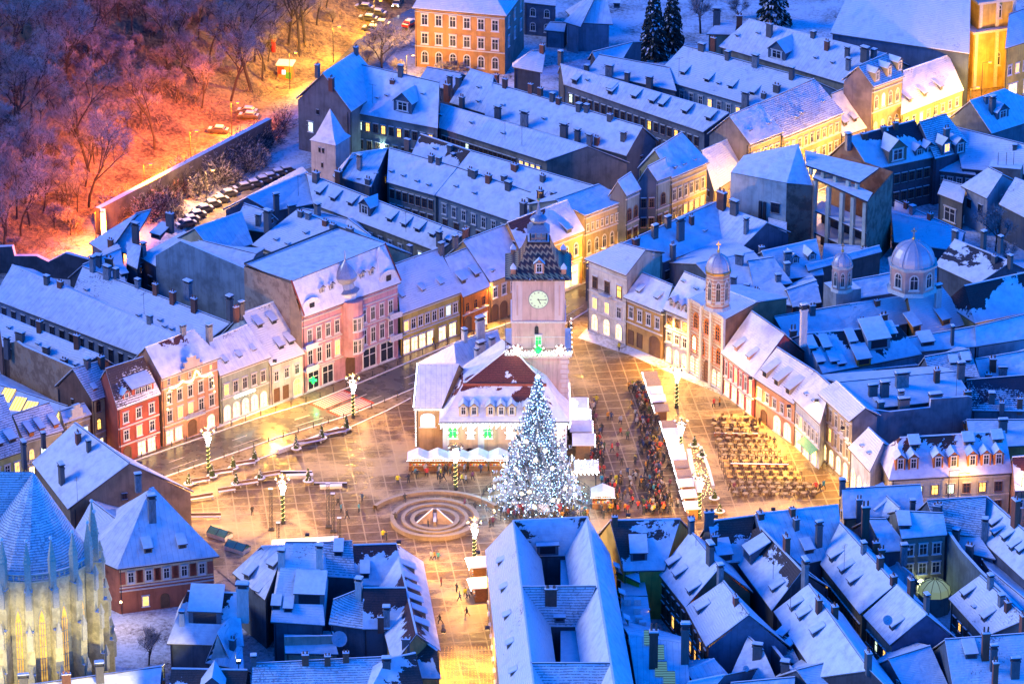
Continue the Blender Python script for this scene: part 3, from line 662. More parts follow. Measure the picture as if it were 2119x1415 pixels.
h, k = LH('low lean-to roofs in the yard behind the pink palace', (640, 470), (760, 530), (600, 425), (722, 455), 5, 'slate', 's', .4, ch=[(657, 447, 2.4, 1.1)])
h, k = LH('small peaked roof dusted with snow behind the pink palace', (700, 500), (765, 520), (720, 452), (768, 488), 6, 'dark', 's', .6)

h, k = LH('rear wing of the pink palace with five roof hatches and chimneys along its ridge', (521, 506), (672, 560), (614, 434), (762, 492), 12, (.52, .43, .26), 's', .55, f=[(8.6, 2.3, 1.2, 6, 'b', 0)], ch=[(554, 470, 3.0, 1.3), (622, 447, 1.2, 1), (638, 452, 1.2, 1), (673, 465, 1.2, 1), (689, 472, 1.2, 1), (724, 485, 1.4, 1.3)], vt=[(570, 498), (631, 484), (594, 507), (618, 517)], co=(11,), cm=M_stone)
h, k = LH('courtyard wing with a cream yard wall and blue standing seam roof', (444, 527), (524, 504), (402, 472), (500, 438), 12, (.52, .43, .26), 's', .6, f=[(8.6, 2.3, 1.3, 3, 'b', 0)])
h, k = LH('low roof in front of the yard parking with a snowy slope', (480, 470), (545, 480), (505, 421), (560, 440), 11, 'slate', 's', .6, ch=[(535, 465, 2)])
h, k = LH('white snow-roofed side house behind the great blank blue wall', (286, 530), (324, 551), (380, 479), (420, 500), 9, (.12, .13, .15), 's', .5, ch=[(297, 530, 2.8, .9)], f=[(4, 2, 1.2, 1, 'b', 0)])
h = thing('blank_wall_building', 'flat building with a huge blank blue-grey firewall left of the pink palace', 'building', tuple(xy(W(400, 600, 6))))
firewall(h, (322, 529, 11.5), (507, 556, 15), [(373, 499)], plaster((.26, .34, .37), stain=.5), .6, 'blank_wall')
firewall(h, (507, 556, 15), (534, 567, 15), [], wm((.14, .13, .13)), .6, 'side_wall')
T('', '', (372, 505), (512, 556), (420, 498), (530, 525), 13, (.3, .3, .3), 's', .25, h=h)
h, k = LH('hipped house with a snow lantern below the old city wall', (184, 502), (262, 524), (281, 442), (313, 434), 6.5, (.16, .19, .24), 's', .62, hl=1, hr=1, f=[(1.5, 1.7, 1.3, 3, 'k', 0)], ch=[(281, 500, 3.2, 1.3), (229, 506, 1.4), (352, 470, 3, 1.4)])
p, n = roof_hit(k, 322, 492); dormer(h, p, n, 'shed', 2.2, .8, 'dark')
h, k = LH('low house with two slopes below the hipped lantern house', (205, 590), (262, 598), (171, 548), (250, 514), 7, 'slate', 's', .6, dm=[(258, 575)], ch=[(203, 550, 2, 1.2), (226, 555, 2.2, 1.3)])
h, k = LH('steep little gabled house behind the parapet chimneys left of the blank wall', (262, 545), (284, 556), (262, 502), (292, 510), 9, 'slate', 's', .8)
h, k = LH('roof crossed by dark parapets and lined with chimneys left of the blank wall', (148, 610), (420, 712), (171, 551), (476, 668), 8, 'slate', 's', .7, hl=1, ch=[(192, 560, 2.4), (222, 575, 2.6, 1.4), (240, 569, 1.2), (285, 590, 1.4), (322, 606, 2.4, 1), (358, 627, 2.4, 1), (402, 645, 3.2, 1.1), (389, 608, 2.6, 1.4), (476, 658, 3.6)], vt=[(178, 602), (286, 655), (330, 665), (340, 678), (354, 683)])
h, k = LH('longest courtyard house at the left edge with dark windows along its yard', (-15, 618), (286, 734), (25, 548), (365, 692), 7.5, (.22, .28, .36), 's', .62, f=[(3.8, 2.4, 1.1, 14, 'k', 0), (.6, 2.0, 1.1, 12, 'k', 0)], ch=[(97, 586, 1.4, 1), (125, 592, 1.2, 1), (310, 665, 1.0, 1)])
h, k = LH('roof behind the long bare brick firewall at the left edge', (5, 716), (156, 764), (-5, 648), (206, 734), 9.5, C['brick'], 's', .75, ch=[(42, 706, 2, 1.6), (96, 733, 1.6, 1.2), (133, 752, 1.2, 1), (160, 722, 2.6, 1.1), (83, 684, 2), (15, 730, 3, 1)], vt=[(78, 714), (155, 757), (18, 680)], gw=C['brick'])
h2 = h; firewall(h, (10, 712, 9.6), (190, 830, 9.3), [(34, 706), (48, 716), (156, 763)], plaster((.27, .15, .085), brick=True, stain=.5))
h, k = T('glass_roofed_house', 'low house with four glowing yellow skylights beside the brick firewall', (-20, 880), (150, 905), (-20, 790), (140, 840), 5, 'tan', 's', .35, cat='house')
for q in ((15, 818), (38, 836), (62, 845), (130, 862)):
    p, n = roof_hit(k, *q); m = MB(); a_ = xy(k.b-k.a).normalized(); up = n.cross(a_)*(1 if n.cross(a_).z > 0 else -1); p = p+n*.12-Vector(h['_o'])
    m.face([p-a_*1.1-up*1.6, p+a_*1.1-up*1.6, p+a_*1.1+up*1.6, p-a_*1.1+up*1.6], emit('skylight_glow', (1, .68, .15), 2.5))
    for g in range(5): c = p+a_*(-1.1+.55*g); m.tube(c-up*1.6+n*.03, c+up*1.6+n*.03, .05, .05, M_dark, 4)
    m.obj('skylight', h, (0, 0, 0))
h, k = T('town_house', 'cream street house with three orange dormers in the left foreground', (50, 913), (132, 889), (26, 858), (102, 832), 8, 'cream', 't', .95, f=[(3.9, 2.2, 1.2, 3, 'ta', .3), (.4, 2.4, 1.4, 3, 's', 's')], dm=[(66, 902), (88, 894), (117, 886)], dcol='orange', dw=.9, dh=.9, co=(3.5, 7.4), gw=C['cream'])
h, k = T('town_house', 'house at the left edge with a pale yellow wall and a shed dormer', (-40, 962), (50, 932), (-60, 838), (8, 816), 8, 'lemon', 't', .95, f=[(4, 2.2, 1.2, 4, 'w', .3), (.4, 2.4, 1.4, 3, 's', 's')], dm=[(27, 915), (0, 925)], dw=1.4, dh=.8, gw=(.5, .48, .38))
h, k = T('town_house', 'small house with an ornate clock-like gable left of the cream house', (132, 875), (190, 856), (125, 850), (175, 834), 8.5, 'tan', 's', .4, f=[(4.4, 2, 1.1, 3, 't', .6), (.4, 2.4, 1.4, 3, 's', 's')], co=(7.6,))
m = MB(); q = k.wa.lerp(k.wb, .5); d = xy(k.wb-k.wa).normalized(); 
for (x0, w_, z0, h_) in ((0, 3.4, 8.4, .7), (0, 2.2, 9.1, 1.2), (0, 1.2, 10.3, .7)): m.box((q.x, q.y, z0+h_/2), (w_, .5, h_), M_stone, rot=math.atan2(d.y, d.x), top=M_snow)
m.obj('gable_ornament', h)
# ---- bottom left
h, k = T('gabled_house', 'big house with a steep blue snow roof and a bare brownish gable wall', (66, 956), (140, 1052), (155, 874), (268, 957), 9, (.22, .15, .09), 's', .75, cat='house', gw=(.27, .19, .12), ch=[(162, 916, 2), (184, 932, 1.8, .8), (128, 1000, 3.4, 1.3), (50, 955, 3.5, 1.3), (90, 915, 2, .8)])
h, k = T('parish_house', 'red brown two storey house with cream panels under a high hipped snow roof', (243, 1176), (454, 1149), (309, 1012), (318, 1008), 8.4, (.42, .14, .08), 's', 1.0, cat='house', hl=1, hr=1, over=.6,
  f=[(5.2, 2.1, 1.15, 5, 'w', 0), (.8, 1.9, 1.2, 1, 'w', 'y', .18, .36), (.2, 2.5, 1.5, 1, 'da', 0, .40, .55)], co=(4.0, 4.6), dm=[(307, 1143), (378, 1135)], dcol='brown', dw=1.3, dh=.9, ch=[(315, 1075, 4, 1.2), (286, 1005, 2, 1)])
m = MB(); d = xy(k.wb-k.wa); ln = d.length; d.normalize(); nn = Vector((d.y, -d.x, 0)); cpan = flat('cream_panel', (.68, .56, .36), .85); rpan = flat('red_panel', (.42, .12, .07), .85)
c = (xy(k.wa)+xy(k.wb))/2+nn*.03; m.box((c.x, c.y, 6.35), (ln*.99, .06, 2.9), cpan, rot=math.atan2(d.y, d.x))
for i in range(5):
    for s_ in (-1, 1):
        q = xy(k.wa)+d*(ln*(.03+.94*(i+.5)/5)+s_*1.35)+nn*.08; m.box((q.x, q.y, 6.3), (.95, .06, 2.2), rpan, rot=math.atan2(d.y, d.x))
m.obj('wall_panels', h)
for i in range(5):
    q = xy(k.wa)+d*(ln*(.03+.94*(i+.5)/5))+nn*.09; window(h, (q.x, q.y, 5.3), math.atan2(d.y, d.x), 1.1, 2.0, 'w')
h, k = T('gate_building', 'low wing with an arched gateway between the church choir and the red brown house', (150, 1105), (215, 1180), (190, 1035), (243, 1075), 7, (.30, .09, .055), 's', .6, cat='house')
h, k = T('gabled_house', 'small house with a bare dark red ridge and a glass-fronted dormer in the foreground', (345, 1330), (505, 1335), (388, 1222), (492, 1226), 8, 'slate', 'p', 1.0, cat='house', hl=1, tile=(.10, .035, .03), ch=[(503, 1270, 5, 1.7), (377, 1290, 2.4, .8)], ccol='white')
p, n = roof_hit(k, 424, 1290); dormer(h, p, n, 'shed', 5.0, 2.2, 'slate')
h, k = T('gabled_house', 'small white-roofed house with a green lit courtyard mat beside it', (425, 1370), (505, 1385), (450, 1310), (495, 1250), 6, 'white', 's', .9, cat='house', ch=[(482, 1345, 2, .8)])
m = MB(); p = W(412, 1357, 3); m.box((p.x, p.y, 1.5), (2.4, 3.4, 3.0), flat('green_mat', (.03, .30, .07), .7), rot=.1); m.box((p.x, p.y, 3.03), (2.6, 3.6, .06), emit('green_glow', (.03, .9, .15), .55), rot=.1)
tag(m.obj('glowing_skylight'), 'green lit rooflight in the courtyard in the left foreground', 'skylight')
h, k = T('mansion', 'large hipped house with a wide window dormer and two tall white chimneys in the foreground', (560, 1285), (672, 1292), (590, 1121), (658, 1121), 9, 'slate', 's', .95, cat='house', hl=1, hr=1, ccol='white', ch=[(583, 1166, 2.8, 1), (662, 1170, 3.2, 1)])
T('', '', (481, 1184), (548, 1240), (540, 1130), (592, 1128), 9, 'slate', 's', .9, h=h, hr=0, dm=[(510, 1196), (560, 1176), (530, 1230)], dw=1.2, dh=.8)
T('', '', (655, 1190), (735, 1195), (660, 1122), (729, 1119), 10, 'slate', 't', .9, h=h, dm=[(700, 1150)])
p, n = roof_hit(k, 640, 1250); dormer(h, p, n, 'shed', 4.6, 1.9, 'slate')
for q in ((571, 1260), (596, 1266)):
    p, n = roof_hit(k, *q); dormer(h, p, n, 'shed', 1.3, .8, 'slate')
h, k = T('tiled_house', 'dark red tiled house with patchy snow and a warm lit right slope full of dormers', (912, 1345), (876, 1162), (862, 1310), (819, 1124), 8, 'ochre', 'p', 1.0, cat='house', tile=(.10, .03, .028), dm=[(857, 1183), (862, 1209), (868, 1230), (872, 1252), (880, 1275), (886, 1302)], dw=1.6, dh=1.0, dcol='brown')
T('', '', (735, 1210), (838, 1212), (731, 1127), (820, 1124), 9, 'slate', 'p', .9, h=h, tile=(.10, .03, .028), dm=[(755, 1195)])
T('', '', (750, 1300), (850, 1300), (752, 1215), (840, 1215), 9, 'slate', 'p', .9, h=h, tile=(.08, .03, .03), ch=[(800, 1290, 3.4, 1), (788, 1295, 2)])
h, k = T('gabled_house', 'house with a snow-speckled tile gable and dormer beside the dark red tiled roofs', (680, 1290), (755, 1300), (690, 1240), (750, 1216), 9, 'slate', 't', .8, cat='house', ch=[(743, 1232, 2.6, 1)], ccol='white')
h, k = T('gabled_house', 'white-plastered low building with a satellite dish on its wall top', (590, 1350), (700, 1352), (588, 1315), (690, 1315), 6, (.6, .45, .3), 's', .3, cat='house')
firewall(h, (588, 1317, 8), (692, 1315, 8), [], wm((.62, .5, .36)), .4)
h, k = T('gabled_house', 'house with dark bare patches and a flat white terrace left of the shopping street', (830, 1400), (912, 1402), (858, 1312), (905, 1345), 6.5, 'ochre', 'k', .6, cat='house', ch=[(840, 1340, 2, 1.2)])
h, k = T('gabled_house', 'long tiled ridge with thin snow rows along the bottom edge', (520, 1440), (800, 1432), (522, 1372), (800, 1358), 8, 'slate', 't', .6, cat='house', ch=[(632, 1372, 1.6, 1), (678, 1372, 1.4, .9), (716, 1366, 1.4, .9), (525, 1374, 1.6, .8), (800, 1395, 3, 1.2)])
h, k = T('gabled_house', 'narrow tiled roof with white seams in the bottom foreground near the street', (760, 1440), (880, 1432), (800, 1362), (860, 1350), 8, 'slate', 'k', .8, cat='house', hl=1)
h, k = T('gabled_house', 'dark roofed house with arched snow dormer at the bottom edge', (345, 1450), (505, 1450), (355, 1382), (512, 1385), 7, 'slate', 'k', .6, cat='house')
p, n = roof_hit(k, 440, 1440); dormer(h, p, n, 'gable', 3.5, 1.6, 'dark')
h, k = T('gabled_house', 'blue roofed house at the bottom left below the church choir', (30, 1460), (330, 1435), (50, 1418), (335, 1378), 7, 'slate', 's', .6, cat='house', ch=[(50, 1430, 2.4, 1.4), (138, 1420, 2.6, 1.3), (207, 1408, 2.8, 1.2)])
# great double-courtyard building
h = thing('market_hall', 'huge long building around two roofed inner courtyards in the centre foreground', 'building', tuple(xy(W(1140, 1250, 10))))
zr_ = 16.5; ke = dict(zr=zr_)
T('', '', (1004, 1138), (1036, 1440), (1062, 1077), (1106, 1430), 10.5, (.60, .46, .30), 's', h=h, dm=[(1030, 1169), (1036, 1224), (1043, 1281), (1049, 1339), (1056, 1397)], dw=1.2, dh=.8, dcol='brown', f=[(1.0, 2.0, 1.3, 12, 'w', .5)], **ke)
T('', '', (1312, 1420), (1262, 1144), (1272, 1420), (1215, 1069), 10.5, 'slate', 's', h=h, dm=[(1279, 1180), (1290, 1235), (1300, 1288), (1310, 1342)], dw=1.2, dh=.8, dcol='brown', **ke)
T('', '', (1098, 1150), (1180, 1148), (1062, 1077), (1215, 1069), 10.5, 'slate', 'k', h=h, **ke)
T('', '', (1120, 1295), (1200, 1295), (1081, 1213), (1233, 1212), 10.5, 'slate', 't', h=h, ch=[(1140, 1240, 2.4, 1.8)], **ke)
T('', '', (1100, 1475), (1262, 1475), (1097, 1371), (1262, 1371), 10.5, 'slate', 't', h=h, **ke)
p, n = roof_hit(BLK[-3], 1133, 1145); dormer(h, p+n*.3, n, 'shed', 3.4, 1.6, 'slate')
p, n = roof_hit(BLK[-2], 1158, 1285); dormer(h, p+n*.1, n, 'shed', 1.6, .8, 'slate')
for (ya, yb) in ((1150, 1240), (1292, 1400)):
    for (xa, xb) in ((1088, 1118), (1160, 1200)):
        m = MB(); q4 = [W(xa, yb, 9.6), W(xb, yb, 9.6), W(xb, ya, 9.6), W(xa, ya, 9.6)]; m.prism([(p.x, p.y) for p in q4], 8.9, 9.6, M_eave, M_snow); m.obj('court_ledge', h)
# ---- bottom right
RR = 'parallel snow roofed houses in the right foreground'
def RH(label, *a, **kw): return T('row_house', label, *a, cat='house', group=RR, **kw)
h, k = RH('dark-ridged house facing the square with one shed dormer, next to the great double courtyard', (1290, 1180), (1375, 1178), (1262, 1076), (1408, 1073), 9, 'yellow', 'k', .95, dm=[(1322, 1160)], dw=2.6, dh=1.5, ch=[(1272, 1085, 1.5, .9)], dcol='slate')
h, k = RH('small bright yellow house wedged between two dark roofs', (1275, 1180), (1325, 1205), (1275, 1160), (1322, 1185), 8, (.70, .58, .05), 's', .3, f=[(4.6, 1.8, 1.2, 3, 'b', 0), (1.5, 1.8, 1.2, 3, 'b', .3)])
h, k = RH('long roof with three wedge dormers above the orange lit passage', (1361, 1184), (1418, 1256), (1430, 1098), (1490, 1172), 8, (.26, .13, .07), 's', .95, dm=[(1382, 1174), (1396, 1196), (1424, 1229)], ch=[(1469, 1163, 3, 1.6), (1490, 1205, 3, .9), (1430, 1100, 2)], f=[(1, 2.4, 1.3, 5, 'b', .35), (4.6, 1.8, 1.1, 5, 'b', .2)])
h, k = RH('lower section of the dormered roof ending in a dark blue gable wall', (1418, 1256), (1461, 1337), (1497, 1201), (1550, 1270), 8, (.26, .13, .07), 's', .95, dm=[(1442, 1268)], ch=[(1522, 1247, 1.6, 1.3)], gw=(.15, .20, .28), f=[(1, 2.4, 1.3, 4, 'b', .35), (4.6, 1.8, 1.1, 4, 'b', .2)])
h, k = RH('house facing the square with a curl of bare red tile along its ridge', (1480, 1165), (1545, 1160), (1465, 1078), (1562, 1066), 9, 'slate', 'p', .9, dm=[(1500, 1160)], dw=2.4, dh=1.2, ch=[(1467, 1085, 3, 1.5), (1478, 1130, 2.6, .8), (1430, 1092, 2, 1)])
h, k = RH('roof with a large fallen-snow patch of bare dark tile around a box dormer', (1500, 1130), (1597, 1262), (1572, 1088), (1660, 1180), 8.5, (.06, .06, .07), 'k', .95, dm=[(1596, 1225)], ch=[(1573, 1090, 3.4, 1.2), (1627, 1140, 3.2, 1.3), (1665, 1212, 4, 1.6)])
p, n = roof_hit(k, 1548, 1158); dormer(h, p+n*.3, n, 'shed', 3.2, 1.6, 'slate')
h, k = RH('lower continuation of the bare-patched roof with two wedge dormers', (1601, 1264), (1690, 1400), (1674, 1207), (1800, 1385), 8.5, (.06, .06, .07), 's', .95, dm=[(1635, 1262), (1652, 1282), (1680, 1315)], ch=[(1694, 1264, 2.4, 1.2), (1727, 1275, 2.4, 1), (1796, 1380, 2.6, 1.3)])
h, k = RH('broad roof facing away from the square with chimneys and a long dormer', (1598, 1180), (1745, 1148), (1563, 1063), (1735, 1044), 9, 'slate', 's', .8, dm=[(1675, 1145)], dw=1.5, dh=.8, ch=[(1647, 1092, 2, .8), (1694, 1128, 3.6, 1), (1639, 1062, 1, .8)])
h, k = RH('long roof with three wedge dormers above a row of yard windows', (1697, 1166), (1779, 1269), (1738, 1080), (1853, 1208), 8.5, (.20, .15, .09), 's', .95, dm=[(1718, 1160), (1739, 1186), (1757, 1210)], f=[(4.2, 2, 1.1, 12, 'b', .15), (.8, 2, 1.1, 12, 'b', .3)], ch=[(1787, 1142, 2), (1821, 1172, 2.2)])
h, k = RH('roof section with a satellite dish and a blue gable wall above cool lit windows', (1786, 1272), (1841, 1333), (1856, 1209), (1918, 1270), 8.5, (.24, .28, .24), 's', .95, gw=(.09, .12, .20), dm=[(1843, 1302)], f=[(4.2, 2, 1.1, 6, 'b', .5), (.8, 2, 1.1, 6, 'b', .5)], ch=[(1849, 1207, 1.6), (1884, 1222, 2.4, 1.2), (1917, 1257, 2.4, 1)])
h, k = RH('grey courtyard building with tall windows around a dark light well', (1866, 1113), (1960, 1105), (1852, 1056), (1952, 1061), 11, (.22, .21, .17), 's', .7, f=[(7.4, 2.1, 1.5, 3, 'w', 0), (4.0, 2.1, 1.5, 3, 'w', 0), (.8, 2.1, 1.5, 3, 'w', .3)], dm=[(1872, 1096)], dw=1.8, dh=.9)
h, k = RH('purple tinted hipped roof left of the grey courtyard building', (1829, 1141), (1884, 1137), (1797, 1073), (1834, 1073), 9, 'slate', 's', .8, ch=[(1790, 1100, 4.5, 1.2), (1812, 1150, 3, 1), (1823, 1172, 3, 1), (1870, 1155, 2.6, 1)])
h, k = RH('house with a curved parapet and three roof peaks at the square corner', (1745, 1072), (1915, 1064), (1742, 1011), (1905, 1002), 10, 'tan', 's', .7, ch=[(1777, 1066, 3, .9), (1888, 1062, 2.8, .8), (1743, 1010, 1.6, .9)])
T('', '', (1795, 1062), (1850, 1073), (1812, 1004), (1862, 1050), 10, 'tan', 's', .7, h=h, dm=[(1806, 1062)])
h, k = RH('low roof slumping to the yard beside the glass pavilion', (1840, 1205), (1903, 1207), (1827, 1140), (1890, 1190), 5, 'slate', 's', .5)
h, k = RH('wide roof with thin snow facing the courtyard near the right edge', (1940, 1100), (2035, 1110), (1918, 1035), (2041, 1027), 10, 'slate', 't', .8, ch=[(1938, 1062, 2, 1.2), (2037, 1110, 3.6, .9), (1943, 1060, 2, 1)])
h, k = RH('right edge roof with a column of skylights, one lit yellow', (2031, 1117), (2130, 1208), (2042, 1027), (2140, 1115), 9, (.10, .12, .17), 's', .95, dm=[(2055, 1108), (2075, 1118), (2090, 1138), (2106, 1145), (2050, 1090)], dw=1.1, dh=.8, ch=[(2100, 1085, 5.5, 1.4)], ccol='brick')
h, k = RH('slope of snow behind the tall grey firewall of the light well', (1990, 1140), (2060, 1156), (1963, 1074), (2010, 1085), 8, 'slate', 's', .7, ch=[(1978, 1120, 2, 1), (2006, 1150, 2, 1.1)])
firewall(h, (1961, 1100, 11), (2112, 1262, 9), [(1985, 1135), (2028, 1182)], wm((.15, .21, .24)))
h, k = RH('bright roof with two wedge dormers and chimney row right of the glass pavilion', (1963, 1237), (2035, 1317), (2028, 1190), (2125, 1279), 8, (.13, .16, .16), 's', .95, dm=[(1992, 1236), (2033, 1284)], vt=[(2014, 1258)], ch=[(2049, 1216, 2.2, 1), (2071, 1250, 1.6), (2085, 1260, 1.4), (2115, 1300, 2.4, 1)], f=[(4, 1.6, 1.2, 6, 'b', .3), (1, 1.6, 1.1, 6, 'b', .3)])
h, k = RH('blue roof with a striped corrugated part at the right edge behind the bright roof', (2075, 1262), (2150, 1330), (2045, 1175), (2150, 1262), 6.5, 'slate', 's', .5)
h, k = RH('cross roof with a single long dormer and black chimneys at the bottom right', (1975, 1440), (2135, 1430), (1955, 1322), (2130, 1309), 8, 'slate', 's', .7, dm=[(2010, 1362)], dw=1.8, dh=.9, ch=[(2038, 1362, 5, 1.1), (2055, 1385, 4, 1), (2058, 1420, 4, .8), (2100, 1400, 3, 1.3)])
h, k = RH('low roof slope with seams between the gable wall and the bottom cross roof', (1880, 1440), (1975, 1445), (1838, 1362), (1925, 1335), 6.5, 'slate', 's', .6)
h, k = RH('small roof with seamed snow at the bottom left of the spruce tops', (1690, 1440), (1790, 1440), (1648, 1385), (1728, 1365), 7, 'slate', 's', .6)
h, k = RH('grey-walled roof ridge with a chimney at the bottom centre right', (1510, 1400), (1610, 1412), (1548, 1315), (1580, 1345), 6, 'slate', 's', .7, ch=[(1567, 1360, 2.6, 1.4), (1624, 1402, 2.6, 1.2)])
h, k = RH('low stepped lean-to roofs beside the long black light well', (1575, 1345), (1660, 1378), (1560, 1285), (1630, 1320), 6, 'slate', 's', .55, ch=[(1596, 1330, 1.8, 1.2)], dm=[(1612, 1322), (1630, 1342)])
firewall(h, (1548, 1275, 8), (1648, 1400, 8), [], wm((.12, .15, .19)))
h, k = RH('flat-seamed roof with green glowing ridge skylights in the foreground', (1320, 1440), (1430, 1440), (1300, 1312), (1420, 1330), 7, (.10, .10, .12), 's', .35, ch=[(1352, 1380, 6.5, 1.3), (1417, 1372, 6.5, 1.2)])
for q in ((1345, 1320), (1362, 1350), (1368, 1385), (1385, 1405)):
    p, n = roof_hit(k, *q); m = MB(); a_ = Vector((1, 0, 0)); up = n.cross(a_)*(1 if n.cross(a_).z > 0 else -1); p = p+n*.15-Vector(h['_o'])
    m.face([p-a_*.9-up*1.5, p+a_*.9-up*1.5, p+a_*.9+up*1.5, p-a_*.9+up*1.5], emit('skylight_green', (.35, .7, .35), .28))
    for g in range(7): c = p+up*(-1.5+.5*g)+n*.03; m.tube(c-a_*.9, c+a_*.9, .04, .04, M_dark, 4)
    m.obj('skylight', h, (0, 0, 0))
h, k = RH('low dark flat roof carrying white air conditioning boxes', (1285, 1310), (1350, 1312), (1285, 1232), (1340, 1232), 6, (.05, .05, .06), 's', .12, tile=(.03, .03, .03))
for q in ((1298, 1250), (1319, 1250), (1318, 1268), (1322, 1286), (1302, 1296), (1330, 1296)):
    p, n = roof_hit(k, *q); m = MB(); q = p-Vector(h['_o']); m.box((q.x, q.y, q.z+.5), (1.1, .8, 1.0), M_white, top=M_snow); m.obj('air_conditioner', h, (0, 0, 0))
h, k = RH('little snow roofed shed below the blue gable wall at the bottom', (1452, 1440), (1530, 1420), (1420, 1385), (1478, 1362), 6, 'slate', 's', .5)
h, k = RH('bottom edge roof with three metal seams near the centre right', (1330, 1500), (1420, 1490), (1425, 1410), (1500, 1395), 7, 'slate', 's', .5)
h, k = RH('bottom edge roof with a fine snow surface below the long dark light well', (1500, 1470), (1640, 1460), (1512, 1412), (1645, 1400), 7, 'slate', 's', .5)
h, k = RH('narrow roof sliver with skylights right of the long yard-window roof', (1790, 1290), (1850, 1345), (1800, 1230), (1850, 1270), 4, 'slate', 's', .4) if 0 else (h, k)
# ---- right hand side of the square
RS = 'town houses in the row on the right of the square'
def SQR(label, *a, **kw): return T('town_house', label, *a, group=RS, **kw)
h, k = SQR('tall white four storey house with a low snow roof at the street corner', (1209, 535), (1295, 569), (1284, 502), (1336, 516), 14, 'white', 's', .45, gw=(.52, .44, .32), over=.6,
  f=[(4.6, 2.3, 1.3, 3, 'w', .3), (8.6, 2.5, 1.3, 3, 'b', .6), (.4, 3.2, 1.6, 3, 'sa', 's')], co=(4.1, 7.9, 12.6), l=[(5, 2, 1, 2, 'w', 0), (9, 2, 1, 2, 'w', 0)])
m = MB(); q = k.wa.lerp(k.wb, .5); d = xy(k.wb-k.wa).normalized(); nn = Vector((d.y, -d.x, 0)); c = xy(q)+nn*.6; m.box((c.x, c.y, 8.4), (2.4, 1.1, .15), M_stone, rot=math.atan2(d.y, d.x), top=M_snow)
for s_ in range(9): e = c+nn*.5+d*(-1.15+.29*s_); m.box((e.x, e.y, 8.95), (.05, .05, 1), M_dark)
e = c+nn*.5; m.box((e.x, e.y, 9.45), (2.4, .07, .07), M_dark, rot=math.atan2(d.y, d.x)); m.obj('balcony', h)
h, k = SQR('ochre three storey house with an arched gateway', (1290, 614), (1372, 647), (1330, 564), (1392, 590), 9.5, (.58, .34, .10), 's', .8, f=[(5.6, 2.3, 1.2, 4, 'w', .15), (.5, 2.8, 1.4, 2, 'dw', 0, .03, .5), (.15, 3.9, 3.0, 1, 'da', 0, .6, .98)], co=(4.7, 8.8), dm=[(1320, 606), (1358, 620)], dw=.7, dh=.5)
h, k = SQR('narrow white house with a blue mansard roof and three small gable dormers', (1371, 638), (1426, 661), (1416, 562), (1466, 582), 10.4, (.62, .55, .48), 's', 1.1, f=[(7.4, 2.0, 1.2, 3, 'b', .4), (4.2, 2.0, 1.2, 3, 'w', .2), (.3, 2.9, 1.4, 3, 'sa', 's')], co=(3.8, 6.9), vt=[(1414, 585), (1440, 600)])
for q in ((1390, 635), (1405, 642), (1420, 648)):
    p, n = roof_hit(k, *q); dormer(h, p, n, 'gable', 1.3, 1.2, 'rose')
h, k = T('orthodox_church', 'striped cream and brick church front with paired arched windows and a domed bell tower', (1426, 618), (1500, 660), (1480, 590), (1566, 624), 14.3, (.60, .50, .36), 's', .18, cat='church', over=.12, gw=(.30, .15, .08),
  f=[(4.8, 3.2, 1.5, 4, 'oa', .25), (9.2, 3.2, 1.5, 3, 'oa', .15), (.4, 3.4, 1.4, 2, 'sa', 's', .02, .35), (.2, 4.2, 2.2, 1, 'da', 0, .42, .62), (.4, 3.2, 1.4, 2, 'sa', 's', .66, .97)])
ORT = (h, k)
m = MB(); d = xy(k.wb-k.wa); ln = d.length; d.normalize(); nn = Vector((d.y, -d.x, 0)); c = (xy(k.wa)+xy(k.wb))/2+nn*.02; rb = flat('brick_stripe', (.42, .14, .06), .85)
for i in range(22):
    z = .6+i*.62; m.box((c.x, c.y, z), (ln*.98, .05, .11), rb, rot=math.atan2(d.y, d.x))
for u in (0.01, .36, .64, .99):
    q = xy(k.wa)+d*ln*u+nn*.2; m.box((q.x, q.y, 7.3), (.6, .5, 14.4), M_stone, rot=math.atan2(d.y, d.x), top=M_snow)
for u in range(26):
    q = xy(k.wa)+d*ln*(u+.5)/26+nn*.12; m.box((q.x, q.y, 14.2), (.25, .3, .8), M_stone, rot=math.atan2(d.y, d.x), top=M_snow)
m.obj('brick_bands', h)
h, k = SQR('red and white pilastered house with a mansard roof and two dormers', (1492, 729), (1558, 780), (1555, 643), (1624, 690), 8, (.60, .10, .08), 's', 1.0, dm=[(1522, 725), (1548, 745)], dw=.9, dh=.9, dcol='salmon', f=[(3.9, 2.9, 1.0, 6, 'w', .25), (.3, 2.7, 1.8, 4, 's', 's')], co=(3.5, 7.4), kind='shed')
h, k = SQR('long salmon house with three blocky dormers and two glowing arches', (1558, 779), (1642, 835), (1608, 718), (1692, 771), 8, 'salmon', 's', .9, f=[(4.4, 1.9, 1.2, 5, 'w', .35), (.2, 3.2, 2.4, 2, 'sa', 's', .45, .97), (.2, 2.6, 2.0, 1, 'da', 0, .12, .35)], co=(4.0,), dm=[(1582, 780), (1606, 797), (1630, 815)], dw=1.5, dh=1.2, dcol='tan')
h, k = SQR('blue-white house with curved window heads and a green awning', (1640, 823), (1697, 877), (1690, 770), (1720, 797), 9, (.46, .50, .54), 's', .9, f=[(4.3, 2.4, 1.1, 6, 'w', .1), (.3, 2.9, 2.2, 3, 's', 's')], co=(3.9, 8.4), vt=[(1667, 818), (1683, 832)])
m = MB(); e0 = k.wa.lerp(k.wb, .45); e1 = k.wa.lerp(k.wb, .98); ga = flat('green_awning', (.05, .33, .20), .7); nn = Vector(((e1-e0).normalized().y, -(e1-e0).normalized().x, 0))
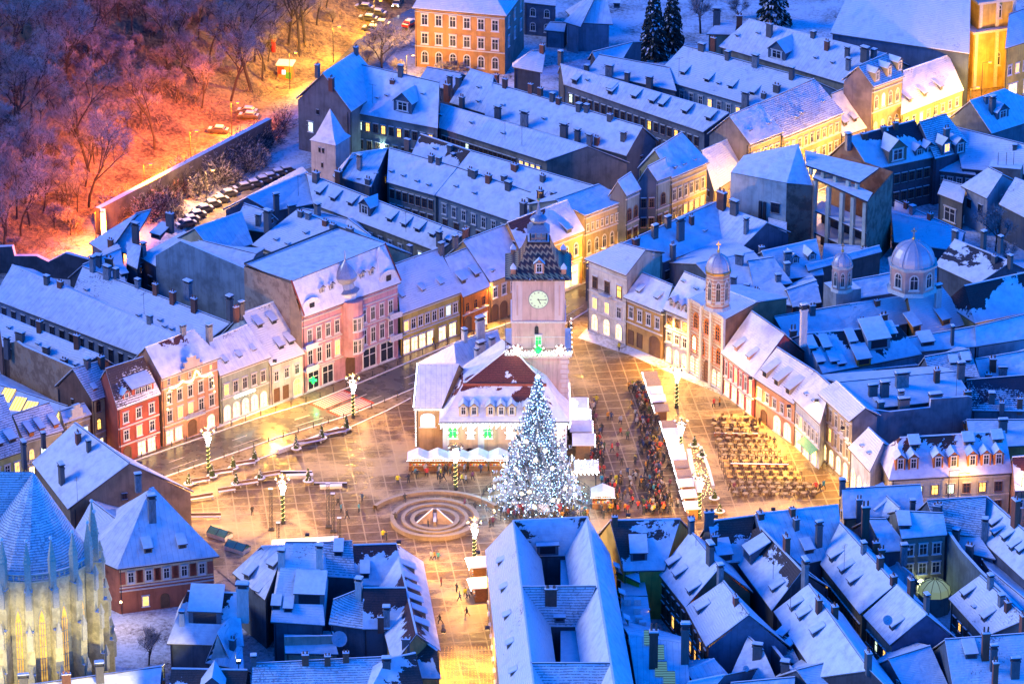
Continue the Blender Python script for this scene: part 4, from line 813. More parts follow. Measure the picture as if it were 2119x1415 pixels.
A4 = [Vector((e0.x, e0.y, 3.9)), Vector((e1.x, e1.y, 3.9)), Vector((e1.x, e1.y, 3.1))+nn*1.6, Vector((e0.x, e0.y, 3.1))+nn*1.6]
m.face(A4[::-1], ga); m.face([p+Vector((0, 0, .06)) for p in A4], ga); m.obj('awning', h)
h, k = SQR('tall tan four storey house with pilasters facing the cafe terrace', (1692, 813), (1757, 871), (1731, 787), (1791, 843), 12, 'tan', 's', .6, over=.7, gw=(.19, .19, .21), f=[(4.2, 2.8, 1.1, 5, 't', .15), (8.0, 2.5, 1.1, 5, 't', .15), (.3, 3.0, 1.8, 4, 'sa', 's')], co=(3.8, 7.5, 11.2))
TAN = (h, k)
h, k = T('rear_building', 'wide nearly flat snowed roof with scattered chimneys behind the tan house', (1792, 846), (2012, 822), (1736, 790), (1978, 768), 11.6, (.19, .19, .21), 's', .25, cat='building', ch=[(1806, 818, 2, 1.5), (1830, 820, 3, 1.4), (1864, 838, 3, .9), (1866, 800, 2.4, 2.2), (1938, 789, 3, .9), (1822, 846, 1.4, 1), (1988, 782, 2.8, 1.2), (2002, 822, 1.4, 1.2), (1870, 846, 2.4, 1.8), (1935, 838, 2, 2)], vt=[(1815, 832)])
firewall(h, (1760, 868, 11.4), (2012, 822, 12.4), [(1792, 845), (1842, 852), (1925, 843), (1926, 826), (2003, 820)], plaster((.16, .17, .20), stain=.5))
h, k = SQR('white glowing low house wedged between the tan house and the cream mansard building', (1755, 925), (1800, 975), (1797, 884), (1828, 915), 8, (.6, .6, .6), 's', .9, f=[(.3, 4.6, 2.2, 3, 'sa', 's')], vt=[(1783, 925), (1797, 940)])
h, k = T('mansard_building', 'cream white building with seven orange gabled dormers in its white mansard', (1840, 992), (2095, 977), (1862, 905), (2080, 892), 8, (.62, .56, .38), 'p', .95, cat='house', hl=1, tile=(.14, .035, .02), over=.6, f=[(4.4, 1.9, 1.35, 7, 'b', .3), (.9, 1.9, 1.35, 7, 'b', .4)], co=(7.2, 3.8), dm=[(1893, 927), (2005, 921), (2065, 916)], dcol='salmon', dw=1.7, dh=.8)
for x in (1863, 1890, 1941, 1973, 2012, 2040, 2066):
    p, n = roof_hit(k, x, 972-(x-1863)*.055); dormer(h, p, n, 'gable', 1.7, 2.0, 'orange')
h, k = T('tower_roof_house', 'dark flat-topped turret roof with snow in front of the cream mansard building', (1782, 1015), (1850, 1012), (1786, 990), (1846, 988), 12, (.12, .14, .22), 's', .6, cat='house') if 0 else (h, k)
# ---- right, behind
RB = 'back courtyard houses on the right'
def BH(label, *a, **kw): return T('back_house', label, *a, cat='house', group=RB, **kw)
h, k = BH('long blue roof with tall slab chimneys behind the white corner house', (1373, 542), (1494, 496), (1290, 503), (1482, 418), 8, (.08, .10, .14), 's', .6, ch=[(1382, 470, 2, 1.2), (1355, 492, 3, 1.2), (1408, 497, 4.8, 1.6), (1431, 463, 1.6, .8), (1392, 535, 3, .8), (1316, 508, 1.8, 1.4)], vt=[(1460, 480)], f=[(4, 1.8, 1.1, 8, 'k', 0), (1, 1.8, 1.1, 8, 'k', 0)])
h, k = BH('bright slope with white slab chimneys joining the long blue roof at a valley', (1494, 496), (1535, 512), (1478, 421), (1587, 460), 8, (.10, .12, .16), 's', .6, ch=[(1493, 432, 3.5, 1.8), (1519, 443, 2.8, 1.6), (1544, 482, 2.8, .7)])
h, k = BH('steep pink-lit roof left of the white modern building', (1478, 395), (1545, 352), (1452, 312), (1507, 288), 7, 'tan', 's', 1.2, gw=(.24, .21, .19))
h, k = T('modern_building', 'white-walled modern building with an open framed roof terrace and brick end wall', (1529, 352), (1628, 378), (1600, 315), (1650, 298), 15, (.50, .53, .46), 's', .5, cat='building', zr=19, gw=(.26, .12, .09)) if 0 else (h, k)
h = thing('modern_building', 'white-walled modern building with an open framed roof terrace and brick end wall', 'building', tuple(xy(W(1650, 420, 8))))
zt = 15.0; pA, pB = W(1512, 358, zt), W(1628, 380, zt); pC = W(1682, 385, zt-1); rA = W(1652, 299, zt+4.5)
m = MB(); wl = plaster((.52, .56, .50)); bt = plaster(C['brick'], brick=True)
g = lambda p, z=0: Vector((p.x, p.y, z))
m.face([g(pA), g(pB), pB, pA], wl); m.face([g(pB), g(pC), pC, pB], bt); pD = pA+(pC-pB)+Vector((-2, 10, 0)); m.face([g(pC), g(pD), pD, pC], wl); m.face([g(pD), g(pA), pA, pD], wl); m.obj('wall', h)
m = MB(); up = Vector((0, 0, .12)); sm = snowmat('s')
def sf(pts): m.face(pts, sm, [(p.x, p.y, .5, .3) for p in pts])
sf([pA+up, pB+up, rA+up]); sf([pB+up, pC+up, rA+up]); sf([pC+up, pD+up, rA+up]); sf([pD+up, pA+up, rA+up]); m.obj('roof', h)
m = MB(); q = pA.lerp(pB, .62); d = xy(pB-pA).normalized(); n_ = Vector((d.y, -d.x, 0))
for dx in (-.8, .1): e = q+d*dx+n_*.25; m.box((e.x, e.y, 6), (.55, .4, 9), M_dark, rot=math.atan2(d.y, d.x))
m.obj('vent_pipe', h); e = q+d*2.2+n_*.02; window(h, (e.x, e.y, 8.6), math.atan2(d.y, d.x), 1.8, 2.0, 'k')
# framed right part
zf = 15.5; fa, fb, fc, fd = W(1682, 367, zf), W(1795, 417, zf), W(1848, 356, zf), W(1740, 318, zf)
m = MB(); m.face([p-Vector((0, 0, .35)) for p in (fd, fc, fb, fa)], M_eave)
s1, s2 = W(1668, 342, zf+1.6), W(1778, 378, zf+1.6); s3, s4 = W(1819, 348, zf+1.6), W(1666, 311, zf+1.6)
m = MB()
def slab(pts, t, top):
    m.face(pts, top, [(p.x, p.y, .5, .3) for p in pts]); lo = [p-Vector((0, 0, t)) for p in pts]; m.face(lo[::-1], M_eave)
    for i in range(len(pts)): j = (i+1) % len(pts); m.face([lo[i], lo[j], pts[j], pts[i]], M_dark)
slab([s1, s2, s3, s4], .35, sm); slab([fa, fb, W(1806, 399, zf), W(1692, 348, zf)], .35, sm)
m.obj('roof_slab', h)
m = MB(); cw = plaster((.55, .55, .44))
for u in (0.05, .3, .55, .75, .97):
    p = fa.lerp(fb, u); m.box((p.x, p.y+.4, zf/2-.3), (.9, .6, zf-.7), cw, rot=math.atan2((fb-fa).y, (fb-fa).x))
for u in (0.1, .33, .56, .8, .97):
    p = s1.lerp(s2, u); m.box((p.x, p.y+.6, zf+.6), (.8, .5, 1.5), cw, rot=math.atan2((fb-fa).y, (fb-fa).x))
m.obj('pillar', h)
m = MB(); m.face([g(fb), g(fc), fc, fb], bt); m.face([g(fc), g(fd), fd, fc], bt); m.face([fb+(fc-fb)*.001, fb, fc, fc], bt) if 0 else None
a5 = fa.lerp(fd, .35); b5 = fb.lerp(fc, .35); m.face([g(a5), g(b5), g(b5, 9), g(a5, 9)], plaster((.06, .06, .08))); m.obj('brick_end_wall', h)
m = MB(); 
for z in (4.5, 9): slab([g(fa, z), g(fb, z), g(b5, z), g(a5, z)], .3, M_snow)
m.obj('floor_slab', h)
h, k = BH('dark roofed house with gabled brown dormers and big bare tile patches at the right', (1800, 352), (1935, 324), (1757, 284), (1893, 249), 10, (.12, .10, .11), 'p', .95, tile=(.06, .03, .045), f=[(5.8, 2, 1.2, 8, 'b', 0), (2, 2, 1.2, 8, 'b', 0)], ch=[(1755, 300, 2.4, 1), (1788, 286, 1.4, 1.2), (1828, 272, 1.2), (1853, 265, 1.4)])
p, n = roof_hit(k, 1855, 335); dormer(h, p+n*.5, n, 'gable', 4.2, 2.4, 'brown')
for q in ((1902, 322), (1924, 316)):
    p, n = roof_hit(k, *q); dormer(h, p, n, 'gable', 2.0, 1.2, 'dark')
h, k = BH('shingle roofed house with two gabled dormers, one window lit yellow', (1935, 328), (2015, 308), (1903, 253), (1958, 236), 10, (.10, .11, .14), 't', .95, ch=[(1958, 293, 3.4, 1.1)])
for q, lt in (((1957, 318), 1), ((1985, 318), 0)):
    p, n = roof_hit(k, *q); o_ = dormer(h, p+n*.4, n, 'gable', 2.4, 1.9, 'dark')
    if lt: o_.children[0].children[0].data = pane_mesh('w', M_lit)
h, k = BH('house with a dark green side gable at the far right below the floodlit church', (2052, 276), (2190, 232), (2007, 209), (2080, 184), 9, (.12, .16, .18), 's', .95, ch=[(2040, 212, 1.2, .8), (2053, 232, 3.4, 1.1)])
p, n = roof_hit(k, 2075, 245); dormer(h, p, n, 'gable', 3.2, 1.6, 'dark')
h, k = BH('broad snow roof with two barred skylights at the far right', (1990, 348), (2140, 362), (1972, 262), (2135, 302), 8, (.10, .10, .12), 's', .6, ch=[(2100, 310, 1, .8)])
h, k = BH('flat snow terrace with dormered annexe right of the brown gabled house', (1935, 352), (2020, 362), (1930, 325), (2010, 335), 7, (.14, .14, .15), 's', .3, f=[(4, 1.8, 1.2, 4, 'w', 0), (1, 1.8, 1.2, 4, 'w', 0)])
h, k = BH('pale walled house beside the square brick stack', (1988, 384), (2042, 410), (2046, 346), (2075, 360), 8, (.36, .38, .42), 's', .6, f=[(4, 1.8, 1.2, 2, 'k', 0)])
m = MB(); p = W(2080, 385, 6); m.box((p.x, p.y, 5.2), (6.2, 3.4, 10.4), plaster((.2, .1, .07), brick=True), rot=-.25, top=M_snow)
for s_ in (-1.6, 0, 1.4): m.tube((p.x+s_, p.y, 10.3), (p.x+s_, p.y, 13), .06, .05, M_dark)
tag(m.obj('brick_stack'), 'square brick stack with antenna poles beside the pale walled house', 'chimney block')
h, k = BH('snow roof at the right edge above the frosted tree', (2067, 422), (2160, 470), (2100, 368), (2170, 395), 7, 'slate', 's', .7)
h, k = BH('low blue roof beside the pale walled house', (1940, 400), (1992, 420), (1952, 372), (2000, 385), 6, (.18, .18, .16), 's', .6, f=[(1, 2.8, 3, 1, 's', 0)])
h, k = BH('long narrow wall-top roof running behind the big dome', (1850, 432), (1990, 500), (1852, 415), (1995, 480), 5, (.07, .08, .10), 's', .6, ch=[(1875, 430, 1.4), (1888, 440, 1.4, 1), (1925, 452, 1.4, 1)])
h, k = BH('snowed slope behind the big dome', (1850, 500), (1990, 520), (1845, 440), (1970, 470), 4, (.07, .08, .10), 's', .3)
h, k = BH('roof with a dark bare hollow right of the big dome', (1935, 548), (2022, 588), (1975, 495), (2092, 541), 8, (.10, .12, .15), 'p', .7, tile=(.03, .03, .05), ch=[(1976, 497, 2, 1.2), (2058, 540, 1.4), (2090, 545, 1.8), (2035, 505, 2.6, .8), (2070, 512, 2.6, .8)])
h, k = BH('pinkish lit roof with a wind-bared dark red band at the right edge', (2018, 668), (2140, 643), (1996, 591), (2130, 562), 9, (.50, .40, .14), 'k', .95, hl=1, tile=(.08, .03, .03))
h, k = BH('wide blue roof strip with chimneys below the church of the two domes', (1632, 706), (1765, 690), (1602, 655), (1758, 629), 8, 'slate', 's', .75, ch=[(1681, 650, 2.2, 1), (1783, 676, 2, .9), (1640, 735, 5.5, 1.1)])
h, k = BH('pink-tinted roof with twin brick chimneys below the church of the two domes', (1765, 690), (1880, 668), (1758, 629), (1875, 612), 8, 'slate', 's', .75, ch=[(1828, 672, 2.2, 1.3), (1815, 630, 1)], ccol='brick')
h, k = BH('warm lit valley roof with an orange dormer near the right', (1895, 697), (2010, 668), (1878, 612), (1947, 590), 7, (.5, .25, .08), 's', .9, dm=[(1897, 685), (1958, 672)], dw=1.8, dh=1.2, dcol='orange', ch=[(1940, 638, 4.4, 1.2)], ccol='white', hr=1)
h, k = BH('black tiled roof with melted snow and many white dormers', (1702, 772), (1908, 732), (1664, 690), (1860, 674), 9, (.30, .32, .36), 'k', .75, tile=(.02, .02, .03), dcol='grey', dm=[(1699, 758), (1727, 757), (1712, 728), (1683, 730), (1742, 762), (1766, 716), (1790, 752), (1848, 700)], dw=1.4, dh=1.0, ch=[(1662, 700, 5.5, 1.2)], ccol='white')
p, n = roof_hit(k, 1818, 722); dormer(h, p+n*.3, n, 'shed', 4.2, 1.8, 'grey')
p, n = roof_hit(k, 1787, 756); dormer(h, p+n*.3, n, 'shed', 2.6, 1.2, 'orange')
h, k = BH('long roof with a line of dark skylights at the right', (1882, 729), (2020, 716), (1869, 700), (2018, 675), 9, (.40, .42, .46), 's', .7, dm=[(1920, 715)], dw=2.4, dh=.8, ch=[(1970, 712, 4, .5)])
h, k = BH('upper right long roof above a pale blue wall with vents', (2020, 716), (2140, 697), (2018, 675), (2135, 647), 9, (.40, .42, .46), 's', .7, f=[(5, .7, .6, 8, 'k', 0)])
h, k = BH('shingled roof with a skylight below the long skylight roof', (1924, 773), (2028, 780), (1913, 738), (2006, 722), 10, (.15, .16, .19), 't', .6, dm=[(1975, 755), (2000, 750)], dw=1.4, dh=.5)
h, k = BH('snow roof with a stub chimney at the right edge', (2028, 783), (2140, 782), (2018, 743), (2135, 723), 8, 'slate', 's', .55, ch=[(2054, 765, 2.8, 1.1), (2075, 775, 1.4, 1.4), (2045, 790, 1.6, 1.1)])
h, k = BH('patchy black and white roof with chimneys at the right edge', (2012, 848), (2140, 850), (2000, 786), (2135, 775), 9, (.20, .20, .22), 'd', .6, ch=[(2052, 830, 1.6, 1), (2073, 848, 1.6, .8), (2110, 845, 2, .9)], tile=(.03, .03, .05))
h, k = BH('dark sunken roofs between the firewall and the cream mansard building', (1800, 905), (2020, 885), (1790, 868), (2015, 840), 5, (.12, .10, .12), 'k', .4, ch=[(1865, 905, 3, 1.2), (1930, 900, 2, 1.1), (1892, 908, 1, 1)], tile=(.03, .025, .035))
h, k = BH('blue roof with a dormer at the right edge above the orange wall', (2010, 925), (2140, 920), (2000, 868), (2135, 868), 7, (.60, .25, .07), 's', .6, ch=[(2075, 892, 2, 1.4)])
h, k = BH('dark red roof sliver at the right edge below the orange wall', (2100, 1015), (2180, 1010), (2095, 945), (2180, 938), 7, (.5, .25, .15), 'p', .9, tile=(.14, .035, .03), f=[(3.6, 1.6, 1.1, 4, 'w', .3)])
h, k = BH('teal shaded roofs stepping down behind the black tiled roof', (1720, 800), (1905, 790), (1715, 772), (1900, 755), 7, (.06, .08, .12), 'k', .4, tile=(.02, .02, .03))
h, k = BH('curved parapet house with a rounded flat snow roof and small terrace', (1560, 595), (1640, 585), (1548, 540), (1600, 532), 8, (.26, .14, .11), 's', .3, f=[(4.5, 1.8, 1.4, 3, 'k', 0)], ch=[(1610, 583, 1.4), (1628, 560, 1.6, 1)])
h, k = BH('broad turquoise shaded roof with two tiny gable dormers', (1600, 580), (1705, 568), (1576, 520), (1690, 495), 7, 'slate', 's', .5, ch=[(1630, 545, 2.4, 1.4), (1576, 520, 1)])
for q in ((1645, 545), (1680, 538)):
    p, n = roof_hit(k, *q); dormer(h, p, n, 'gable', 1.6, 1.0, 'dark')
h, k = BH('triangular shaded snow yard roof behind the orthodox bell tower', (1500, 610), (1660, 635), (1440, 545), (1560, 520), 7, 'slate', 's', .3, ch=[(1518, 590, 1.6), (1545, 602, 1.4, .9), (1565, 612, 1.6, .9), (1530, 545, 2, 1.4)])
h, k = BH('flat brick terrace house with a black garage front', (1640, 635), (1700, 625), (1628, 600), (1690, 580), 7, (.15, .07, .06), 's', .3)
h, k = BH('narrow house with snowed wall tops below the modern building', (1590, 470), (1628, 482), (1590, 452), (1628, 462), 7, (.12, .14, .17), 's', .4)
h, k = BH('brick sided long wall-roof left of the small dome', (1672, 560), (1825, 520), (1668, 548), (1820, 508), 8, (.20, .12, .10), 's', .5)
h, k = BH('small shaded lean-to roofs left of the small dome', (1700, 545), (1790, 540), (1705, 505), (1780, 510), 5, 'slate', 's', .5, ch=[(1788, 528, 2, 1)])
h, k = BH('blue shaded yard roof below the modern building', (1500, 545), (1600, 520), (1440, 530), (1560, 500), 4, 'slate', 's', .2)
h, k = SQR('low shop building with a snow roof between the striped church and its neighbour', (1500, 700), (1560, 735), (1560, 650), (1600, 670), 6, 'tan', 's', .3) if 0 else (h, k)
# ================================================================ GROUND, ROADS, SQUARE
def lerp_list(vals): return vals
xs = [-2500, -1200, -600, -320]+[-260+4*i for i in range(0, 96)]+[140, 180, 240, 320, 600, 1200, 2500]
ys = [-1500, -700, -350, -200]+[-140+5*i for i in range(0, 100)]+[380, 460, 600, 900, 1500, 3000, 6000]
gv = []; gf = []
for y in ys:
    for x in xs: gv.append((x, y, hill(x, y) if (-400 < x < 300 and -300 < y < 700) else (60 if hill(x, y) > 1 else 0)))
nx = len(xs)
for j in range(len(ys)-1):
    for i in range(nx-1): a_ = j*nx+i; gf.append((a_, a_+1, a_+nx+1, a_+nx))
gm, t, b = newmat('snowy_ground'); P = worldpos(t)
n1 = noise_node(t, .12, 6, P, .65).outputs[0]; n2 = noise_node(t, 1.4, 5, P, .7).outputs[0]
gmix = mth(t, 'ADD', mth(t, 'MULTIPLY', n1, .6), mth(t, 'MULTIPLY', n2, .5))
flat_c = ramp(t, gmix, [(.42, (.10, .075, .06)), (.49, (.45, .43, .42)), (.60, (.76, .76, .78))]); slope_c = ramp(t, gmix, [(.44, (.045, .03, .02)), (.52, (.16, .11, .065)), (.64, (.42, .29, .13))])  # slope snow browned: part of the orange lamplight is put into its colour
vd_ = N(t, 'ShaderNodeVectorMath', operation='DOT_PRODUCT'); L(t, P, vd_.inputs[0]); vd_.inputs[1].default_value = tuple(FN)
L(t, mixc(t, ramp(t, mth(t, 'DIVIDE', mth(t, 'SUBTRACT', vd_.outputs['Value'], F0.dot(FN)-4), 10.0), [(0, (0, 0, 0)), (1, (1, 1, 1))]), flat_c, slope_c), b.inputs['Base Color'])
b.inputs['Roughness'].default_value = .85; bump(t, mth(t, 'ADD', n1, mth(t, 'MULTIPLY', n2, .4)), b, .7, .5)
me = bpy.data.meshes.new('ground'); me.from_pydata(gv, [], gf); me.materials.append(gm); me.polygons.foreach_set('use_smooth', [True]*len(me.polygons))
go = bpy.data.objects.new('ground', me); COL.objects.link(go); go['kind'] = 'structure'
def sheet(name, pts, z, mat, world_pts=False):
    m = MB(); P = [W(*p) if not world_pts else p for p in pts]; m.face([(p.x, p.y, z) for p in P], mat); o = m.obj(name); o['kind'] = 'structure'; return o
def mat_paving():
    m, t, b = newmat('square_paving'); P = worldpos(t)
    mp = N(t, 'ShaderNodeMapping'); mp.inputs['Rotation'].default_value = (0, 0, R(-7)); L(t, P, mp.inputs['Vector'])
    def grid(sx, sy, w):
        s = N(t, 'ShaderNodeSeparateXYZ'); L(t, mp.outputs[0], s.inputs[0])
        a = mth(t, 'LESS_THAN', mth(t, 'FRACT', mth(t, 'DIVIDE', s.outputs[0], sx)), w/sx); c = mth(t, 'LESS_THAN', mth(t, 'FRACT', mth(t, 'DIVIDE', s.outputs[1], sy)), w*1.3/sy)
        return mth(t, 'MAXIMUM', a, c)
    g = grid(2.6, 3.1, .22)
    br = N(t, 'ShaderNodeTexBrick'); br.inputs['Scale'].default_value = 2.2; br.inputs['Mortar Size'].default_value = .03; L(t, mp.outputs[0], br.inputs['Vector'])
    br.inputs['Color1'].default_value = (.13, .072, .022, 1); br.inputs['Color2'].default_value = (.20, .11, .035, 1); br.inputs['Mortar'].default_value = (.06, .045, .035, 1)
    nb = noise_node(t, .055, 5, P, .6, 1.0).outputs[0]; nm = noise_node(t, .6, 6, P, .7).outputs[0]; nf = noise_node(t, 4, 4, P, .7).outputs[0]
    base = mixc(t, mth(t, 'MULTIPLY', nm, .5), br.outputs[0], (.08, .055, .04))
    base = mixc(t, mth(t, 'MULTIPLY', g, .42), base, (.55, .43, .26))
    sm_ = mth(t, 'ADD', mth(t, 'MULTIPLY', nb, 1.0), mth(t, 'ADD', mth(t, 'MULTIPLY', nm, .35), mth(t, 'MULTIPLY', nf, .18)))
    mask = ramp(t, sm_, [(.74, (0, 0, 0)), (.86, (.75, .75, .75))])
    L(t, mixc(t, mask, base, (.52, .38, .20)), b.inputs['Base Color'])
    L(t, ramp(t, nm, [(.3, (.25, .25, .25)), (.6, (.7, .7, .7))]), b.inputs['Roughness']); bump(t, mth(t, 'ADD', mask, mth(t, 'MULTIPLY', nf, .5)), b, .4, .06)
    return m
def mat_asphalt():
    m, t, b = newmat('wet_asphalt'); P = worldpos(t); n = noise_node(t, .25, 6, P, .65).outputs[0]; f = noise_node(t, 6, 3, P).outputs[0]
    L(t, ramp(t, n, [(.3, (.07, .07, .07)), (.6, (.13, .125, .11)), (.8, (.22, .20, .17))]), b.inputs['Base Color'])
    L(t, ramp(t, n, [(.35, (.12, .12, .12)), (.7, (.5, .5, .5))]), b.inputs['Roughness']); bump(t, f, b, .15, .01); return m
def mat_pave2(col=(.26, .19, .11)):
    m, t, b = newmat('wet_pavement'); P = worldpos(t); n = noise_node(t, .5, 6, P, .65).outputs[0]; f = noise_node(t, 5, 4, P).outputs[0]
    L(t, ramp(t, mth(t, 'ADD', mth(t, 'MULTIPLY', n, .8), mth(t, 'MULTIPLY', f, .25)), [(.35, tuple(c*.5 for c in col)), (.58, col), (.66, tuple(c*1.7 for c in col)), (.72, (.6, .56, .52))]), b.inputs['Base Color'])
    L(t, ramp(t, n, [(.35, (.15, .15, .15)), (.7, (.6, .6, .6))]), b.inputs['Roughness']); bump(t, f, b, .3, .03); return m
MPAV, MASP, MPV2 = mat_paving(), mat_asphalt(), mat_pave2()
# wet street pavement below everything, then road, then the square as a raised sheet
sheet('street_pavement', [(90, 1090), (420, 1260), (1180, 1260), (1800, 1100), (1760, 960), (1520, 830), (1300, 735), (1195, 700), (1290, 600), (1480, 480), (1900, 300), (2119, 200), (2119, 90), (1960, 200), (1560, 380), (1200, 560), (830, 740), (455, 885), (240, 960)], .12, MPV2)
roadc = [(60, 1085), (300, 975), (430, 930), (560, 885), (690, 845), (800, 800), (900, 757), (1000, 715), (1100, 680), (1190, 625), (1290, 580), (1400, 520), (1560, 430), (1800, 320), (2000, 225)]
def strip(name, pts, hw, z, mat, o=None):
    P = [xy(W(*p)) for p in pts]; m = MB(); Ls, Rs = [], []
    for i, p in enumerate(P):
        d = (P[min(i+1, len(P)-1)]-P[max(i-1, 0)]).normalized(); n = Vector((-d.y, d.x, 0)); Ls.append(p+n*hw); Rs.append(p-n*hw)
    for i in range(len(P)-1):
        m.face([(Rs[i].x, Rs[i].y, z), (Rs[i+1].x, Rs[i+1].y, z), (Ls[i+1].x, Ls[i+1].y, z), (Ls[i].x, Ls[i].y, z)], mat)
    return m, Ls, Rs, P
m, Ls, Rs, RP = strip('road', roadc, 4.3, .13, MASP); o = m.obj('road'); o['kind'] = 'structure'
def kerb(Pts, z0, z1, w=.25, name='kerb', mat=None):
    m = MB()
    for p, q in zip(Pts, Pts[1:]):
        d = q-p; c = (p+q)/2; m.box((c.x, c.y, (z0+z1)/2), (d.length, w, z1-z0), mat or M_stone, rot=math.atan2(d.y, d.x), top=M_snow)
    o = m.obj(name); o['kind'] = 'structure'
kerb(Ls, .1, .27); kerb(Rs, .1, .27)
wp = flat('road_paint', (.75, .72, .66), .6); rp = flat('crossing_red', (.52, .07, .035), .6)
m = MB()
for i in range(len(RP)-1):
    p, q = RP[i], RP[i+1]; d = (q-p); n_ = int(d.length/7); rz_ = math.atan2(d.y, d.x); nn = Vector((-d.y, d.x, 0)).normalized()
    for j in range(n_):
        c = p+d*((j+.5)/n_); m.box((c.x, c.y, .136), (3.2, .16, .006), wp, rot=rz_)
        for s_ in (-2.3,): e = c+nn*s_; m.box((e.x, e.y, .136), (6, .12, .006), wp, rot=rz_)
o = m.obj('lane_markings'); o['kind'] = 'structure'
c0 = xy(W(708, 836)); d = (RP[5]-RP[4]).normalized(); nn = Vector((-d.y, d.x, 0)); m = MB(); rz_ = math.atan2(d.y, d.x)
for s_ in (-1, 1): c = c0+nn*2.15*s_; m.box((c.x, c.y, .139), (8.5, 3.5, .006), rp, rot=rz_)
for i in range(6):
    for s_ in (-1, 1):
        c = c0+nn*(2.15*s_+(-1.35+.54*i)); m.box((c.x, c.y, .146), (7.4, .26, .006), wp, rot=rz_+.0)
o = m.obj('zebra_crossing'); o['kind'] = 'structure'
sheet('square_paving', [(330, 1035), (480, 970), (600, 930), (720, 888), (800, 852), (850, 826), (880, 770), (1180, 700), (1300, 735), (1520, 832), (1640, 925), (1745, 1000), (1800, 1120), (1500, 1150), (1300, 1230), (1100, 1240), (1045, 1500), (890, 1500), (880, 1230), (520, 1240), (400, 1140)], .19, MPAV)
kerb([xy(W(*p)) for p in [(330, 1035), (480, 970), (600, 930), (720, 888), (800, 852), (850, 826)]], .1, .27)
# top road
m, Ls2, Rs2, _ = strip('road', [(700, 175), (770, 105), (815, 55), (860, -20), (890, -80)], 5.0, .06, MASP)
o = m.obj('road'); o['kind'] = 'structure'
# parking yard
sheet('parking_yard', [(380, 480), (440, 425), (560, 372), (650, 345), (640, 365), (520, 425), (440, 480)], .05, mat_pave2((.3, .26, .22)))
# ================================================================ LAMPS
WARM = (1.0, .51, .08); GOLD = (1.0, .48, .02); SOD = (1.0, .19, .0); COOL = (.75, .88, 1.0)
M_bulb = emit('warm_bulb', (1, .72, .35), 14); M_star = emit('white_star_lights', (.85, .92, 1), 16); M_gar = emit('garland_lights', (1, .70, .25), 9)
LPOW = 1.15
def street_lamp(pt, pb, label, xmas=True, pw=9000):
    """ornate five-armed lamp: pixel of head, pixel of foot"""
    b_ = W(*pb); ht = max(7.5, min(12, (pb[1]-pt[1])/10.6))
    h = thing('street_lamp', label, 'street lamp', (b_.x, b_.y, .2), 'ornate lamp posts with hanging white star lights')
    o = Vector((0, 0, 0)); m = MB(); m.cyl((0, 0), .38, .30, 0, .5, M_dark, 10); m.cyl((0, 0), .20, .14, .5, 2, M_dark, 8); m.cyl((0, 0), .11, .07, 2, ht, M_dark, 8)
    for i in range(5):
        a = 2*math.pi*i/5+.3; pr = None
        for s_ in range(6):
            u = s_/5*math.pi; q = Vector((math.cos(a)*(.1+.55*(1-math.cos(u))), math.sin(a)*(.1+.55*(1-math.cos(u))), ht-.6+.75*math.sin(u)))
            if pr is not None: m.tube(pr, q, .035, .035, M_dark, 4)
            pr = q
    m.obj('post', h, o)
    g = flat('lamp_glass', (.7, .72, .78), .2)
    for i in range(5):
        a = 2*math.pi*i/5+.3; m = MB(); c = (math.cos(a)*1.2, math.sin(a)*1.2, ht-.75); m.ball(c, .24, g, 8, 5); m.cyl(c, .26, .05, c[2]+.12, c[2]+.34, M_dark, 8); m.obj('lamp_globe', h, o)
    if xmas:
        m = MB()
        for i in range(14):
            a = i*2.4; r0 = .25+.5*((i*7) % 5)/5
            for s_ in range(5):
                z = ht-1.2-s_*.55; m.ball((math.cos(a+s_)*r0*(1.2-s_*.2), math.sin(a+s_)*r0*(1.2-s_*.2), z), .085, M_star, 5, 3)
        m.obj('star_lights', h, o)
        m = MB()
        for i in range(40):
            z = .6+i*(ht-4)/40; a = i*.9; m.ball((math.cos(a)*.3, math.sin(a)*.3, z), .05, M_gar, 4, 3)
        m.cyl((0, 0), .27, .22, .5, ht-3.4, flat('fir_garland', (.05, .09, .03), .8), 8, False); m.obj('fir_garland', h, o)
    llight('lamp_light', (0, 0, ht-.9), COOL if 0 else (1, .82, .6), pw*.12*LPOW, h, .35)
    l2 = llight('lamp_light', (0, 0, ht+.6), WARM, pw*LPOW, h, .35)
    return h
for pt, pb, lab in (((430, 890), (432, 980), 'ornate lamp post with white star lights at the kerb left of the potted firs'), ((730, 780), (731, 866), 'ornate lamp post with white star lights beside the red zebra crossing'),
    ((587, 992), (586, 1085), 'ornate lamp post with white star lights behind the white market tent'), ((982, 1082), (982, 1165), 'ornate lamp post with white star lights right of the stepped fountain'),
    ((1400, 758), (1400, 846), 'ornate lamp post with white star lights at the far end of the market stalls'), ((1408, 868), (1408, 950), 'ornate lamp post with white star lights halfway along the market stalls'),
    ((1447, 985), (1447, 1075), 'ornate lamp post with white star lights at the near end of the market stalls'), ((943, 925), (943, 1015), 'ornate lamp post with white star lights before the stalls of the council house')):
    street_lamp(pt, pb, lab, pw=1500 if 'council' in lab else 5000 if 'market stalls' in lab else 12000)
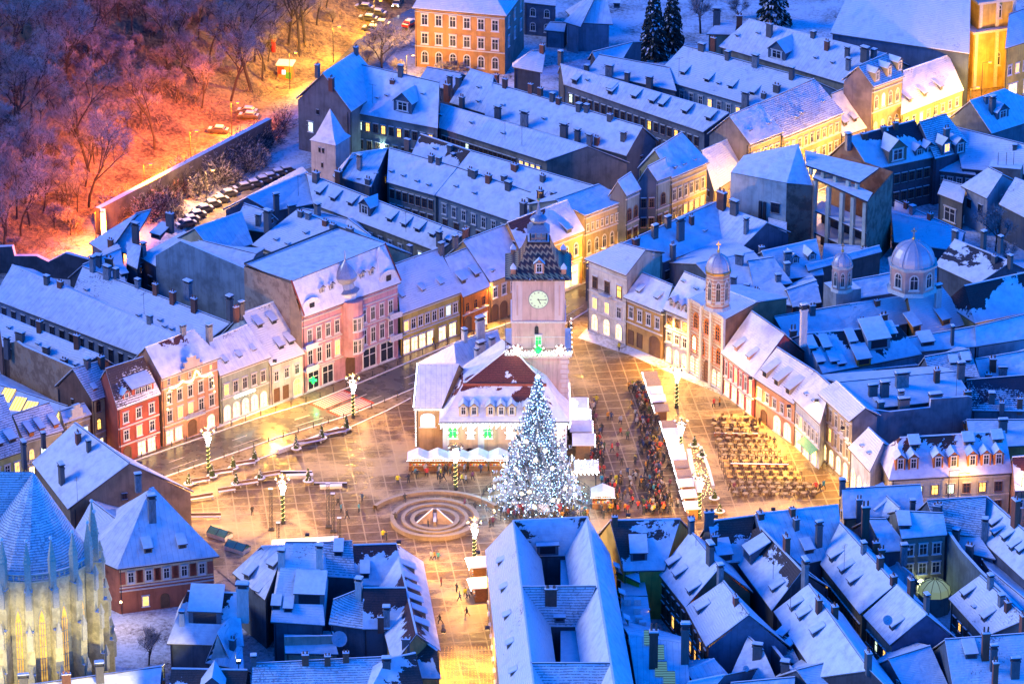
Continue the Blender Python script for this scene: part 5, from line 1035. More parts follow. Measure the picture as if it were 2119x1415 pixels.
def wall_flood(px, py, z, at, label, pw, col=WARM, spot=150):
    p = W(px, py, z); a = W(*at); p = p+xy(a-p).normalized()*1.6; h = thing('flood_lamp', label, 'wall lamp', tuple(p), 'flood lamps fixed to house fronts round the square'); m = MB()
    m.box((0, 0, 0), (.7, .5, .45), M_dark); m.box((0, 0, -.24), (.6, .4, .04), M_bulb); m.obj('housing', h, (0, 0, 0))
    a = W(*at); light('lamp_light', (0, 0, -.5), col, pw*LPOW, h, .4, spot, None) if 0 else None
    l = bpy.data.lights.new('lamp_light', 'SPOT'); l.energy = pw*LPOW; l.color = col; l.shadow_soft_size = .4; l.spot_size = R(spot); l.spot_blend = .8
    o = bpy.data.objects.new('lamp_light', l); COL.objects.link(o); o.parent = h; o.location = (0, 0, -.45); o.rotation_euler = (p-a).to_track_quat('Z', 'Y').to_euler()
FL = [(340, 760, 12, (420, 960), 'salmon garland house'), (460, 745, 9, (540, 900), 'sage green house'), (640, 655, 13, (700, 860), 'pink palace left corner'), (832, 600, 8.5, (900, 760), 'yellow house left end'), (1017, 575, 8.3, (1020, 720), 'apricot house by the clock tower'), (1215, 545, 12, (1240, 740), 'white corner house'), (1372, 640, 10, (1370, 800), 'narrow blue mansard house'), (1500, 665, 12, (1440, 860), 'striped church front'), (1560, 775, 8, (1520, 900), 'long salmon house'), (1645, 835, 8, (1560, 960), 'blue-white house'), (1700, 822, 11, (1640, 980), 'tan pilastered house'), (1757, 880, 10, (1640, 1040), 'white glowing low house'), (262, 800, 10, (300, 980), 'red house'), (560, 740, 9, (640, 900), 'white four-dormer house'), (735, 610, 13, (760, 820), 'pink palace middle'), (820, 1130, 8, (900, 1080), 'dark patched foreground house'), (1010, 1142, 9, (930, 1250), 'double courtyard building corner'), (1030, 1300, 9, (950, 1400), 'double courtyard building side'), (900, 1300, 7, (960, 1400), 'shopping street left side'), (640, 1115, 8, (560, 1040), 'foreground mansion'), (1300, 1075, 9, (1300, 960), 'dark ridged foreground house'), (1480, 1078, 9, (1500, 1000), 'bare tile curl house'), (1600, 1062, 9, (1600, 990), 'broad foreground roof'), (270, 960, 8, (420, 1030), 'brown gable wall house')]
for x, y, z, at, lb in FL: wall_flood(x, y, z, at, 'small dark flood lamp high on the '+lb, 30000*(.4 if lb in ('double courtyard building corner', 'double courtyard building side', 'shopping street left side') else .6 if lb in ('long salmon house', 'blue-white house', 'tan pilastered house', 'white glowing low house', 'broad foreground roof') else 1.08))
HPW = 4.5
def pole_lamp(pb, label, col, pw, z=None, ht=8.0, hillside=False, up=False):
    b_ = WT(*pb) if hillside else W(*pb); h = thing('street_light', label, 'street light', tuple(b_), 'plain street lights along the roads'); m = MB()
    m.cyl((0, 0), .1, .06, 0, ht, M_dark, 6); m.tube((0, 0, ht), (1.2, -.4, ht+.35), .05, .05, M_dark, 4); m.box((1.4, -.5, ht+.33), (.7, .3, .14), M_dark, top=M_snow); m.obj('pole', h, (0, 0, 0))
    m = MB(); m.box((1.4, -.5, ht+.21), (.55, .25, .06), emit('lamp_face_%d' % int(col[1]*100), col, 30)); m.obj('lamp_head', h, (0, 0, 0)); l = bpy.data.lights.new('lamp_light', 'SPOT' if up else 'POINT'); l.energy = pw*LPOW*(HPW if up else 1.6); l.color = col; l.shadow_soft_size = .3
    if up: l.spot_size = R(170); l.spot_blend = .35
    o = bpy.data.objects.new('lamp_light', l); COL.objects.link(o); o.parent = h; o.location = (1.4, -.5, ht-.1)
    if up: o.rotation_euler = (-(FN*.62+Vector((0, 0, -.75)))).to_track_quat('Z', 'Y').to_euler()
for pb, col, pw, lab in (((200, 520), SOD, 12757, 'orange street light low on the wooded slope above the rooftops'), ((300, 420), SOD, 12757, 'orange street light on the lane above the old wall'), ((395, 350), SOD, 12757, 'orange street light along the upper lane before the parked cars'), ((480, 290), SOD, 11340, 'orange street light near the cars at the top of the old wall'),
    ((600, 185), GOLD, 4050, 'yellow street light near the colourful kiosk'), ((690, 130), GOLD, 4050, 'yellow street light on the bend above the kiosk'), ((775, 75), GOLD, 4500, 'yellow street light beside the rows of parked cars'), ((842, 190), (1, .50, .06), 12000, 'yellow street light by the corner of the yellow school'), ((800, -30), GOLD, 3600, 'yellow street light at the top edge over the road'),
    ((428, 432), (1, .50, .1), 9000, 'street light glowing inside the bush beside the parking yard')):
    pole_lamp(pb, lab, col, pw, up=pb[0] not in (428, 842))
for pb, lab, pw, col in (((1232, 606), 'street light beyond the clock tower on the main street', 6600, WARM), ((1345, 568), 'street light in front of the brown stone palace', 6600, WARM), ((1432, 522), 'street light hidden in the far street behind the roofs', 3000, WARM), ((1605, 432), 'street light before the long brown palace', 4399, WARM), ((1735, 378), 'street light before the low pink-roofed house', 4399, WARM),
    ((1670, 405), 'street light between the two brown palaces of the far street', 4200, WARM), ((1505, 482), 'street light below the brown stone palace with lit ground floor', 6000, WARM), ((1838, 336), 'street light before the ornate yellow house', 5280, WARM), ((1930, 303), 'street light before the lemon yellow house', 7039, GOLD), ((2030, 215), 'street light on the square by the floodlit church', 6600, GOLD), ((2085, 165), 'street light at the right edge by the lit shop', 6600, GOLD), ((2005, 268), 'street light beside the church corner', 5865, GOLD),
    ((2100, 705), 'yellow street light behind the long skylight roof', 1666, GOLD), ((1960, 1075), 'street light in the courtyard', 10, WARM), ((2110, 1090), 'street light in front of the cream mansard building', 900, GOLD), ((1980, 1080), 'street light below the cream mansard front', 900, GOLD), ((210, 925), 'street light left of the red house', 7000, WARM)):
    pole_lamp(pb, lab, col, pw, ht=9)
# ---- pink palace details
h, k = PINK
d = xy(k.b-k.a); ln = d.length; d.normalize(); nf_ = Vector((d.y, -d.x, 0)); bk = -nf_
q1, q2 = k.r1+bk*13, k.r2+bk*13; q1.z = q2.z = k.zr-1.0
m = MB(); sm_ = snowmat('s'); F4 = [k.r1, k.r2, q2, q1]
m.face([p+Vector((0, 0, .05)) for p in F4], sm_, [(p.x, p.y, .5, .3) for p in F4])
for i, (p, q) in enumerate(((k.r2, q2), (q2, q1), (q1, k.r1))):
    m.face([Vector((p.x, p.y, k.zr-.5)), Vector((q.x, q.y, k.zr-.5)), Vector((q.x, q.y, q.z+.1)), Vector((p.x, p.y, p.z+.1))], M_eave)
m.obj('flat_roof', h)
m = MB(); g0 = lambda p, z: Vector((p.x, p.y, z)); fwm = plaster((.25, .17, .12), brick=True)
m.face([g0(k.wa, 0), g0(k.wa, 14.6), g0(k.r1, k.zr-.4), g0(q1, k.zr-1.2), g0(q1, 0)], fwm)
m.face([g0(k.wb, 0), g0(k.wb, 14.6), g0(k.r2, k.zr-.4), g0(q2, k.zr-1.2), g0(q2, 0)][::-1], fwm); m.face([g0(q1, 0), g0(q2, 0), g0(q2, k.zr-1.2), g0(q1, k.zr-1.2)], fwm); m.obj('firewall', h)
m = MB(); rl = flat('red_flashing', (.25, .03, .02), .6); m.tube(k.a+Vector((0, 0, .2)), k.r1+Vector((0, 0, .2)), .16, .16, rl, 4); m.tube(k.b+Vector((0, 0, .2)), k.r2+Vector((0, 0, .2)), .16, .16, rl, 4); m.obj('roof_flashing', h)
leadm = flat('lead_grey', (.34, .36, .42), .4, .4)
def cupola(c, z, s, h, nm='cupola'):
    m = MB(); m.cyl(c, 1.9*s, 1.9*s, z, z+1.0*s, M_white, 12); m.lathe(c, [(2.1*s, z+1.0*s), (2.2*s, z+1.2*s), (1.5*s, z+1.6*s), (1.25*s, z+2.4*s), (1.75*s, z+2.9*s), (1.9*s, z+3.5*s), (1.3*s, z+4.5*s), (.5*s, z+5.4*s), (.12*s, z+6.0*s), (.04, z+7.6*s)], leadm, 12)
    m.cyl(c, 1.7*s, 1.0*s, z+3.6*s, z+4.75*s, M_snow, 12, False); return m.obj(nm, h)
q = k.wa.lerp(k.wb, .5)+bk*1.2; cupola((q.x, q.y), 15.0, 1.15, h)
m = MB(); q = k.wa.lerp(k.wb, .5)+nf_*.3; m.cyl((q.x, q.y), 2.1, 2.1, 4.5, 15, wm('pink'), 14); m.obj('bay', h)
for u in (.30, .42, .5, .58, .70): 
    a = (u-.5)*5.2; p = q+d*math.sin(a)*2.12+nf_*math.cos(a)*2.12
    for z in (5.2, 9.4): window(h, (p.x, p.y, z), math.atan2(d.y, d.x)+a, .8, 2.6, 'w') if abs(a) < .9 else None
for u in (.10, .90):
    q = k.wa.lerp(k.wb, u); m = MB()
    pr = None; c = q+bk*.1
    pts = [c+d*(-2.0)]+[c+d*(2.0*math.cos(math.pi-math.pi*i/10))+Vector((0, 0, 1.6+1.4*math.sin(math.pi*i/10))) for i in range(11)]+[c+d*2.0]
    pts = [Vector((p.x, p.y, (p.z-c.z)+14.8)) for p in pts]; fr_ = [p+nf_*.25 for p in pts]; bb_ = [p+bk*.5 for p in pts]
    m.face(fr_, M_white); m.face(bb_[::-1], M_white)
    for i in range(len(pts)-1): m.face([fr_[i+1], fr_[i], bb_[i], bb_[i+1]], M_snow)
    m.box((c.x+nf_.x*.3, c.y+nf_.y*.3, 16.3), (1.1, .15, 1.1), M_glassd, rot=math.atan2(d.y, d.x)); m.obj('round_gable', h)
    m = MB(); c2 = q+bk*2.2; m.cyl((c2.x, c2.y), 2.6, .1, 17.6, 21.6, M_snow, 4, rot=math.atan2(d.y, d.x)+math.pi/4); m.obj('corner_roof', h)
for u in (.24, .34, .66, .76):
    p = k.a.lerp(k.b, u).lerp(k.r1.lerp(k.r2, u), .42); dormer(h, p, (Vector((nf_.x, nf_.y, .55))).normalized(), 'gable', 1.1, 1.0, 'grey')
for u, z in ((.06, 8.6), (.94, 8.6), (.06, 4.3), (.94, 4.3)):
    c = k.wa.lerp(k.wb, u)+nf_*.6; m = MB(); m.box((c.x, c.y, z), (2.8, 1.2, .25), M_white, rot=math.atan2(d.y, d.x), top=M_snow); m.box((c.x+nf_.x*.5, c.y+nf_.y*.5, z+.5), (2.8, .12, .9), M_white, rot=math.atan2(d.y, d.x)); m.obj('balcony', h)
# salmon house: ornate gable and garland
h, k = SAL; d = xy(k.wb-k.wa); ln = d.length; d.normalize(); nf_ = Vector((d.y, -d.x, 0)); rz_ = math.atan2(d.y, d.x)
m = MB(); q = k.a.lerp(k.b, .5); 
for w_, z0, h_ in ((4.6, 13.2, .5), (3.4, 13.7, .9), (1.8, 14.6, .8)): m.box((q.x, q.y, z0+h_/2), (w_, .5, h_), wm('rose'), rot=rz_, top=M_snow)
m.cyl((q.x, q.y), .5, .1, 15.4, 15.9, M_snow, 8); m.obj('gable_ornament', h)
m = MB(); prev = None
for i in range(61):
    u = i/60; x = .08+.84*u; z = 11.2-1.4*abs(math.sin(u*math.pi*3))*.5 + (1.2*math.exp(-((u-.62)/.05)**2)); 
    if u < .06: z = 7+ (11-7)*u/.06
    if u > .94: z = 7+(11-7)*(1-u)/.06
    p = xy(k.wa)+d*ln*x+nf_*.25; m.ball((p.x, p.y, z), .17, M_gar, 5, 3)
m.obj('light_garland', h)
m = MB(); c = xy(k.wa)+d*ln*.52+nf_*.6; m.box((c.x, c.y, 4.1), (4.2, 1.2, .2), M_stone, rot=rz_, top=M_snow)
for s_ in range(15): e = c+nf_*.55+d*(-2.05+.29*s_); m.box((e.x, e.y, 4.65), (.05, .05, .95), M_dark)
e = c+nf_*.55; m.box((e.x, e.y, 5.15), (4.2, .07, .07), M_dark, rot=rz_); m.obj('balcony', h)
h, k = SAGE; d = xy(k.wb-k.wa); ln = d.length; d.normalize(); nf_ = Vector((d.y, -d.x, 0)); c = xy(k.wa)+d*ln*.48+nf_*.3
m = MB(); m.box((c.x, c.y, 4.2), (4.6, .2, .2), emit('fluorescent_strip', (.85, 1, .98), 9), rot=math.atan2(d.y, d.x)); m.obj('strip_light', h)
# church at the upper right: yellow baroque facade tower
h, k = CHU
m = MB(); yl = plaster((.58, .42, .12)); c = W(2035, 165, 0); rot_ = .35
for (w_, z0, z1, dx) in ((10.5, 0, 13, 0), (8.4, 13, 19, .3), (6.0, 19, 24, .6), (4.4, 24, 34, .9)):
    m.box((c.x+dx, c.y, (z0+z1)/2), (w_, w_, z1-z0), yl, rot=rot_, top=M_snow); m.box((c.x+dx, c.y, z1-.2), (w_+.9, w_+.9, .5), M_stone, rot=rot_, top=M_snow)
    for sx in (-.5, 0, .5):
        m.box((c.x+dx+math.cos(rot_)*w_*sx*.9+math.sin(rot_)*(w_/2+.1), c.y+math.sin(rot_)*w_*sx*.9-math.cos(rot_)*(w_/2+.1), (z0+z1)/2), (.7, .5, z1-z0-.6), M_stone, rot=rot_)
m.obj('facade_tower', h)
for z, s_ in ((5, 1), (15, 1), (26, .8)):
    e = c+Vector((math.sin(rot_), -math.cos(rot_), 0))*(5.4 if z < 13 else 4.35 if z < 19 else 2.35)+Vector((.3 if z > 13 else 0, 0, 0)); window(h, (e.x+.3, e.y-.05, z), rot_, 1.3*s_, 3.2*s_, 'ta')
# ================================================================ ORTHODOX CHURCH bell tower + domes church
gold = flat('gilding', (.75, .5, .15), .35, .8); lead2 = flat('dome_lead', (.46, .45, .50), .45, .35, .12)
def dome_tower(h, px, py, zt_, r, drum_h, rd, col, arches=8, cross=2.0, sides=8, bands=False, nm='bell_tower', sq=1.15):
    """px,py = pixel of the springing line centre; zt_ = height of the springing line"""
    c = W(px, py, zt_); dm_ = wm(col); m = MB(); m.cyl((c.x, c.y), rd, rd, zt_-drum_h, zt_, dm_, sides, rot=math.pi/8)
    m.cyl((c.x, c.y), rd*1.08, rd*1.14, zt_-.5, zt_, gold if bands else M_stone, sides, rot=math.pi/8); m.cyl((c.x, c.y), rd*1.16, rd*1.02, zt_-drum_h, zt_-drum_h+.5, M_stone, sides, rot=math.pi/8)
    if bands:
        for i in range(int(drum_h/.7)): m.cyl((c.x, c.y), rd*1.015, rd*1.015, zt_-drum_h+.6+i*.7, zt_-drum_h+.78+i*.7, flat('brick_stripe', (.42, .14, .06), .85), sides, rot=math.pi/8)
    o = m.obj(nm, h); off = Vector(h['_o'])
    for i in range(arches):
        a = math.pi/8+math.pi/8+2*math.pi*i/arches; ap = rd*math.cos(math.pi/sides)
        if math.sin(a) > .3: continue
        p = Vector((c.x+math.cos(a)*(ap+.03), c.y+math.sin(a)*(ap+.03), zt_-drum_h*.78)); window(h, p, a+math.pi/2, rd*.42, drum_h*.58, 'ta')
    m = MB(); prof = [(r*math.cos(t_), zt_+r*sq*math.sin(t_)) for t_ in [math.pi/2*i/8 for i in range(8)]]+[(.12, zt_+r*sq*1.04), (.1, zt_+r*sq+.6)]
    m.lathe((c.x, c.y), prof, lead2, 16)
    for i in range(8):
        a = 2*math.pi*i/8+.2
        for (r0, z0), (r1, z1) in zip(prof[:-1], prof[1:-1]): m.tube((c.x+math.cos(a)*r0*1.01, c.y+math.sin(a)*r0*1.01, z0), (c.x+math.cos(a)*r1*1.01, c.y+math.sin(a)*r1*1.01, z1), .09, .09, lead2, 4)
    ob = m.obj('dome', h, smooth=False); z = zt_+r*sq+.5
    m = MB(); m.ball((c.x, c.y, z), .3, gold, 8, 5); m.box((c.x, c.y, z+cross/2+.2), (.16, .12, cross), gold); m.box((c.x, c.y, z+cross*.72+.1), (cross*.55, .12, .16), gold); m.obj('cross', h)
h, k = ORT
dome_tower(h, 1486, 557, 25.0, 2.15, 7.2, 2.15, (.60, .50, .36), cross=1.6, bands=True, sq=1.35)
h, k = T('domed_church', 'church with one great and one small silver dome among the back roofs', (1745, 622), (1882, 600), (1760, 580), (1860, 562), 9, (.22, .20, .26), 's', .45, cat='church')
dome_tower(h, 1889, 541, 19.5, 3.95, 5.2, 4.1, (.55, .36, .30), cross=1.8, sq=1.0, nm='drum')
dome_tower(h, 1743, 546, 18.0, 1.75, 5.0, 1.8, (.55, .36, .30), cross=1.3, sq=1.15)
c = W(1743, 595, 12); m = MB(); m.box((c.x, c.y, 6.2), (5, 5, 12.4), wm('grey'), top=M_snow, rot=.4); m.obj('tower_base', h)
# ================================================================ COUNCIL HOUSE AND CLOCK TOWER
ch_o = xy(W(1045, 873, 7.5))
h = thing('council_house', 'council house with a bare-patched hipped roof, clock tower and glowing windows on the square', 'town hall', tuple(ch_o)); OC = h
wcol = plaster((.60, .40, .26), stain=.2); rc = snowmat('p', (.15, .035, .025)); rc2 = snowmat('q', (.15, .035, .025))
z0 = 7.5; Lf, Rf = W(909, 873, z0), W(1180, 872, z0); zb_ = solve_z((909, 873), (1180, 871), [(958, 795), (1131, 795)], z0, 1.1)
La, Ra = W(958, 795, zb_), W(1131, 796, zb_); zt_ = solve_z((958, 795), (1131, 796), [(1057, 717)], zb_, 1.25); Ap = W(1057, 717, zt_)
dep = 17.0; Lb, Rb = Lf+Vector((0, dep, 0)), Rf+Vector((0, dep, 0)); Lab, Rab = La+Vector((0, dep-2*(La.y-Lf.y), 0)), Ra+Vector((0, dep-2*(Ra.y-Rf.y), 0)); Apb = Ap+Vector((-1.5, max(.5, (Lab.y-La.y)*.4), 0))
m = MB()
def rf(pts, uvn, rc=rc):
    e = (pts[1]-pts[0]).normalized(); nl = (pts[1]-pts[0]).cross(pts[2]-pts[0]).normalized(); vd = nl.cross(e)
    m.face(pts, rc, [((p-pts[0]).dot(e), (p-pts[0]).dot(vd), .5, v) for p, v in zip(pts, uvn)])
def belly(p, q, t): c = p.lerp(q, t); c.z -= .45; return c
for (a1, b1, c1, d1) in ((Lf, Rf, Ra, La), (Lb, Lf, La, Lab), (Rf, Rb, Rab, Ra), (Rb, Lb, Lab, Rab)):
    mL, mR = belly(a1, d1, .45), belly(b1, c1, .45)
    rf([a1, b1, mR, mL], [0, 0, .45, .45]); rf([mL, mR, c1, d1], [.45, .45, .62, .62])
rf([La, Ra, Ap], [.35, .35, 1.0], rc2); rf([Lab, La, Ap, Apb], [.2, .2, .6, .6]); rf([Ra, Rab, Apb, Ap], [.4, .4, .8, .8]); rf([Rab, Lab, Apb], [.5, .5, 1])
m.face([p-Vector((0, 0, .3)) for p in (Lb, Rb, Rf, Lf)], M_eave)
for p, q in ((Lf, Rf), (Lb, Lf), (Rf, Rb), (Rb, Lb)): m.face([p-Vector((0, 0, .3)), q-Vector((0, 0, .3)), q, p], M_eave)
for p, q in ((La, Ap), (Ra, Ap), (Lf, belly(Lf, La, .45)), (belly(Lf, La, .45), La), (Rf, belly(Rf, Ra, .45)), (belly(Rf, Ra, .45), Ra)): m.tube(p, q, .14, .14, M_snow, 4)
m.tube(La+Vector((0, -.1, .05)), Ra+Vector((0, -.1, .05)), .3, .3, flat('red_ridge_tiles', (.30, .07, .04), .8), 4)
m.obj('roof', h)
m = MB(); i_ = .6; x0, x1, y0, y1 = Lf.x+i_, Rf.x-i_, Lf.y+i_, Lb.y-i_
m.prism([(x0, y0), (x1, y0), (x1, y1), (x0, y1)], 0, z0-.3, wcol)
for x in (x0+.5, x0+6.5, x1-.5): m.box((x, y0-.06, 3.6), (1.1, .14, 7.2), plaster((.58, .56, .60), stain=.1))
m.obj('wall', h); cornice_m = MB(); cornice_m.box(((x0+x1)/2, y0-.15, z0-.5), (x1-x0+.4, .35, .4), M_stone); cornice_m.obj('cornice', h)
M_icic = emit('icicle_lights', (.75, .88, 1), 11); m = MB()
for i in range(95):
    x = Lf.x+(Rf.x-Lf.x)*i/94
    for q in range(1+(i*7) % 4): m.ball((x, Lf.y-.05, z0-.35-.28*q), .07, M_icic, 4, 3)
for i in range(40):
    y = Rf.y+dep*i/40; 
    for q in range(1+(i*5) % 3): m.ball((Rf.x+.05, y, z0-.35-.28*q), .07, M_icic, 4, 3)
m.obj('icicle_lights', h)
nrm_ = (Rf-Lf).cross(La-Lf).normalized()
for px in (959, 981, 1015, 1037, 1059, 1092): 
    a1 = W(px, 855, z0); p = plane_hit(px, 856, Lf, nrm_); dormer(h, p-Vector((0, .2, .2)), nrm_, 'gable', 1.45, 1.6, 'cream')
gm_, wm_ = emit('green_wreath_glow', (.01, .85, .10), 1.3), emit('white_wreath_glow', (1, .90, .8), 4); wreath = flat('wreath', (.20, .09, .06), .8)
for i, (px, g_) in enumerate(((937, 1), (974, 0), (1009, 1), (1055, 0), (1098, 1), (1160, 0))):
    p = plane_hit(px, 895, Vector((x0, y0, 0)), Vector((0, -1, 0))); w_ = 1.7 if g_ else 1.3
    window(h, (p.x, y0-.02, p.z-1.1), 0, w_, 2.2, 'wa' if i == 2 else 'w', gm_ if g_ else wm_)
    m = MB()
    for q in range(12): a = q*math.pi/6; m.ball((p.x+.75*math.cos(a), y0-.25, p.z+.1+.8*math.sin(a)), .15, wm_ if q % 3 == 0 else wreath, 5, 3)
    m.obj('wreath', h); light('window_light', (p.x, y0-1.0, p.z), (.03, 1, .18) if g_ else (1, .9, .8), 130 if g_ else 50, h, .2)
for px in (972, 1031): p = plane_hit(px, 935, Vector((x0, y0, 0)), Vector((0, -1, 0))); window(h, (p.x, y0-.02, p.z-.7), 0, 1.3, 1.5, 'ba')
# left porch wing and rear wing
T('', '', (858, 843), (914, 843), (866, 753), (950, 753), 8.4, (.58, .36, .16), 's', 1.0, h=h, zb=0)
kp = BLK[-1]; q = kp.wa.lerp(kp.wb, .45); window(h, (q.x, q.y-.1, 4.6), 0, 2.6, 2.6, 'sa', wm_); light('window_light', (q.x, q.y-1.4, 5.6), (.8, 1, .9), 120, h, .3)
m = MB()
for i in range(30): p = kp.a.lerp(kp.b, i/29); m.ball((p.x, p.y-.05, p.z-.4), .09, M_icic, 4, 3)
for i in range(34): p = kp.a.lerp(kp.r1, i/33); m.ball((p.x-.2, p.y, p.z+.1), .10, M_icic, 4, 3)
for i in range(26): m.ball((kp.wa.x-.1, kp.wa.y-.1, 8-.28*i), .07, M_icic, 4, 3)
m.obj('icicle_lights', h); m = MB(); q = kp.wa.lerp(kp.wab, .5); m.box((q.x-.1, q.y, 2.4), (.3, (kp.wab-kp.wa).length*.9, 4.8), wm('yellow')); m.obj('wall_panel', h)
T('', '', (948, 800), (1056, 766), (940, 711), (1030, 683), 8.0, (.60, .48, .34), 's', .8, h=h, hl=1, ch=[(995, 745, 3.8, 1.4), (1018, 725, 2.6, 1), (987, 748, 2.4, .7), (994, 700, 3.6, 1.6), (961, 705, 2, .7)], ccol='white')
# tower
G = W(1114, 733, 16.5); tc = Vector((G.x, G.y+5.3, 0)); tw = plaster((.58, .40, .33), stain=.18); tw2 = plaster((.62, .50, .46), stain=.12); hw1, hw2 = 5.0, 4.55
m = MB(); m.prism([(tc.x-hw1, tc.y-hw1), (tc.x+hw1, tc.y-hw1), (tc.x+hw1, tc.y+hw1), (tc.x-hw1, tc.y+hw1)], 0, 16.2, tw)
m.prism([(tc.x-hw2, tc.y-hw2), (tc.x+hw2, tc.y-hw2), (tc.x+hw2, tc.y+hw2), (tc.x-hw2, tc.y+hw2)], 16.2, 30.3, tw); m.obj('tower', h)
m = MB()
for i in range(18): m.box((tc.x+hw1-.45, tc.y-hw1-.04, .6+i*.9), (1.1 if i % 2 else 1.5, .12, .72), tw2); m.box((tc.x+hw1+.04, tc.y-hw1+.5, .6+i*.9), (.12, 1.1, .72), tw2)
for sx in (-1, 1): m.box((tc.x+sx*(hw2-.95), tc.y-hw2-.05, 26.3), (1.7, .14, 7.6), tw2); m.box((tc.x+sx*(hw2-.95), tc.y-hw2-.13, 26.3), (.3, .06, 5.6), tw)
m.box((tc.x, tc.y, 22.2), (2*hw2+.4, 2*hw2+.4, .35), M_stone, top=M_snow); m.box((tc.x, tc.y, 30.2), (2*hw2+.7, 2*hw2+.7, .5), M_stone); m.box((tc.x, tc.y, 19.4), (2*hw2+.1, 2*hw2+.1, .15), M_stone); m.obj('stone_trim', h)
m = MB(); gx = 5.75
m.box((tc.x, tc.y, 16.35), (2*gx, 2*gx, .35), M_stone, top=M_snow); m.box((tc.x, tc.y, 16.0), (2*gx-.7, 2*gx-.7, .4), M_stone)
for s_ in range(29):
    x = -gx+.1+s_*(2*gx-.2)/28
    for (ax, ay) in ((x, -gx+.1), (gx-.1, x), (-gx+.1, x)): m.box((tc.x+ax, tc.y+ay, 17.1), (.06, .06, 1.15), M_dark)
for (cx_, cy_, wx, wy) in ((0, -gx+.1, 2*gx, .1), (gx-.1, 0, .1, 2*gx), (-gx+.1, 0, .1, 2*gx)): m.box((tc.x+cx_, tc.y+cy_, 17.7), (wx, wy, .1), M_dark)
m.obj('gallery', h)
m = MB()
for i in range(80):
    x = -gx+(2*gx)*i/79; m.ball((tc.x+x, tc.y-gx, 17.2-.35*((i*3) % 4)/2), .09, M_icic, 4, 3)
    if i % 2 == 0: m.ball((tc.x+gx, tc.y+x, 17.2+.5*((i*5) % 7)/2), .09, M_icic, 4, 3)
m.obj('gallery_lights', h)
for sx, g_ in ((-3.7, 0), (0, 1), (3.7, 0)):
    m = MB(); c_ = (tc.x+sx, tc.y-gx-.15, 17.5)
    for q in range(14): a = q*math.pi/7; m.ball((c_[0]+.95*math.cos(a), c_[1], c_[2]+.95*math.sin(a)), .17, wm_ if q % 2 else wreath, 5, 3)
    m.cyl((0, 0), 0.01, .01, 0, .01, wreath, 3) if 0 else None
    m.ball(c_, .62, gm_ if g_ else wm_, 8, 6); m.obj('wreath', h); light('wreath_light', (tc.x+sx, tc.y-gx-1.0, 17.6), (.03, 1, .18) if g_ else (1, .9, .85), 260 if g_ else 90, h, .3)
window(h, (tc.x, tc.y-hw2-.02, 17.4), 0, 1.2, 2.4, 'w', gm_); window(h, (tc.x-.3, tc.y-hw2-.02, 19.9), 0, .7, 1.6, 'ka')
m = MB(); cm_ = emit('clock_face', (.80, 1, .62), .34); M_num = M_dark
def clock(c_, u, n):
    m = MB(); u = Vector(u); n = Vector(n); z = Vector((0, 0, 1)); C_ = Vector(c_)
    m.face([C_+(u*math.cos(a)+z*math.sin(a))*1.75+n*.06 for a in [2*math.pi*i/28 for i in range(28)]], flat('clock_rim', (.25, .3, .27), .5))
    m.face([C_+(u*math.cos(a)+z*math.sin(a))*1.6+n*.09 for a in [2*math.pi*i/28 for i in range(28)]], cm_)
    o = m.obj('clock', h)
    m = MB()
    def bar(a, r0, r1, w_):
        e = u*math.sin(a)+z*math.cos(a); s_ = u*math.cos(a)-z*math.sin(a); m.face([C_+e*r0-s_*w_+n*.13, C_+e*r0+s_*w_+n*.13, C_+e*r1+s_*w_+n*.13, C_+e*r1-s_*w_+n*.13], M_dark)
    num = ['I', 'II', 'III', 'IV', 'V', 'VI', 'VII', 'VIII', 'IX', 'X', 'XI', 'XII']
    for i in range(12):
        k_ = len(num[i]); 
        for q in range(min(3, k_)): bar(2*math.pi*(i+1)/12+(q-(min(3, k_)-1)/2)*.085, 1.18, 1.45, .028)
    bar(math.radians(92), -.25, 1.25, .05); bar(math.radians(155), -.2, .85, .07); ob = m.obj('clock_hands', h); 
clock((tc.x, tc.y-hw2, 26.4), (1, 0, 0), (0, -1, 0)); clock((tc.x-hw2, tc.y, 26.4), (0, -1, 0), (-1, 0, 0)); light('clock_glow', (tc.x, tc.y-hw2-2.5, 26.4), (.7, 1, .8), 60, h, .8)
# patterned flared roof
pm, t, b = newmat('patterned_tiles'); P = worldpos(t); s = N(t, 'ShaderNodeSeparateXYZ'); L(t, P, s.inputs[0])
zig = mth(t, 'ABSOLUTE', mth(t, 'SUBTRACT', mth(t, 'FRACT', mth(t, 'MULTIPLY', mth(t, 'ADD', s.outputs[0], s.outputs[1]), 1.1)), .5))
st = mth(t, 'FRACT', mth(t, 'ADD', mth(t, 'MULTIPLY', s.outputs[2], .95), mth(t, 'MULTIPLY', zig, 1.0)))
colr = ramp(t, st, [(.0, (.035, .025, .03)), (.45, (.035, .025, .03)), (.5, (.42, .30, .14)), (.78, (.42, .30, .14)), (.82, (.12, .05, .035)), (1, (.12, .05, .035))])
fn = noise_node(t, 2.2, 5, P, .75).outputs[0]; zz = mth(t, 'MULTIPLY', mth(t, 'SUBTRACT', 31.4, s.outputs[2]), .10)
L(t, mixc(t, mth(t, 'GREATER_THAN', mth(t, 'ADD', fn, zz), .70), colr, SNOW), b.inputs['Base Color']); b.inputs['Roughness'].default_value = .5; pm.node_tree.nodes['Color Ramp'].color_ramp.interpolation = 'CONSTANT'
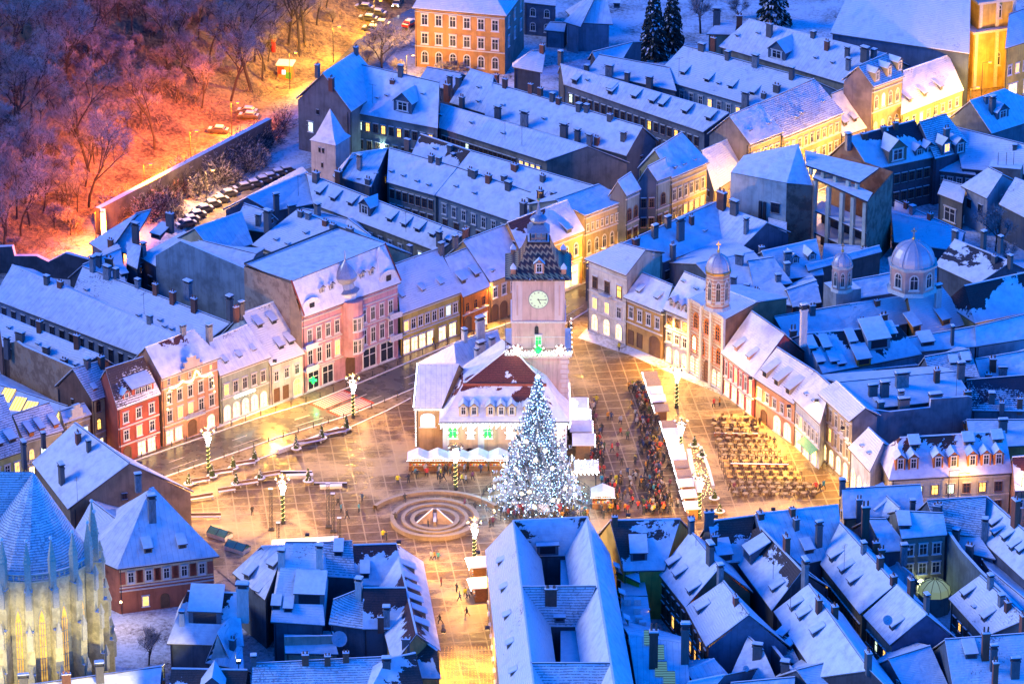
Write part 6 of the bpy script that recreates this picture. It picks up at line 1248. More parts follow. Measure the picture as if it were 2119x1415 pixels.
def sq(m, prof, mat, mat2=None):
    for (w0, z0_), (w1, z1_) in zip(prof, prof[1:]):
        for i, (sx, sy) in enumerate(((-1, -1), (1, -1), (1, 1), (-1, 1))):
            ex, ey = ((1, -1), (1, 1), (-1, 1), (-1, -1))[i]
            m.face([(tc.x+sx*w0, tc.y+sy*w0, z0_), (tc.x+ex*w0, tc.y+ey*w0, z0_), (tc.x+ex*w1, tc.y+ey*w1, z1_), (tc.x+sx*w1, tc.y+sy*w1, z1_)], mat2 if (mat2 and i) else mat)
m = MB(); sq(m, [(5.7, 30.3), (5.75, 30.8), (4.7, 31.9), (3.8, 33.4), (3.25, 35.2), (2.9, 37.2), (2.7, 39.2)], pm, None); m.face([(tc.x+x*5.7, tc.y+y*5.7, 30.3) for x, y in ((-1, 1), (1, 1), (1, -1), (-1, -1))], M_eave); m.obj('patterned_roof', h)
o_ = dormer(h, (tc.x+.1, tc.y-4.6, 31.3), Vector((0, -1, .35)).normalized(), 'gable', 1.7, 1.7, 'salmon')
for sx in (-1, 1):
    for sy in (-1, 1): m = MB(); m.box((tc.x+sx*4.3, tc.y+sy*4.3, 32.2), (.8, .8, 2.2), wm('salmon')); m.cyl((tc.x+sx*4.3, tc.y+sy*4.3), .75, .05, 33.3, 34.9, M_snow, 4, rot=math.pi/4); m.obj('turret', h)
m = MB(); m.box((tc.x, tc.y, 39.5), (4.6, 4.6, .6), M_dark, top=M_snow); wd = flat('lantern_wood', (.22, .18, .17), .7)
for sx in (-1, -.33, .33, 1):
    for sy in (-1, 1): m.box((tc.x+sx*1.75, tc.y+sy*1.75, 41.1), (.26, .26, 2.8), wd); m.box((tc.x+sy*1.75, tc.y+sx*1.75, 41.1), (.26, .26, 2.8), wd)
for sy in (-1, 1): m.box((tc.x, tc.y+sy*1.75, 40.4), (3.6, .1, .7), wd); m.box((tc.x+sy*1.75, tc.y, 40.4), (.1, 3.6, .7), wd)
sq(m, [(2.4, 42.5), (2.3, 42.7), (1.6, 43.6), (1.1, 44.4)], leadm); m.face([(tc.x+x*2.4, tc.y+y*2.4, 42.5) for x, y in ((-1, 1), (1, 1), (1, -1), (-1, -1))], M_dark)
m.obj('lantern', h)
m = MB(); m.lathe((tc.x, tc.y), [(1.0, 44.3), (1.1, 44.7), (1.7, 45.2), (1.9, 45.8)], leadm, 12); m.lathe((tc.x, tc.y), [(1.9, 45.8), (1.5, 46.4), (.7, 47.1)], leadm, 12); m.lathe((tc.x, tc.y), [(.7, 47.1), (.45, 48.2), (.22, 50), (.1, 51.2)], leadm, 8); m.ball((tc.x, tc.y, 51.6), .42, gold, 10, 6); m.cyl((tc.x, tc.y), .05, .04, 51.9, 54.2, gold, 5); m.box((tc.x+.35, tc.y, 53.7), (.7, .05, .35), gold); m.obj('spire', h)
for o_ in OC.children:   # slender tower head
    nm_ = o_.name.split('.')[0]
    if nm_ in ('patterned_roof', 'lantern', 'spire', 'turret'):
        off_ = Vector(OC['_o']); kx = .8 if nm_ in ('lantern', 'spire') else 1.0
        for v in o_.data.vertices:
            z = v.co.z+off_.z; zz2 = 30.3+(z-30.3)*.59; cx_, cy_ = tc.x-off_.x, tc.y-off_.y
            kk = kx if nm_ != 'patterned_roof' else 1-.25*min(1, (z-30.3)/8.9)
            v.co = Vector((cx_+(v.co.x-cx_)*kk, cy_+(v.co.y-cy_)*kk, zz2-off_.z))
# ================================================================ BLACK CHURCH CHOIR bottom left
ze_ = 22.0; fe = W(50, 1206, ze_); rr_ = 9.6; cc = Vector((fe.x, fe.y+rr_, 0))
h = thing('gothic_choir', 'floodlit gothic church choir with pinnacled buttresses and a snowy conical roof at the lower left', 'church', (cc.x, cc.y, 0))
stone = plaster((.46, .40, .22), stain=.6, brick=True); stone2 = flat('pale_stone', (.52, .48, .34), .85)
ns = 12; ang = [math.pi*(-1.08+1.2*i/(ns-2)) for i in range(ns-1)]
pts = [Vector((cc.x+rr_*math.cos(a), cc.y+rr_*math.sin(a), 0)) for a in ang]
pts = [Vector((cc.x-60, pts[0].y-2, 0)), Vector((pts[0].x, pts[0].y-2, 0))]+pts+[Vector((pts[-1].x-60, pts[-1].y+6, 0))]
m = MB()
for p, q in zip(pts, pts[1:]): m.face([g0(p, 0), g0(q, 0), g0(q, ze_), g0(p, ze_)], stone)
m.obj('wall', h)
apx = None
for zz_ in [ze_+.5*i for i in range(70)]:
    a_ = W(69, 976, zz_)
    if apx is None or abs(a_.y-cc.y) < abs(apx.y-cc.y): apx = a_
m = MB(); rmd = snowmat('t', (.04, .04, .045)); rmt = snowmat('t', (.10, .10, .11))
ap = Vector((apx.x, cc.y, apx.z)); apL = ap+Vector((-60, 0, 0))
out = [cc+(p-cc)*(.93 if abs((p-cc).length-rr_) < 1 else 1) for p in pts]; out = [Vector((p.x, p.y, ze_-.2)) for p in out]
for i, (p, q) in enumerate(zip(out, out[1:])):
    far = (p.x < cc.x-30) or (q.x < cc.x-30); ps = [p, q, ap, apL] if p.x < cc.x-30 else ([p, q, apL, ap] if q.x < cc.x-30 else [p, q, ap])
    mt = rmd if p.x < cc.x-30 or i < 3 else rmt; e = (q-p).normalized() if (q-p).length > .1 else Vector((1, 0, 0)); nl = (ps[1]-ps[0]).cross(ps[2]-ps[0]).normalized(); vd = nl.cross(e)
    m.face(ps, mt, [((s_-p).dot(e), (s_-p).dot(vd), .5, min(1, (s_-p).dot(vd)/30)) for s_ in ps])
    r1_, r2_ = cc+(p-cc)*1.0, cc+(q-cc)*1.0; 
m.obj('roof', h)
m = MB(); gap = cc+Vector((0, 0, ze_-.4))
for p, q in zip(pts, pts[1:]):
    if (q-p).length > 30: continue
    i1, i2 = cc+(p-cc)*.84, cc+(q-cc)*.84; m.face([g0(p, ze_-.05), g0(q, ze_-.05), g0(i2, ze_+.2), g0(i1, ze_+.2)], M_snow)
    dd = q-p; L_ = dd.length; dd.normalize(); n_ = max(2, int(L_/.75)); rz2 = math.atan2(dd.y, dd.x)
    c_ = (p+q)/2; m.box((c_.x, c_.y, ze_+.1), (L_, .4, .25), stone2, rot=rz2); m.box((c_.x, c_.y, ze_+1.3), (L_, .4, .2), stone2, rot=rz2, top=M_snow)
    for j in range(n_):
        u = p+dd*(L_*(j+.5)/n_); m.cyl((u.x, u.y), .10, .10, ze_+.2, ze_+1.2, stone2, 5); m.box((u.x, u.y, ze_+.75), (.5, .14, .14), stone2, rot=rz2)
m.obj('balustrade', h)
for i, p in enumerate(pts[1:-1]):
    if p.y > cc.y+5: continue
    o_ = (p-cc).normalized(); rz2 = math.atan2(o_.y, o_.x); m = MB()
    for w_, z0_, z1_ in ((2.6, 0, 7.5), (2.0, 7.5, 14.5), (1.3, 14.5, 21)):
        c_ = p+o_*(w_/2); m.box((c_.x, c_.y, (z0_+z1_)/2), (w_, 1.25, z1_-z0_), stone, rot=rz2, top=M_snow); e_ = p+o_*(w_+.1)
        m.box((e_.x, e_.y, z1_-1.6), (.5, .9, 2.6), stone2, rot=rz2, top=M_snow); m.cyl((e_.x, e_.y), .6, .05, z1_-.3, z1_+1.4, stone2, 4, rot=rz2+.78)
    m.obj('buttress', h); m = MB(); c_ = p+o_*.35; m.box((c_.x, c_.y, ze_+1.2), (.95, .95, 4.4), stone2, rot=rz2)
    m.cyl((c_.x, c_.y), .75, .06, ze_+3.4, ze_+7.2, stone2, 4, rot=rz2+.78)
    for q in range(5): m.cyl((c_.x, c_.y), .72-.13*q, .5-.12*q, ze_+3.6+q*.7, ze_+3.85+q*.7, stone2, 8)
    m.ball((c_.x, c_.y, ze_+7.3), .3, M_snow, 6, 4); m.obj('pinnacle', h)
for p, q in zip(pts[1:], pts[2:-1]):
    c_ = (p+q)/2; dd = (q-p); L_ = dd.length
    if L_ < 1.5 or c_.y > cc.y+4: continue
    dd.normalize(); n_ = Vector((dd.y, -dd.x, 0)); c_ = c_+n_*.05; w_ = L_*.36
    m = MB(); ps = [c_+dd*(x*w_)+Vector((0, 0, z)) for x, z in ((-.5, 1), (.5, 1), (.5, 15), (.36, 16.6), (0, 18), (-.36, 16.6), (-.5, 15))]
    m.face(ps, stone2); ob = m.obj('window_frame', h)
    m = MB(); ps = [c_+n_*.05+dd*(x*w_)+Vector((0, 0, z)) for x, z in ((-.38, 1.4), (.38, 1.4), (.38, 14.8), (.24, 16.2), (0, 17.2), (-.24, 16.2), (-.38, 14.8))]
    m.face(ps, emit('church_window', (1, .55, .10), .9, .7)); 
    for x in (-.13, .13): a_ = c_+n_*.08+dd*(x*w_); m.box((a_.x, a_.y, 8.3), (.14, .12, 14), stone2, rot=math.atan2(dd.y, dd.x))
    for z in range(3, 16, 2): m.box((c_.x+n_.x*.08, c_.y+n_.y*.08, z), (w_*.8, .1, .08), stone2, rot=math.atan2(dd.y, dd.x))
    m.obj('window', h)
for i, (dx, dy) in enumerate(((-9, -30), (5, -32), (19, -26), (32, -10), (-22, -28))):
    p = cc+Vector((dx, dy, 8.5)); f_ = thing('flood_lamp', 'yellow roof-mounted floodlight aimed at the gothic choir, %s' % ('far left', 'left of centre', 'right of centre', 'rightmost', 'hidden leftmost')[i], 'flood light', tuple(p), 'floodlights below the gothic choir'); m = MB(); m.box((0, 0, .3), (.7, .5, .5), M_dark); m.cyl((0, 0), .08, .08, -8.5, .1, M_dark, 6); m.box((0, 0, .57), (.5, .35, .04), emit('yellow_bulb', (1, .86, .4), 20)); m.obj('housing', f_, (0, 0, 0))
    l = bpy.data.lights.new('lamp_light', 'SPOT'); l.energy = 20000; l.color = (1, .80, .22); l.spot_size = R(64); l.spot_blend = .8; l.shadow_soft_size = .4
    o = bpy.data.objects.new('lamp_light', l); COL.objects.link(o); o.parent = f_; o.location = (0, 0, .8); o.rotation_euler = (p-(cc+Vector((0, 0, 9)))).to_track_quat('Z', 'Y').to_euler()
# ================================================================ FOUNTAIN AND LOW WALLS
fc_ = W(900, 1080); h = thing('stepped_fountain', 'round sunken fountain of snowy concentric steps with a wedge-shaped centre', 'fountain', tuple(fc_))
stn = plaster((.30, .22, .15)); m = MB()
def ring(m, c, r0, r1, z0_, z1_, mat, n=48, top=None, a0=0, a1=2*math.pi):
    for i in range(n):
        a, b_ = a0+(a1-a0)*i/n, a0+(a1-a0)*(i+1)/n; ca, sa, cb, sb = math.cos(a), math.sin(a), math.cos(b_), math.sin(b_); P_ = lambda r, c1, s1, z: (c[0]+r*c1, c[1]+r*s1, z)
        m.face([P_(r0, ca, sa, z1_), P_(r1, ca, sa, z1_), P_(r1, cb, sb, z1_), P_(r0, cb, sb, z1_)], top or mat); m.face([P_(r1, ca, sa, z0_), P_(r1, cb, sb, z0_), P_(r1, cb, sb, z1_), P_(r1, ca, sa, z1_)], mat); m.face([P_(r0, cb, sb, z0_), P_(r0, ca, sa, z0_), P_(r0, ca, sa, z1_), P_(r0, cb, sb, z1_)], mat)
snd = flat('trodden_snow', (.36, .30, .23), .8)
for i, (r0, r1, z) in enumerate(((6.6, 7.4, .95), (5.7, 6.6, .55), (5.0, 5.6, .85), (4.2, 5.0, .45), (3.4, 4.1, .7))): ring(m, fc_, r0, r1, .18, z, stn, 56, snd if i % 2 == 0 else stn)
m.cyl(fc_, 3.4, 3.4, .18, .26, stn, 40); m.obj('steps', h)
for s_ in (-1, 1):
    m = MB(); p0 = Vector((fc_.x+s_*.35, fc_.y, 0)); pp = [(0, -1.2), (s_*3.2, -1.6), (s_*.2, 2.6)]; P3 = [Vector((p0.x+x, p0.y+y, .2)) for x, y in pp]; top = Vector((p0.x, p0.y+.8, 2.1))
    for a_, b_ in ((0, 1), (1, 2), (2, 0)): m.face([P3[a_], P3[b_], top], plaster((.45, .30, .16)))
    m.tube(P3[1], top, .12, .12, M_snow, 4); m.tube(P3[2], top, .1, .1, M_snow, 4); m.obj('wedge', h)
m = MB(); m.box((fc_.x, fc_.y-.3, .6), (.5, 3.4, .9), stn, top=M_snow); m.obj('spout_channel', h)
wc = W(900, 1090); m = MB(); ring(m, (wc.x, wc.y), 11.6, 12.3, .1, .9, stn, 30, flat('trodden_snow', (.36, .30, .23), .8), R(32), R(148)); tag(m.obj('curved_bench_wall'), 'long curved low wall capped with snow behind the stepped fountain', 'low wall')
# ================================================================ CHRISTMAS TREE
tb = W(1112, 1040); TH = 23.5; h = thing('christmas_tree', 'giant blue-white lit christmas tree covered in ornaments beside the council house', 'christmas tree', (tb.x, tb.y, .2)); OX = tb
m = MB(); m.cyl((0, 0), .5, .08, 0, TH-.5, flat('bark', (.08, .05, .035), .9), 8); m.obj('trunk', h, (0, 0, 0))
ndl = flat('spruce_needles', (.06, .11, .12), .8, 0, .5, 1.5); fr_m = flat('frosted_needles', (.45, .52, .60), .8, 0, .3, 1.5)
m = MB(); r2 = random.Random(3); bl = MB(); orn = []
M_led = emit('blue_white_leds', (.32, .60, 1), 22); M_led2 = emit('warm_white_leds', (.9, .92, 1), 10)
for lv in range(46):
    u = lv/45; z = .8+u*(TH-1.6); rad = (7.9*(1-u)**1.05+.35)*(1.08-.22*((lv % 5)/5)); n_ = max(5, int(22*(1-u)+5))
    for i in range(n_):
        a = 2*math.pi*(i+r2.random())/n_; rl_ = rad*r2.uniform(.72, 1.12); dv = Vector((math.cos(a), math.sin(a), 0)); sv = Vector((-dv.y, dv.x, 0))
        p0 = Vector((0, 0, z+.5*(1-u))); prev = p0; nseg = 5
        for s_ in range(1, nseg+1):
            f_ = s_/nseg; cur = dv*rl_*f_+Vector((0, 0, z+.4*(1-u)-(1.5*(1-u)+.3)*f_*f_+.5*f_**3))
            w_ = (.95*(1-u)+.35)*(1-f_*.55)
            for t_ in range(3):
                q = prev.lerp(cur, r2.random()); mt = ndl if r2.random() < .35 else fr_m
                for sd in (-1, 1):
                    e_ = q+sv*sd*w_*r2.uniform(.5, 1.1)+dv*w_*.45+Vector((0, 0, -.18-.2*r2.random())); m.face([q, q+dv*.3+Vector((0, 0, .1)), e_], mt)
                    m.face([q+Vector((0, 0, .12)), q+dv*.2, e_+Vector((0, 0, -.35))], mt)
            if s_ >= 2 and r2.random() < .8: bl.ball(cur+Vector((0, 0, .08)), .07, M_led if r2.random() < .75 else M_led2, 4, 2)
            prev = cur
        if lv % 3 == 1 and u < .62 and i % 3 == 0: orn.append(dv*(rl_*.97)+Vector((0, 0, prev.z)))
m.obj('branches', h, (0, 0, 0)); o = bl.obj('string_lights', h, (0, 0, 0))
bm_ = MB(); bm_.ball((0, 0, 0), .24, flat('silver_bauble', (.75, .74, .70), .3, .2), 8, 5); bm_.ball((0, 0, 0), .2, M_led2, 6, 4); bm_.cyl((0, 0), .36, .36, -.05, .05, emit('bauble_glow', (1, .80, .5), 3), 8)
bme = bm_.mesh('bauble')
for p in orn[:95]: inst('bauble', bme, h, p+p.normalized()*.15, 0, (1, 1, 1)).rotation_euler = (R(90), 0, math.atan2(p.y, p.x)+math.pi/2)
m = MB(); m.ball((0, 0, TH-.4), .3, M_led, 6, 4)
for i in range(8): a = i*math.pi/4; m.tube((0, 0, TH-.3), (1.0*math.cos(a), 0, TH-.3+1.0*math.sin(a)), .05, .02, M_dark, 4)
m.obj('top_star', h, (0, 0, 0))
for z, r_, n_, e in ((3, 8.9, 7, 600), (8, 6.9, 5, 420), (14, 4.8, 4, 220), (19, 3.0, 3, 90)):
    for i in range(n_):
        a = 2*math.pi*i/n_-1.4; llight('tree_light', (r_*math.cos(a), r_*math.sin(a), z), (.40, .66, 1), e, h, .5)
m = MB()
for i in range(44):
    a = 2*math.pi*i/44; p = (9.4*math.cos(a), 9.4*math.sin(a)); m.cyl(p, .05, .05, 0, 1.1, M_dark, 5)
    b_ = 2*math.pi*(i+1)/44; m.tube((p[0], p[1], 1.05), (9.4*math.cos(b_), 9.4*math.sin(b_), 1.05), .04, .04, M_dark, 4); m.tube((p[0], p[1], .5), (9.4*math.cos(b_), 9.4*math.sin(b_), .5), .04, .04, M_dark, 4)
fo = m.obj('fence', None, (0, 0, 0)); fo.location = (tb.x, tb.y, .19); tag(fo, 'round dark railing circling the giant christmas tree', 'railing')
m = MB(); p = W(1118, 1062); m.box((p.x, p.y, 1.0), (6.5, .25, 1.3), emit('lit_banner', (1, .8, .82), .9)); 
for s_ in (-1, 1): m.cyl((p.x+s_*3.2, p.y), .65, .65, .35, 1.65, flat('banner_red', (.55, .04, .05), .6), 10)
tag(m.obj('banner'), 'small red and white lit banner board at the foot of the christmas tree', 'banner')
# ================================================================ PEOPLE
HAIR = flat('hair', (.05, .03, .02), .8); SKIN = flat('skin', (.45, .27, .19), .6)
def coatm(i):
    cs = [(.03, .035, .05), (.05, .045, .045), (.30, .03, .03), (.03, .06, .16), (.10, .07, .05), (.42, .40, .38), (.05, .10, .06), (.45, .20, .03), (.16, .05, .10), (.30, .33, .38), (.55, .05, .05), (.04, .22, .30), (.55, .48, .03)]
    return flat('coat_%d' % i, cs[i], .8, var=.15)
CN = ['black', 'dark grey', 'dark red', 'navy', 'brown', 'white', 'dark green', 'orange', 'purple', 'pale grey', 'bright red', 'turquoise', 'yellow']
TRS = flat('trousers', (.025, .03, .045), .85)
def person_mesh(pose, seed):
    """one continuous skinned body: pelvis root, legs, arms, neck, head"""
    r_ = random.Random(seed); st, ar, ab = pose
    V = [((0, 0, .92), .155), ((0, 0, 1.12), .15), ((0, 0, 1.34), .165), ((0, 0, 1.48), .07), ((0, -.02, 1.56), .075), ((0, -.03, 1.66), .105), ((0, -.02, 1.75), .07)]
    E = [(0, 1), (1, 2), (2, 3), (3, 4), (4, 5), (5, 6)]
    for s_ in (-1, 1):
        k = len(V); sw = st*s_
        V += [((s_*.10, 0, .86), .105), ((s_*.11, -sw*.5, .50), .07), ((s_*.11, -sw*.5+max(0, -sw)*.6-.0, .10), .05), ((s_*.12, -sw*.5+max(0, -sw)*.6-.16, .04), .045)]
        E += [(0, k), (k, k+1), (k+1, k+2), (k+2, k+3)]
        k = len(V); a = ar if s_ > 0 else ab
        V += [((s_*.20, 0, 1.40), .075), ((s_*(.27+a*.15), sw*.25, 1.13+a*.1), .058), ((s_*(.26+a*.32), sw*.3-.12-a*.05, .92+a*.42), .04), ((s_*(.26+a*.38), sw*.3-.16-a*.05, .84+a*.50), .038)]
        E += [(2, k), (k, k+1), (k+1, k+2), (k+2, k+3)]
    me = bpy.data.meshes.new('p'); me.from_pydata([v for v, _ in V], E, [])
    ob = bpy.data.objects.new('p', me); COL.objects.link(ob); sk = ob.modifiers.new('s', 'SKIN'); ss = ob.modifiers.new('u', 'SUBSURF'); ss.levels = 1; ss.render_levels = 1
    lay = me.skin_vertices[0].data if me.skin_vertices else None
    if lay is None:
        bm = bmesh.new(); bm.from_mesh(me); bm.verts.layers.skin.verify(); bm.to_mesh(me); bm.free(); lay = me.skin_vertices[0].data
    for i, (_, r0) in enumerate(V): lay[i].radius = (r0, r0*(.8 if i < 3 else 1)); lay[i].use_root = (i == 0)
    dg = bpy.context.evaluated_depsgraph_get(); out = bpy.data.meshes.new_from_object(ob.evaluated_get(dg)); bpy.data.objects.remove(ob)
    out.name = 'person'; out.materials.clear()
    for m_ in (TRS, coatm(0), SKIN, HAIR, M_dark): out.materials.append(m_)
    for p in out.polygons:
        c = p.center; 
        if c.z > 1.70 or (c.z > 1.56 and c.y > 0.0): i = 3
        elif c.z > 1.52: i = 2
        elif abs(c.x) > .24 and math.hypot(c.x, 0) > .20 and c.z < .90: i = 2
        elif c.z > .78: i = 1
        elif c.z < .12: i = 4
        else: i = 0
        p.material_index = i; p.use_smooth = True
    return out
PMS = [person_mesh(p, i) for i, p in enumerate([(0.05, 0, 0), (.30, 0, 0), (.45, .1, 0), (.1, .9, .1), (.2, .3, .3), (.0, .55, .0), (.35, .0, .6)])]
def person(px, py, label, coat=None, grp=None, rz=None, sc=1.0):
    p = W(px, py); i = rng.choice((0, 0, 0, 1, 1, 3, 3, 4, 4, 2, 5, 6, 7, 8, 9, 10, 11, 12)) if coat is None else coat
    o = bpy.data.objects.new('person', PMS[rng.randrange(len(PMS))]); COL.objects.link(o); o.location = (p.x, p.y, .2); o.rotation_euler = (0, 0, rng.uniform(0, 6.28) if rz is None else rz)
    s_ = sc*rng.uniform(.96, 1.12); o.scale = (s_*1.1, s_*1.1, s_)
    o.material_slots[1].link = 'OBJECT'; o.material_slots[1].material = coatm(i)
    tag(o, label.replace('#', CN[i]), 'person', grp); return o
for px, py, lb in ((823, 1004, 'person in # coat standing alone with one arm out, left of the council house stalls'), (838, 1042, 'person in # coat by the curved wall behind the fountain'), (886, 1095, 'person in # coat at the left front of the stepped fountain'), (818, 1083, 'person in # coat at the left rim of the stepped fountain'), (962, 1052, 'person in # coat behind the right rim of the fountain'),
    (983, 1060, 'person in # coat photographing near the fountain rim'), (1014, 1094, 'person in # coat of the pair right of the fountain'), (1020, 1091, 'second person of the pair right of the fountain, in # coat'), (892, 1160, 'person in # coat of the couple before the fountain'), (899, 1160, 'person walking left of the fountain couple in # coat'), (907, 1162, 'person in # coat strolling just below the fountain couple'),
    (951, 1245, 'person in # coat on the snow at the start of the shopping street'), (913, 1215, 'person in # coat alone at the head of the shopping street'), (945, 1228, 'person in # coat beside the lit kiosk queue'), (963, 1238, 'person in # jacket in the kiosk queue'), (969, 1240, 'person in # jacket at the front of the kiosk queue'), (975, 1232, 'person in # coat close to the kiosk counter'), (917, 1310, 'person in # coat walking up the shopping street'), (966, 1278, 'person in # coat midway along the shopping street'), (910, 1292, 'person in # coat at the left side of the shopping street'),
    (700, 1050, 'person in # jacket near the truss poles'), (706, 1062, 'person in # jacket between the truss poles and fountain'), (718, 1076, 'person in # coat below the truss poles'), (743, 1062, 'person in # jacket walking between truss poles and fountain'), (749, 1040, 'person in # coat near the end of the curved wall'), (522, 1068, 'person in # coat crossing the paving left of the lamp post'), (793, 1118, 'person in # coat left of the fountain foreground'), (800, 1120, 'second of two people left of the fountain foreground in # coat'),
    (1281, 728, 'person in # coat alone on the far paving right of the clock tower'), (1234, 838, 'person in # coat of the pair below the clock tower'), (1229, 845, 'second of the pair below the clock tower in # coat'), (1258, 872, 'person in # coat of the pair in mid square'), (1265, 873, 'second of the pair in mid square, in # coat'), (1284, 880, 'person in # coat walking right of the mid square pair'), (1182, 690, 'person in # jacket at the street corner by the tower'), (1176, 685, 'second person at the street corner by the tower in # jacket'),
    (1477, 845, 'person in # coat of the pair outside the striped church'), (1489, 843, 'second of the pair outside the striped church, # coat'), (1556, 888, 'person in # coat left at the arches of the salmon house'), (1565, 885, 'person in # coat middle at the arches of the salmon house'), (1572, 882, 'person in # coat right at the arches of the salmon house'), (1602, 925, 'person in # coat alone beside the lit shop arches'), (1511, 1018, 'person in # coat beside the cafe tables, left of two'), (1519, 1018, 'person in # coat beside the cafe tables, right of two'),
    (1688, 1018, 'person in # coat in the corner by the orange archway'), (1696, 1020, 'person in # coat near the orange archway'), (1704, 1015, 'person in # coat right below the orange archway'), (897, 715, 'person in # jacket crossing before the yellow house'), (1332, 1005, 'person in # coat just left of the near market stalls'), (1275, 1012, 'person in # coat in open paving between tree and stalls')):
    person(px, py, lb)
cen = 'people strolling through the christmas market'
def crowd(n, fn, what):
    for i in range(n):
        px, py = fn(); person(px, py, 'person in # coat '+what, grp=cen)
crowd(70, lambda: (lambda y: (rng.gauss(1328+(y-800)*.20, 13)+rng.choice((-1, 0, 0))*10, y))(rng.uniform(800, 1062)), 'in the crowd along the front of the right hand stalls')
crowd(60, lambda: (rng.uniform(1238, 1370), rng.uniform(1000, 1068)), 'in the dense crowd at the near end of the market')
crowd(36, lambda: (lambda y: (rng.uniform(1205, 1235)+(y-850)*.12, y))(rng.uniform(845, 985)), 'in the crowd beside the stalls of the clock tower side')
crowd(34, lambda: (rng.uniform(1030, 1260), rng.uniform(1064, 1078)), 'watching at the railing in front of the christmas tree')
crowd(26, lambda: (rng.choice((875, 915, 952, 990, 1035))+rng.gauss(0, 12), rng.uniform(978, 1003)), 'queueing at the stalls before the council house')
crowd(14, lambda: (rng.uniform(1215, 1330), rng.uniform(900, 1000)), 'walking across the middle of the market')
# the rest of the dense crowd, past the three hundred nearest people
cv, cfc, cmi, cms = [], [], [], [TRS, SKIN, HAIR, M_dark]+[coatm(i) for i in range(13)]; r_ = random.Random(77); base_ = [([tuple(v.co) for v in me_.vertices], [tuple(p.vertices) for p in me_.polygons], [p.material_index for p in me_.polygons]) for me_ in PMS]
for i in range(260):
    q_ = r_.random()
    if q_ < .55: py = r_.uniform(805, 1066); px = 1322+(py-800)*.21+r_.gauss(0, 11)
    elif q_ < .8: px, py = r_.uniform(1245, 1372), r_.uniform(985, 1066)
    else: py = r_.uniform(850, 990); px = 1222+(py-850)*.13+r_.gauss(0, 9)
    p = W(px, py); a = r_.uniform(0, 6.28); ca, sa = math.cos(a), math.sin(a); s_ = r_.uniform(.95, 1.1); vs, fs, ms = base_[r_.randrange(7)]; o0 = len(cv); ci = 4+r_.choice((0, 0, 0, 1, 1, 1, 3, 3, 4, 4, 2, 7, 9, 10))
    cv += [(p.x+(x*ca-y*sa)*s_*1.1, p.y+(x*sa+y*ca)*s_*1.1, .2+z*s_) for x, y, z in vs]; cfc += [tuple(o0+k for k in f) for f in fs]; cmi += [{0: 0, 1: ci, 2: 1, 3: 2, 4: 3}[k] for k in ms]
me = bpy.data.meshes.new('crowd'); me.from_pydata(cv, [], cfc)
for m_ in cms: me.materials.append(m_)
me.polygons.foreach_set('material_index', cmi); o = bpy.data.objects.new('crowd', me); COL.objects.link(o); tag(o, 'dense mass of visitors packed between the stalls of the christmas market', 'crowd', kind='stuff')
# ================================================================ MARKET STALLS
M_sl = emit('stall_light', (1, .80, .50), 7); M_bw = emit('stall_bulbs', (.9, .92, 1), 10); gd = [flat('goods_%d' % i, c, .7) for i, c in enumerate([(.5, .05, .04), (.5, .3, .05), (.1, .2, .4), (.5, .45, .4)])]
def stall_proto(w=3.3, d=2.4, name='market_stall'):
    t = thing(name, 'x', 'market stall', (0, 0, 0)); t['_o'] = (0, 0, 0)
    m = MB(); wd_ = flat('stall_wood', (.30, .14, .05), .8)
    m.box((0, .1, 1.2), (w, d*.86, 2.4), wd_) if 0 else None
    m.box((0, d*.42, 1.2), (w, .1, 2.4), wd_); m.box((-w/2+.05, .05, 1.2), (.1, d*.8, 2.4), wd_); m.box((w/2-.05, .05, 1.2), (.1, d*.8, 2.4), wd_); m.box((0, -d*.36, .5), (w, .12, 1.0), wd_); m.box((0, -d*.38, 1.04), (w+.1, .5, .08), flat('counter_top', (.35, .2, .1), .5)); m.obj('body', t)
    m = MB()
    for i in range(11): m.box((-w/2+.3+i*(w-.6)/10, -d*.36, 1.2), (.2, .3, .22), gd[i % 4])
    for i in range(8): m.box((-w/2+.35+i*(w-.7)/7, d*.34, 1.5+.3*(i % 2)), (.28, .1, .35), gd[(i*3) % 4])
    m.obj('goods', t)
    m = MB(); rw, rd_, zl, zh = w/2+.25, d/2+.35, 2.4, 3.25
    A = [(-rw, -rd_), (rw, -rd_), (rw, rd_), (-rw, rd_)]
    for s_ in (-1, 1):
        q = [(s_*rw, -rd_, zl), (0, -rd_, zh), (0, rd_, zh), (s_*rw, rd_, zl)]; u_ = [(x, y, z+.16) for x, y, z in q]
        m.face(u_ if s_ < 0 else u_[::-1], M_snow); m.face(q, wd_)
        for i in range(4): j = (i+1) % 4; m.face([q[i], q[j], u_[j], u_[i]], M_snow)
    m.face([(-w/2, -rd_+.25, 2.4), (w/2, -rd_+.25, 2.4), (0, -rd_+.25, 3.2)], M_white); m.obj('roof', t)
    m = MB()
    for i in range(15):
        x = -rw+2*rw*i/14; m.ball((x, -rd_-.05, zh-abs(x)*(zh-zl)/rw-.1), .065, M_bw, 4, 3); m.ball((x, -rd_-.03, 2.3), .05, M_bw, 4, 3)
    m.obj('light_string', t); m = MB(); m.box((0, 0, 2.25), (w*.8, .25, .08), M_sl); m.obj('ceiling_light', t)
    llight('stall_light', (0, -.5, 2.1), (1, .66, .28), 200, t, .25)
    return t
sp0 = stall_proto(); first = [True]
def stall(px, py, rz, lb, sc_=1.0, grp=None):
    p = W(px, py); o = sp0 if first[0] else copy_tree(sp0); first[0] = False
    o.location = (p.x, p.y, .2); o.rotation_euler = (0, 0, rz); o['label'] = lb; o['group'] = grp; o.scale = (sc_, sc_, sc_); return o
G1 = 'stalls in a row before the council house'
